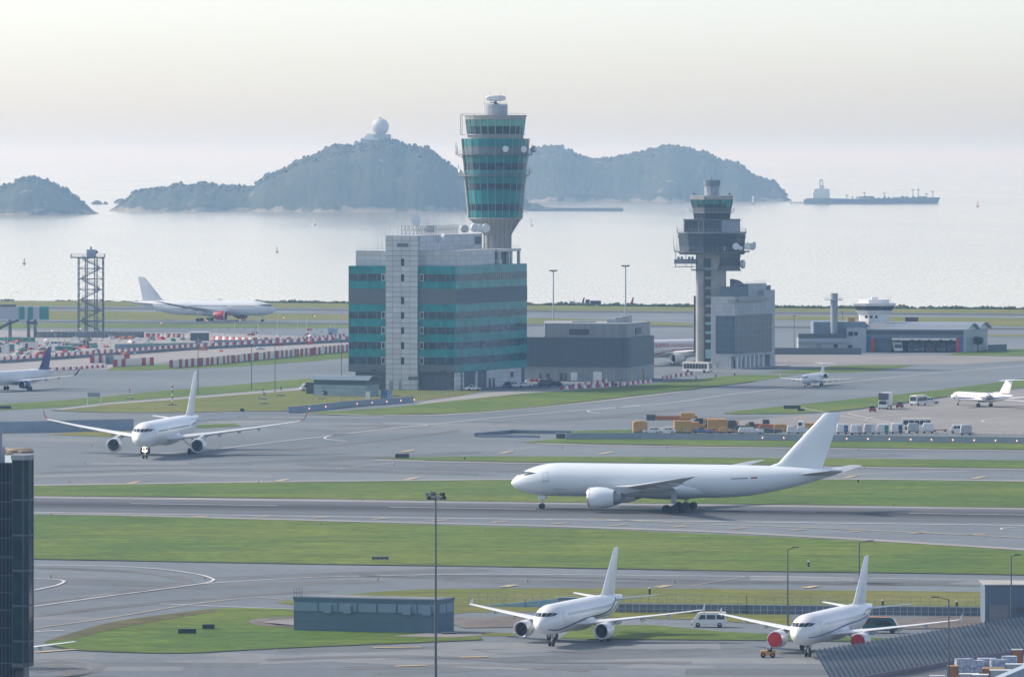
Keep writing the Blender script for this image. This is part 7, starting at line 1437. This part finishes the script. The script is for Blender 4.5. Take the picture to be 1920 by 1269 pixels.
bar_row([(1240, 712), (1262, 708), (1304, 702)], 14, 1.1, 1.1, ' barrier in the row running to the apron bus', ' barriers by the apron bus')
bar_row([(984, 716), (1040, 714), (1130, 714)], 14, 1.3, .7, ' low barrier along the foot of the low dark building', ' barriers along the building foot', alt=False)
random.seed(9)
for lab, pts, n, h in (('red and white hoarding of tall boards along the grass beside the taxiway', [(318, 690), (400, 684), (470, 676.5), (560, 668), (656, 659)], 78, 2.5), ('short stretch of red and white hoarding left of the gap in the fence line', [(212, 688), (288, 684)], 10, 2.4), ('isolated red and white boards behind the others at the site entrance', [(169, 681), (197, 679.5), (243, 678)], 8, 2.3)):
    gp = [G(*p) for p in pts]; o = thing('site_hoarding', lab, 'hoarding', gp[0]); tot = sum((b - a).length for a, b in zip(gp, gp[1:])); k = 0; i = 0
    sw_ = [Wall(a, b) for a, b in zip(gp, gp[1:])]; s = 0; cur = 0; red = True
    w_ = tot / n; off = 0
    for j in range(n):
        u = off; W_ = sw_[cur]
        if u + w_ > W_.len + .01 and cur < len(sw_) - 1: off = u + w_ - W_.len; u = max(0, W_.len - w_)
        else: off = u + w_
        hh_ = h + random.uniform(-.12, .12); mb = MB(gp[0]); W_.slab(mb, u + .02, min(W_.len, u + w_ - .02), 0, hh_, -.1, .1); mb.build('board', RED if red else VWHITE, o)
        if off < u: cur += 1
        if random.random() < .86: red = not red
# site objects
def site_box(px, py, w, h, d, mat, lab, name='site_cabin', cat='cabin', roofm=MGREY):
    r = thing(name, lab, cat, G(px, py), R(random.uniform(-6, 6))); q = MB(); q.bx(-w / 2, w / 2, 0, d, 0, h); q.build('wall', mat, r); q = MB(); q.bx(-w / 2 - .1, w / 2 + .1, -.1, d + .1, h, h + .14); q.build('roof', roofm, r); q = MB(); q.bx(-w * .3, -w * .3 + min(1, w * .3), -.05, 0, .1, min(2, h * .85)); q.build('door', DGREY, r)
site_box(374.5, 639, 6.6, 2.9, 5, DGREY, 'dark open fronted container with a pale roof beyond the causeway', 'site_container', 'container', VWHITE); site_box(4, 662, 4, 2.4, 3, VWHITE, 'white cabin with a dark window at the left edge of the site'); site_box(21, 659, 2.0, 2.4, 2, pm('teal_cabin', (.03, .25, .27), .6), 'small teal toilet cabin at the left of the site'); site_box(56, 655, 5.5, 2.4, 3, VWHITE, 'long white cabin behind the purple tail fin'); site_box(120, 657, 6, 1.3, 3, GREEN, 'low green covered stack in the middle of the site', 'covered_stack', 'stack'); site_box(205, 683, 2.6, 2.6, 2, pm('glass_gatehouse', (.12, .2, .24), .4), 'small gatehouse between the red and white boards', 'gatehouse', 'hut', pm('tan_thatch', (.28, .18, .09), .9)); site_box(623, 633, 3.2, 3.4, 3, pm('pale_blue_silo', (.2, .32, .42), .6), 'pale blue tank cabin at the right end of the site', 'site_tank', 'tank')
for k, (px0, px1, py, h, mat, lab) in enumerate(((68, 270, 633, 2.2, CONCD, 'long dark concrete retaining wall across the back of the site'), (0, 66, 641, 1.5, GREEN, 'long green netting fence at the left of the site'), (85, 180, 648, .9, pm('grey_green_net', (.16, .25, .23), .8), 'grey green netting along the middle of the site'), (215, 395, 655, 1.8, pm('pale_mesh', (.22, .29, .30), .8), 'pale mesh fence behind the causeway barriers, left length'), (400, 640, 646, 1.6, MATS['pale_mesh'], 'pale mesh fence behind the causeway barriers, right length'))):
    a, b = G(px0, py), G(px1, py - 3.5 if k > 2 else py); r = thing('site_fence', lab, 'fence', a); mb = MB(a); Wall(a, b).slab(mb, 0, (b - a).length, 0, h, -.15, .15); mb.build('panel', mat, r)
    n = min(60, int((b - a).length / 2.5)); 
    for i in range(n): c = a + (b - a) * (i + .5) / n; mb = MB(a); mb.tube((c.x, c.y - .2, 0), (c.x, c.y - .2, h + .35), .07, n=4); mb.build('post', STEEL, r)
mats_ = [(VWHITE, 'white'), (DGREY, 'dark grey'), (PGREY, 'pale grey'), (RED, 'red'), (GREEN, 'green'), (ORANGE, 'orange')]
base = {}
for i in range(60):
    px = random.uniform(0, 640); py = 668 - px * .04 + random.uniform(-26, 2); p = G(px, py); h = random.uniform(2, 4.5)
    if i == 0: sp0 = thing('site_pole', 'thin upright pole with a small flag board on the construction site', 'pole', p, 0, 'poles on the construction site'); q = MB(); q.tube((0, 0, 0), (0, 0, 3.2), .07, n=5); q.build('pole', STEEL, sp0); q = MB(); q.box((.15, 0, 2.9), (.3, .06, .3)); q.build('flag_board', MGREY, sp0)
    else: copy_tree(sp0, loc=p, rz=random.uniform(-1, 1))
for i in range(210):
    t = random.random(); px = -20 + 270 * random.random() ** 1.1 if t < .75 else 250 + 390 * random.random(); py = (640 + random.random() * 34) - max(0, px - 60) * .042; m, cn = mats_[min(5, int(random.random() ** 1.15 * 6))]
    s = random.choice((.5, .75, 1.1, 1.5))
    if (cn, s) not in base:
        q = MB(); q.profile([(-s, 0), (s, 0), (s, .4 * s), (s * .45, .42 * s), (s * .4, .7 * s), (-s * .3, .72 * s), (-s * .35, .45 * s), (-s, .4 * s)], -.5 * s, .6 * s); o = q.build('site_material', m, None, bevel=.04); base[(cn, s)] = o
    else: o = base[(cn, s)].copy(); col.objects.link(o)
    o.location = G(px, py); o.rotation_euler = (0, 0, random.random() * 6); tag(o, cn + ' pile of building material lying about the construction site', 'building material', cn + ' building material on the site')
vehicle('excavator_truck', 'dark flatbed truck in the middle of the construction site', 'truck', G(148, 652), hx(5), 'truck', DGREY, box=(.8, 1.2, CONCD), L=7); vehicle('site_van', 'white van left of the dark flatbed truck on the site', 'van', G(104, 650), hx(175), 'van', VWHITE)

# ------------------------------------------------------------------ out on the water and the far edge
def gs_(px, py): Y = F * (H - SEA) / (py - HY); return Vector((PX(px, Y), Y, SEA)), Y / F
for px, py, hp, mat, lab in ((45.5, 495, 11, DGREY, 'dark buoy on the water at far left'), (519.5, 473, 11, YEL, 'yellowish buoy left of the office block'), (588.5, 422, 13, VWHITE, 'pale buoy below the middle of the radome island'), (995.5, 424, 13, VWHITE, 'pale buoy just right of the tall control tower'), (1833, 388, 10, RED, 'reddish buoy at far right')):
    p, s = gs_(px, py); r = thing('channel_buoy', lab, 'buoy', p); k = hp * s; q = MB(); q.lathe((0, 0, -.2), [(k * .1, 0), (k * .3, .02), (k * .3, k * .18), (k * .2, k * .25)], 10); q.build('float', mat, r, True, 40); q = MB()
    for t in range(4): a = math.pi / 2 * t; q.tube((k * .2 * math.cos(a), k * .2 * math.sin(a), k * .25), (k * .05 * math.cos(a), k * .05 * math.sin(a), k * .75), k * .03, n=4)
    q.lathe((0, 0, k * .72), [(k * .02, 0), (k * .12, .05), (k * .02, k * .28)], 8); q.build('lantern_frame', mat, r)
p, s = gs_(1412, 384); r = thing('beacon_tower', 'white beacon standing in the water right of the two humped island', 'beacon', p); q = MB(); q.bx(-4 * s, 4 * s, -3, 3, -1, 4 * s); q.build('base', CONC, r); q = MB(); q.tube((0, 0, 4 * s), (0, 0, 13 * s), 1.6 * s, 1.1 * s, 8); q.lathe((0, 0, 13 * s), [(3 * s, 0), (3 * s, 1.4 * s), (1.2 * s, 1.6 * s), (1 * s, 4 * s)], 8); q.build('tower', VWHITE, r)
# moored tanker and its jetty
p, s = gs_(1640, 382); r = thing('tanker_ship', 'long tanker ship with a white bridge at its left end, right of the islands', 'ship', p); ZX = lambda px: (px - 1640) * s; ZZ = lambda py: (382 - py) * s; HULL = pm('grey_blue_hull', (.07, .09, .11), .6)
q = MB(); secs = [(1507, 375), (1512, 372), (1560, 372), (1600, 373), (1690, 371), (1735, 370), (1763, 370.5)]; rg = []
for i, (x, y) in enumerate(secs): w = 14 if 0 < i < 5 else (9 if i != 6 else 1.2); xb = ZX(x) - (0 if i < 6 else 5 * s); rg.append([(xb, -w * .8, 0), (xb, w * .8, 0), (ZX(x), w, ZZ(y)), (ZX(x), -w, ZZ(y))])
q.loft(rg); q.build('hull', HULL, r)
q = MB(); q.bx(ZX(1524), ZX(1555), -11, 11, ZZ(373), ZZ(360)); q.bx(ZX(1526), ZX(1554.5), -9, 9, ZZ(360), ZZ(354)); q.build('bridge_house', pm('pale_ship_white', (.5, .53, .55), .6), r); q = MB(); q.bx(ZX(1536), ZX(1545), -4, 4, ZZ(354), ZZ(348)); q.bx(ZX(1536), ZX(1539), -2, 2, ZZ(348), ZZ(337)); q.bx(ZX(1541.5), ZX(1543.5), -2, 2, ZZ(348), ZZ(337)); q.bx(ZX(1539), ZX(1542), -2, 2, ZZ(339), ZZ(336.5)); q.build('mast', MATS['pale_ship_white'], r)
for px, yt in ((1588, 365), (1621, 360), (1658, 361), (1712, 355), (1722, 354), (1737, 362), (1749, 358)): q = MB(); q.tube((ZX(px), 0, ZZ(372)), (ZX(px), 0, ZZ(yt)), .7, .4, 5); q.bx(ZX(px - 3), ZX(px + 3), -.4, .4, ZZ(yt + 2.2), ZZ(yt + 1)); q.build('derrick', HULL, r)
q = MB()
for i in range(60): px = random.choice((random.uniform(1596, 1640), random.uniform(1625, 1690), random.uniform(1688, 1735))); hh_ = random.uniform(1, 4.5); q.box((ZX(px), random.uniform(-8, 8), ZZ(372) + hh_ * s / 2), (random.uniform(1, 5) * s, 4, hh_ * s))
q.build('deck_pipes', HULL, r)
p, s = gs_(1600, 384); r = thing('jetty', 'dark jetty on piles in front of the moored tanker', 'jetty', p); q = MB(); q.bx((1478 - 1600) * s, (1690 - 1600) * s, -4, 4, 3.5 * s, 5 * s); q.build('deck', HULL, r)
for i in range(36): q = MB(); x = (1484 + i * 5.8 - 1600) * s; q.tube((x, -3, -1), (x, -3, 3.6 * s), .6, n=5); q.build('pile', HULL, r)
p, s = gs_(1090, 396); r = thing('breakwater', 'thin low breakwater running right from the foot of the tall control tower', 'breakwater', p); q = MB(); q.bx((985 - 1090) * s, (1169 - 1090) * s, -6, 6, -1, 5.0 * s); q.bx((1040 - 1090) * s, (1168 - 1090) * s, -5, -4, 5.0 * s, 6.2 * s); q.build('stone_mound', CONCD, r)
for px in range(1060, 1170, 14): q = MB(); q.tube(((px - 1090) * s, 0, 5 * s), ((px - 1090) * s, 0, 9 * s), .25, n=4); q.build('lamp_pole', STEEL, r)
# fishing boats on the horizon
random.seed(4); b0 = None
for px in (3, 18, 46, 50, 72, 96, 102, 135, 140, 176, 190, 197, 236, 1430, 1560, 1575, 1600):
    p, s = gs_(px, 300); 
    if b0 is None:
        b0 = thing('distant_ship', 'tiny ship on the horizon fading into the haze', 'ship', p, 0, 'ships on the horizon'); q = MB(); q.profile([(-45, 0), (42, 0), (50, 9), (-48, 8)], -8, 8); q.build('hull', HULL, b0); q = MB(); q.bx(-42, -22, -6, 6, 8, 22); q.bx(-34, -30, -2, 2, 22, 30); q.build('bridge_house', HULL, b0)
    else: copy_tree(b0, loc=p, rz=random.choice((0, math.pi)) + random.uniform(-.5, .5))
# training rigs at the far shore
for px, lab in ((1090, 'red finned rescue training rig with grey boxes on the far shore, the left of two'), (1182, 'red finned rescue training rig alone on the far shore, the right of two')):
    p = G(px, 572.5); s = p.y / F; r = thing('training_rig', lab, 'training rig', p); q = MB(); q.profile([(-.5 * s, 2 * s), (4.5 * s, 2 * s), (6.5 * s, 15 * s), (4.2 * s, 15 * s)], -.3, .3); q.build('fin', pm('dark_red', (.22, .03, .04), .6), r); q = MB(); q.lathe((0, 0, 3 * s), [(.3, -8 * s), (1.5 * s, -6 * s), (1.6 * s, 4 * s), (.4, 7 * s)], 10, axis='X'); q.build('fuselage', MATS['dark_red'], r, True)
    if px == 1090: q = MB(); q.bx(-22 * s, -12 * s, -2, 2, 0, 8 * s); q.bx(-11 * s, -8 * s, -2, 2, 0, 6 * s); q.bx(8 * s, 12 * s, -2, 2, 0, 6.5 * s); q.build('tank', STEEL, r)
vehicle('service_truck', 'dark truck parked right of the left training rig on the far shore', 'truck', G(1112, 573), hx(180), 'truck', VDARK, box=(.8, 2.2, VDARK), L=7)
p = G(1709, 604); r = thing('far_cabin', 'small dark red cabin beyond the fire station roof', 'cabin', p); q = MB(); q.bx(-2.6, 2.6, -1.5, 1.5, 0, 1.8); q.build('wall', pm('maroon_cabin', (.10, .04, .05), .7), r); q = MB(); q.bx(-2.8, 2.8, -1.7, 1.7, 1.8, 1.95); q.build('roof', DGREY, r)
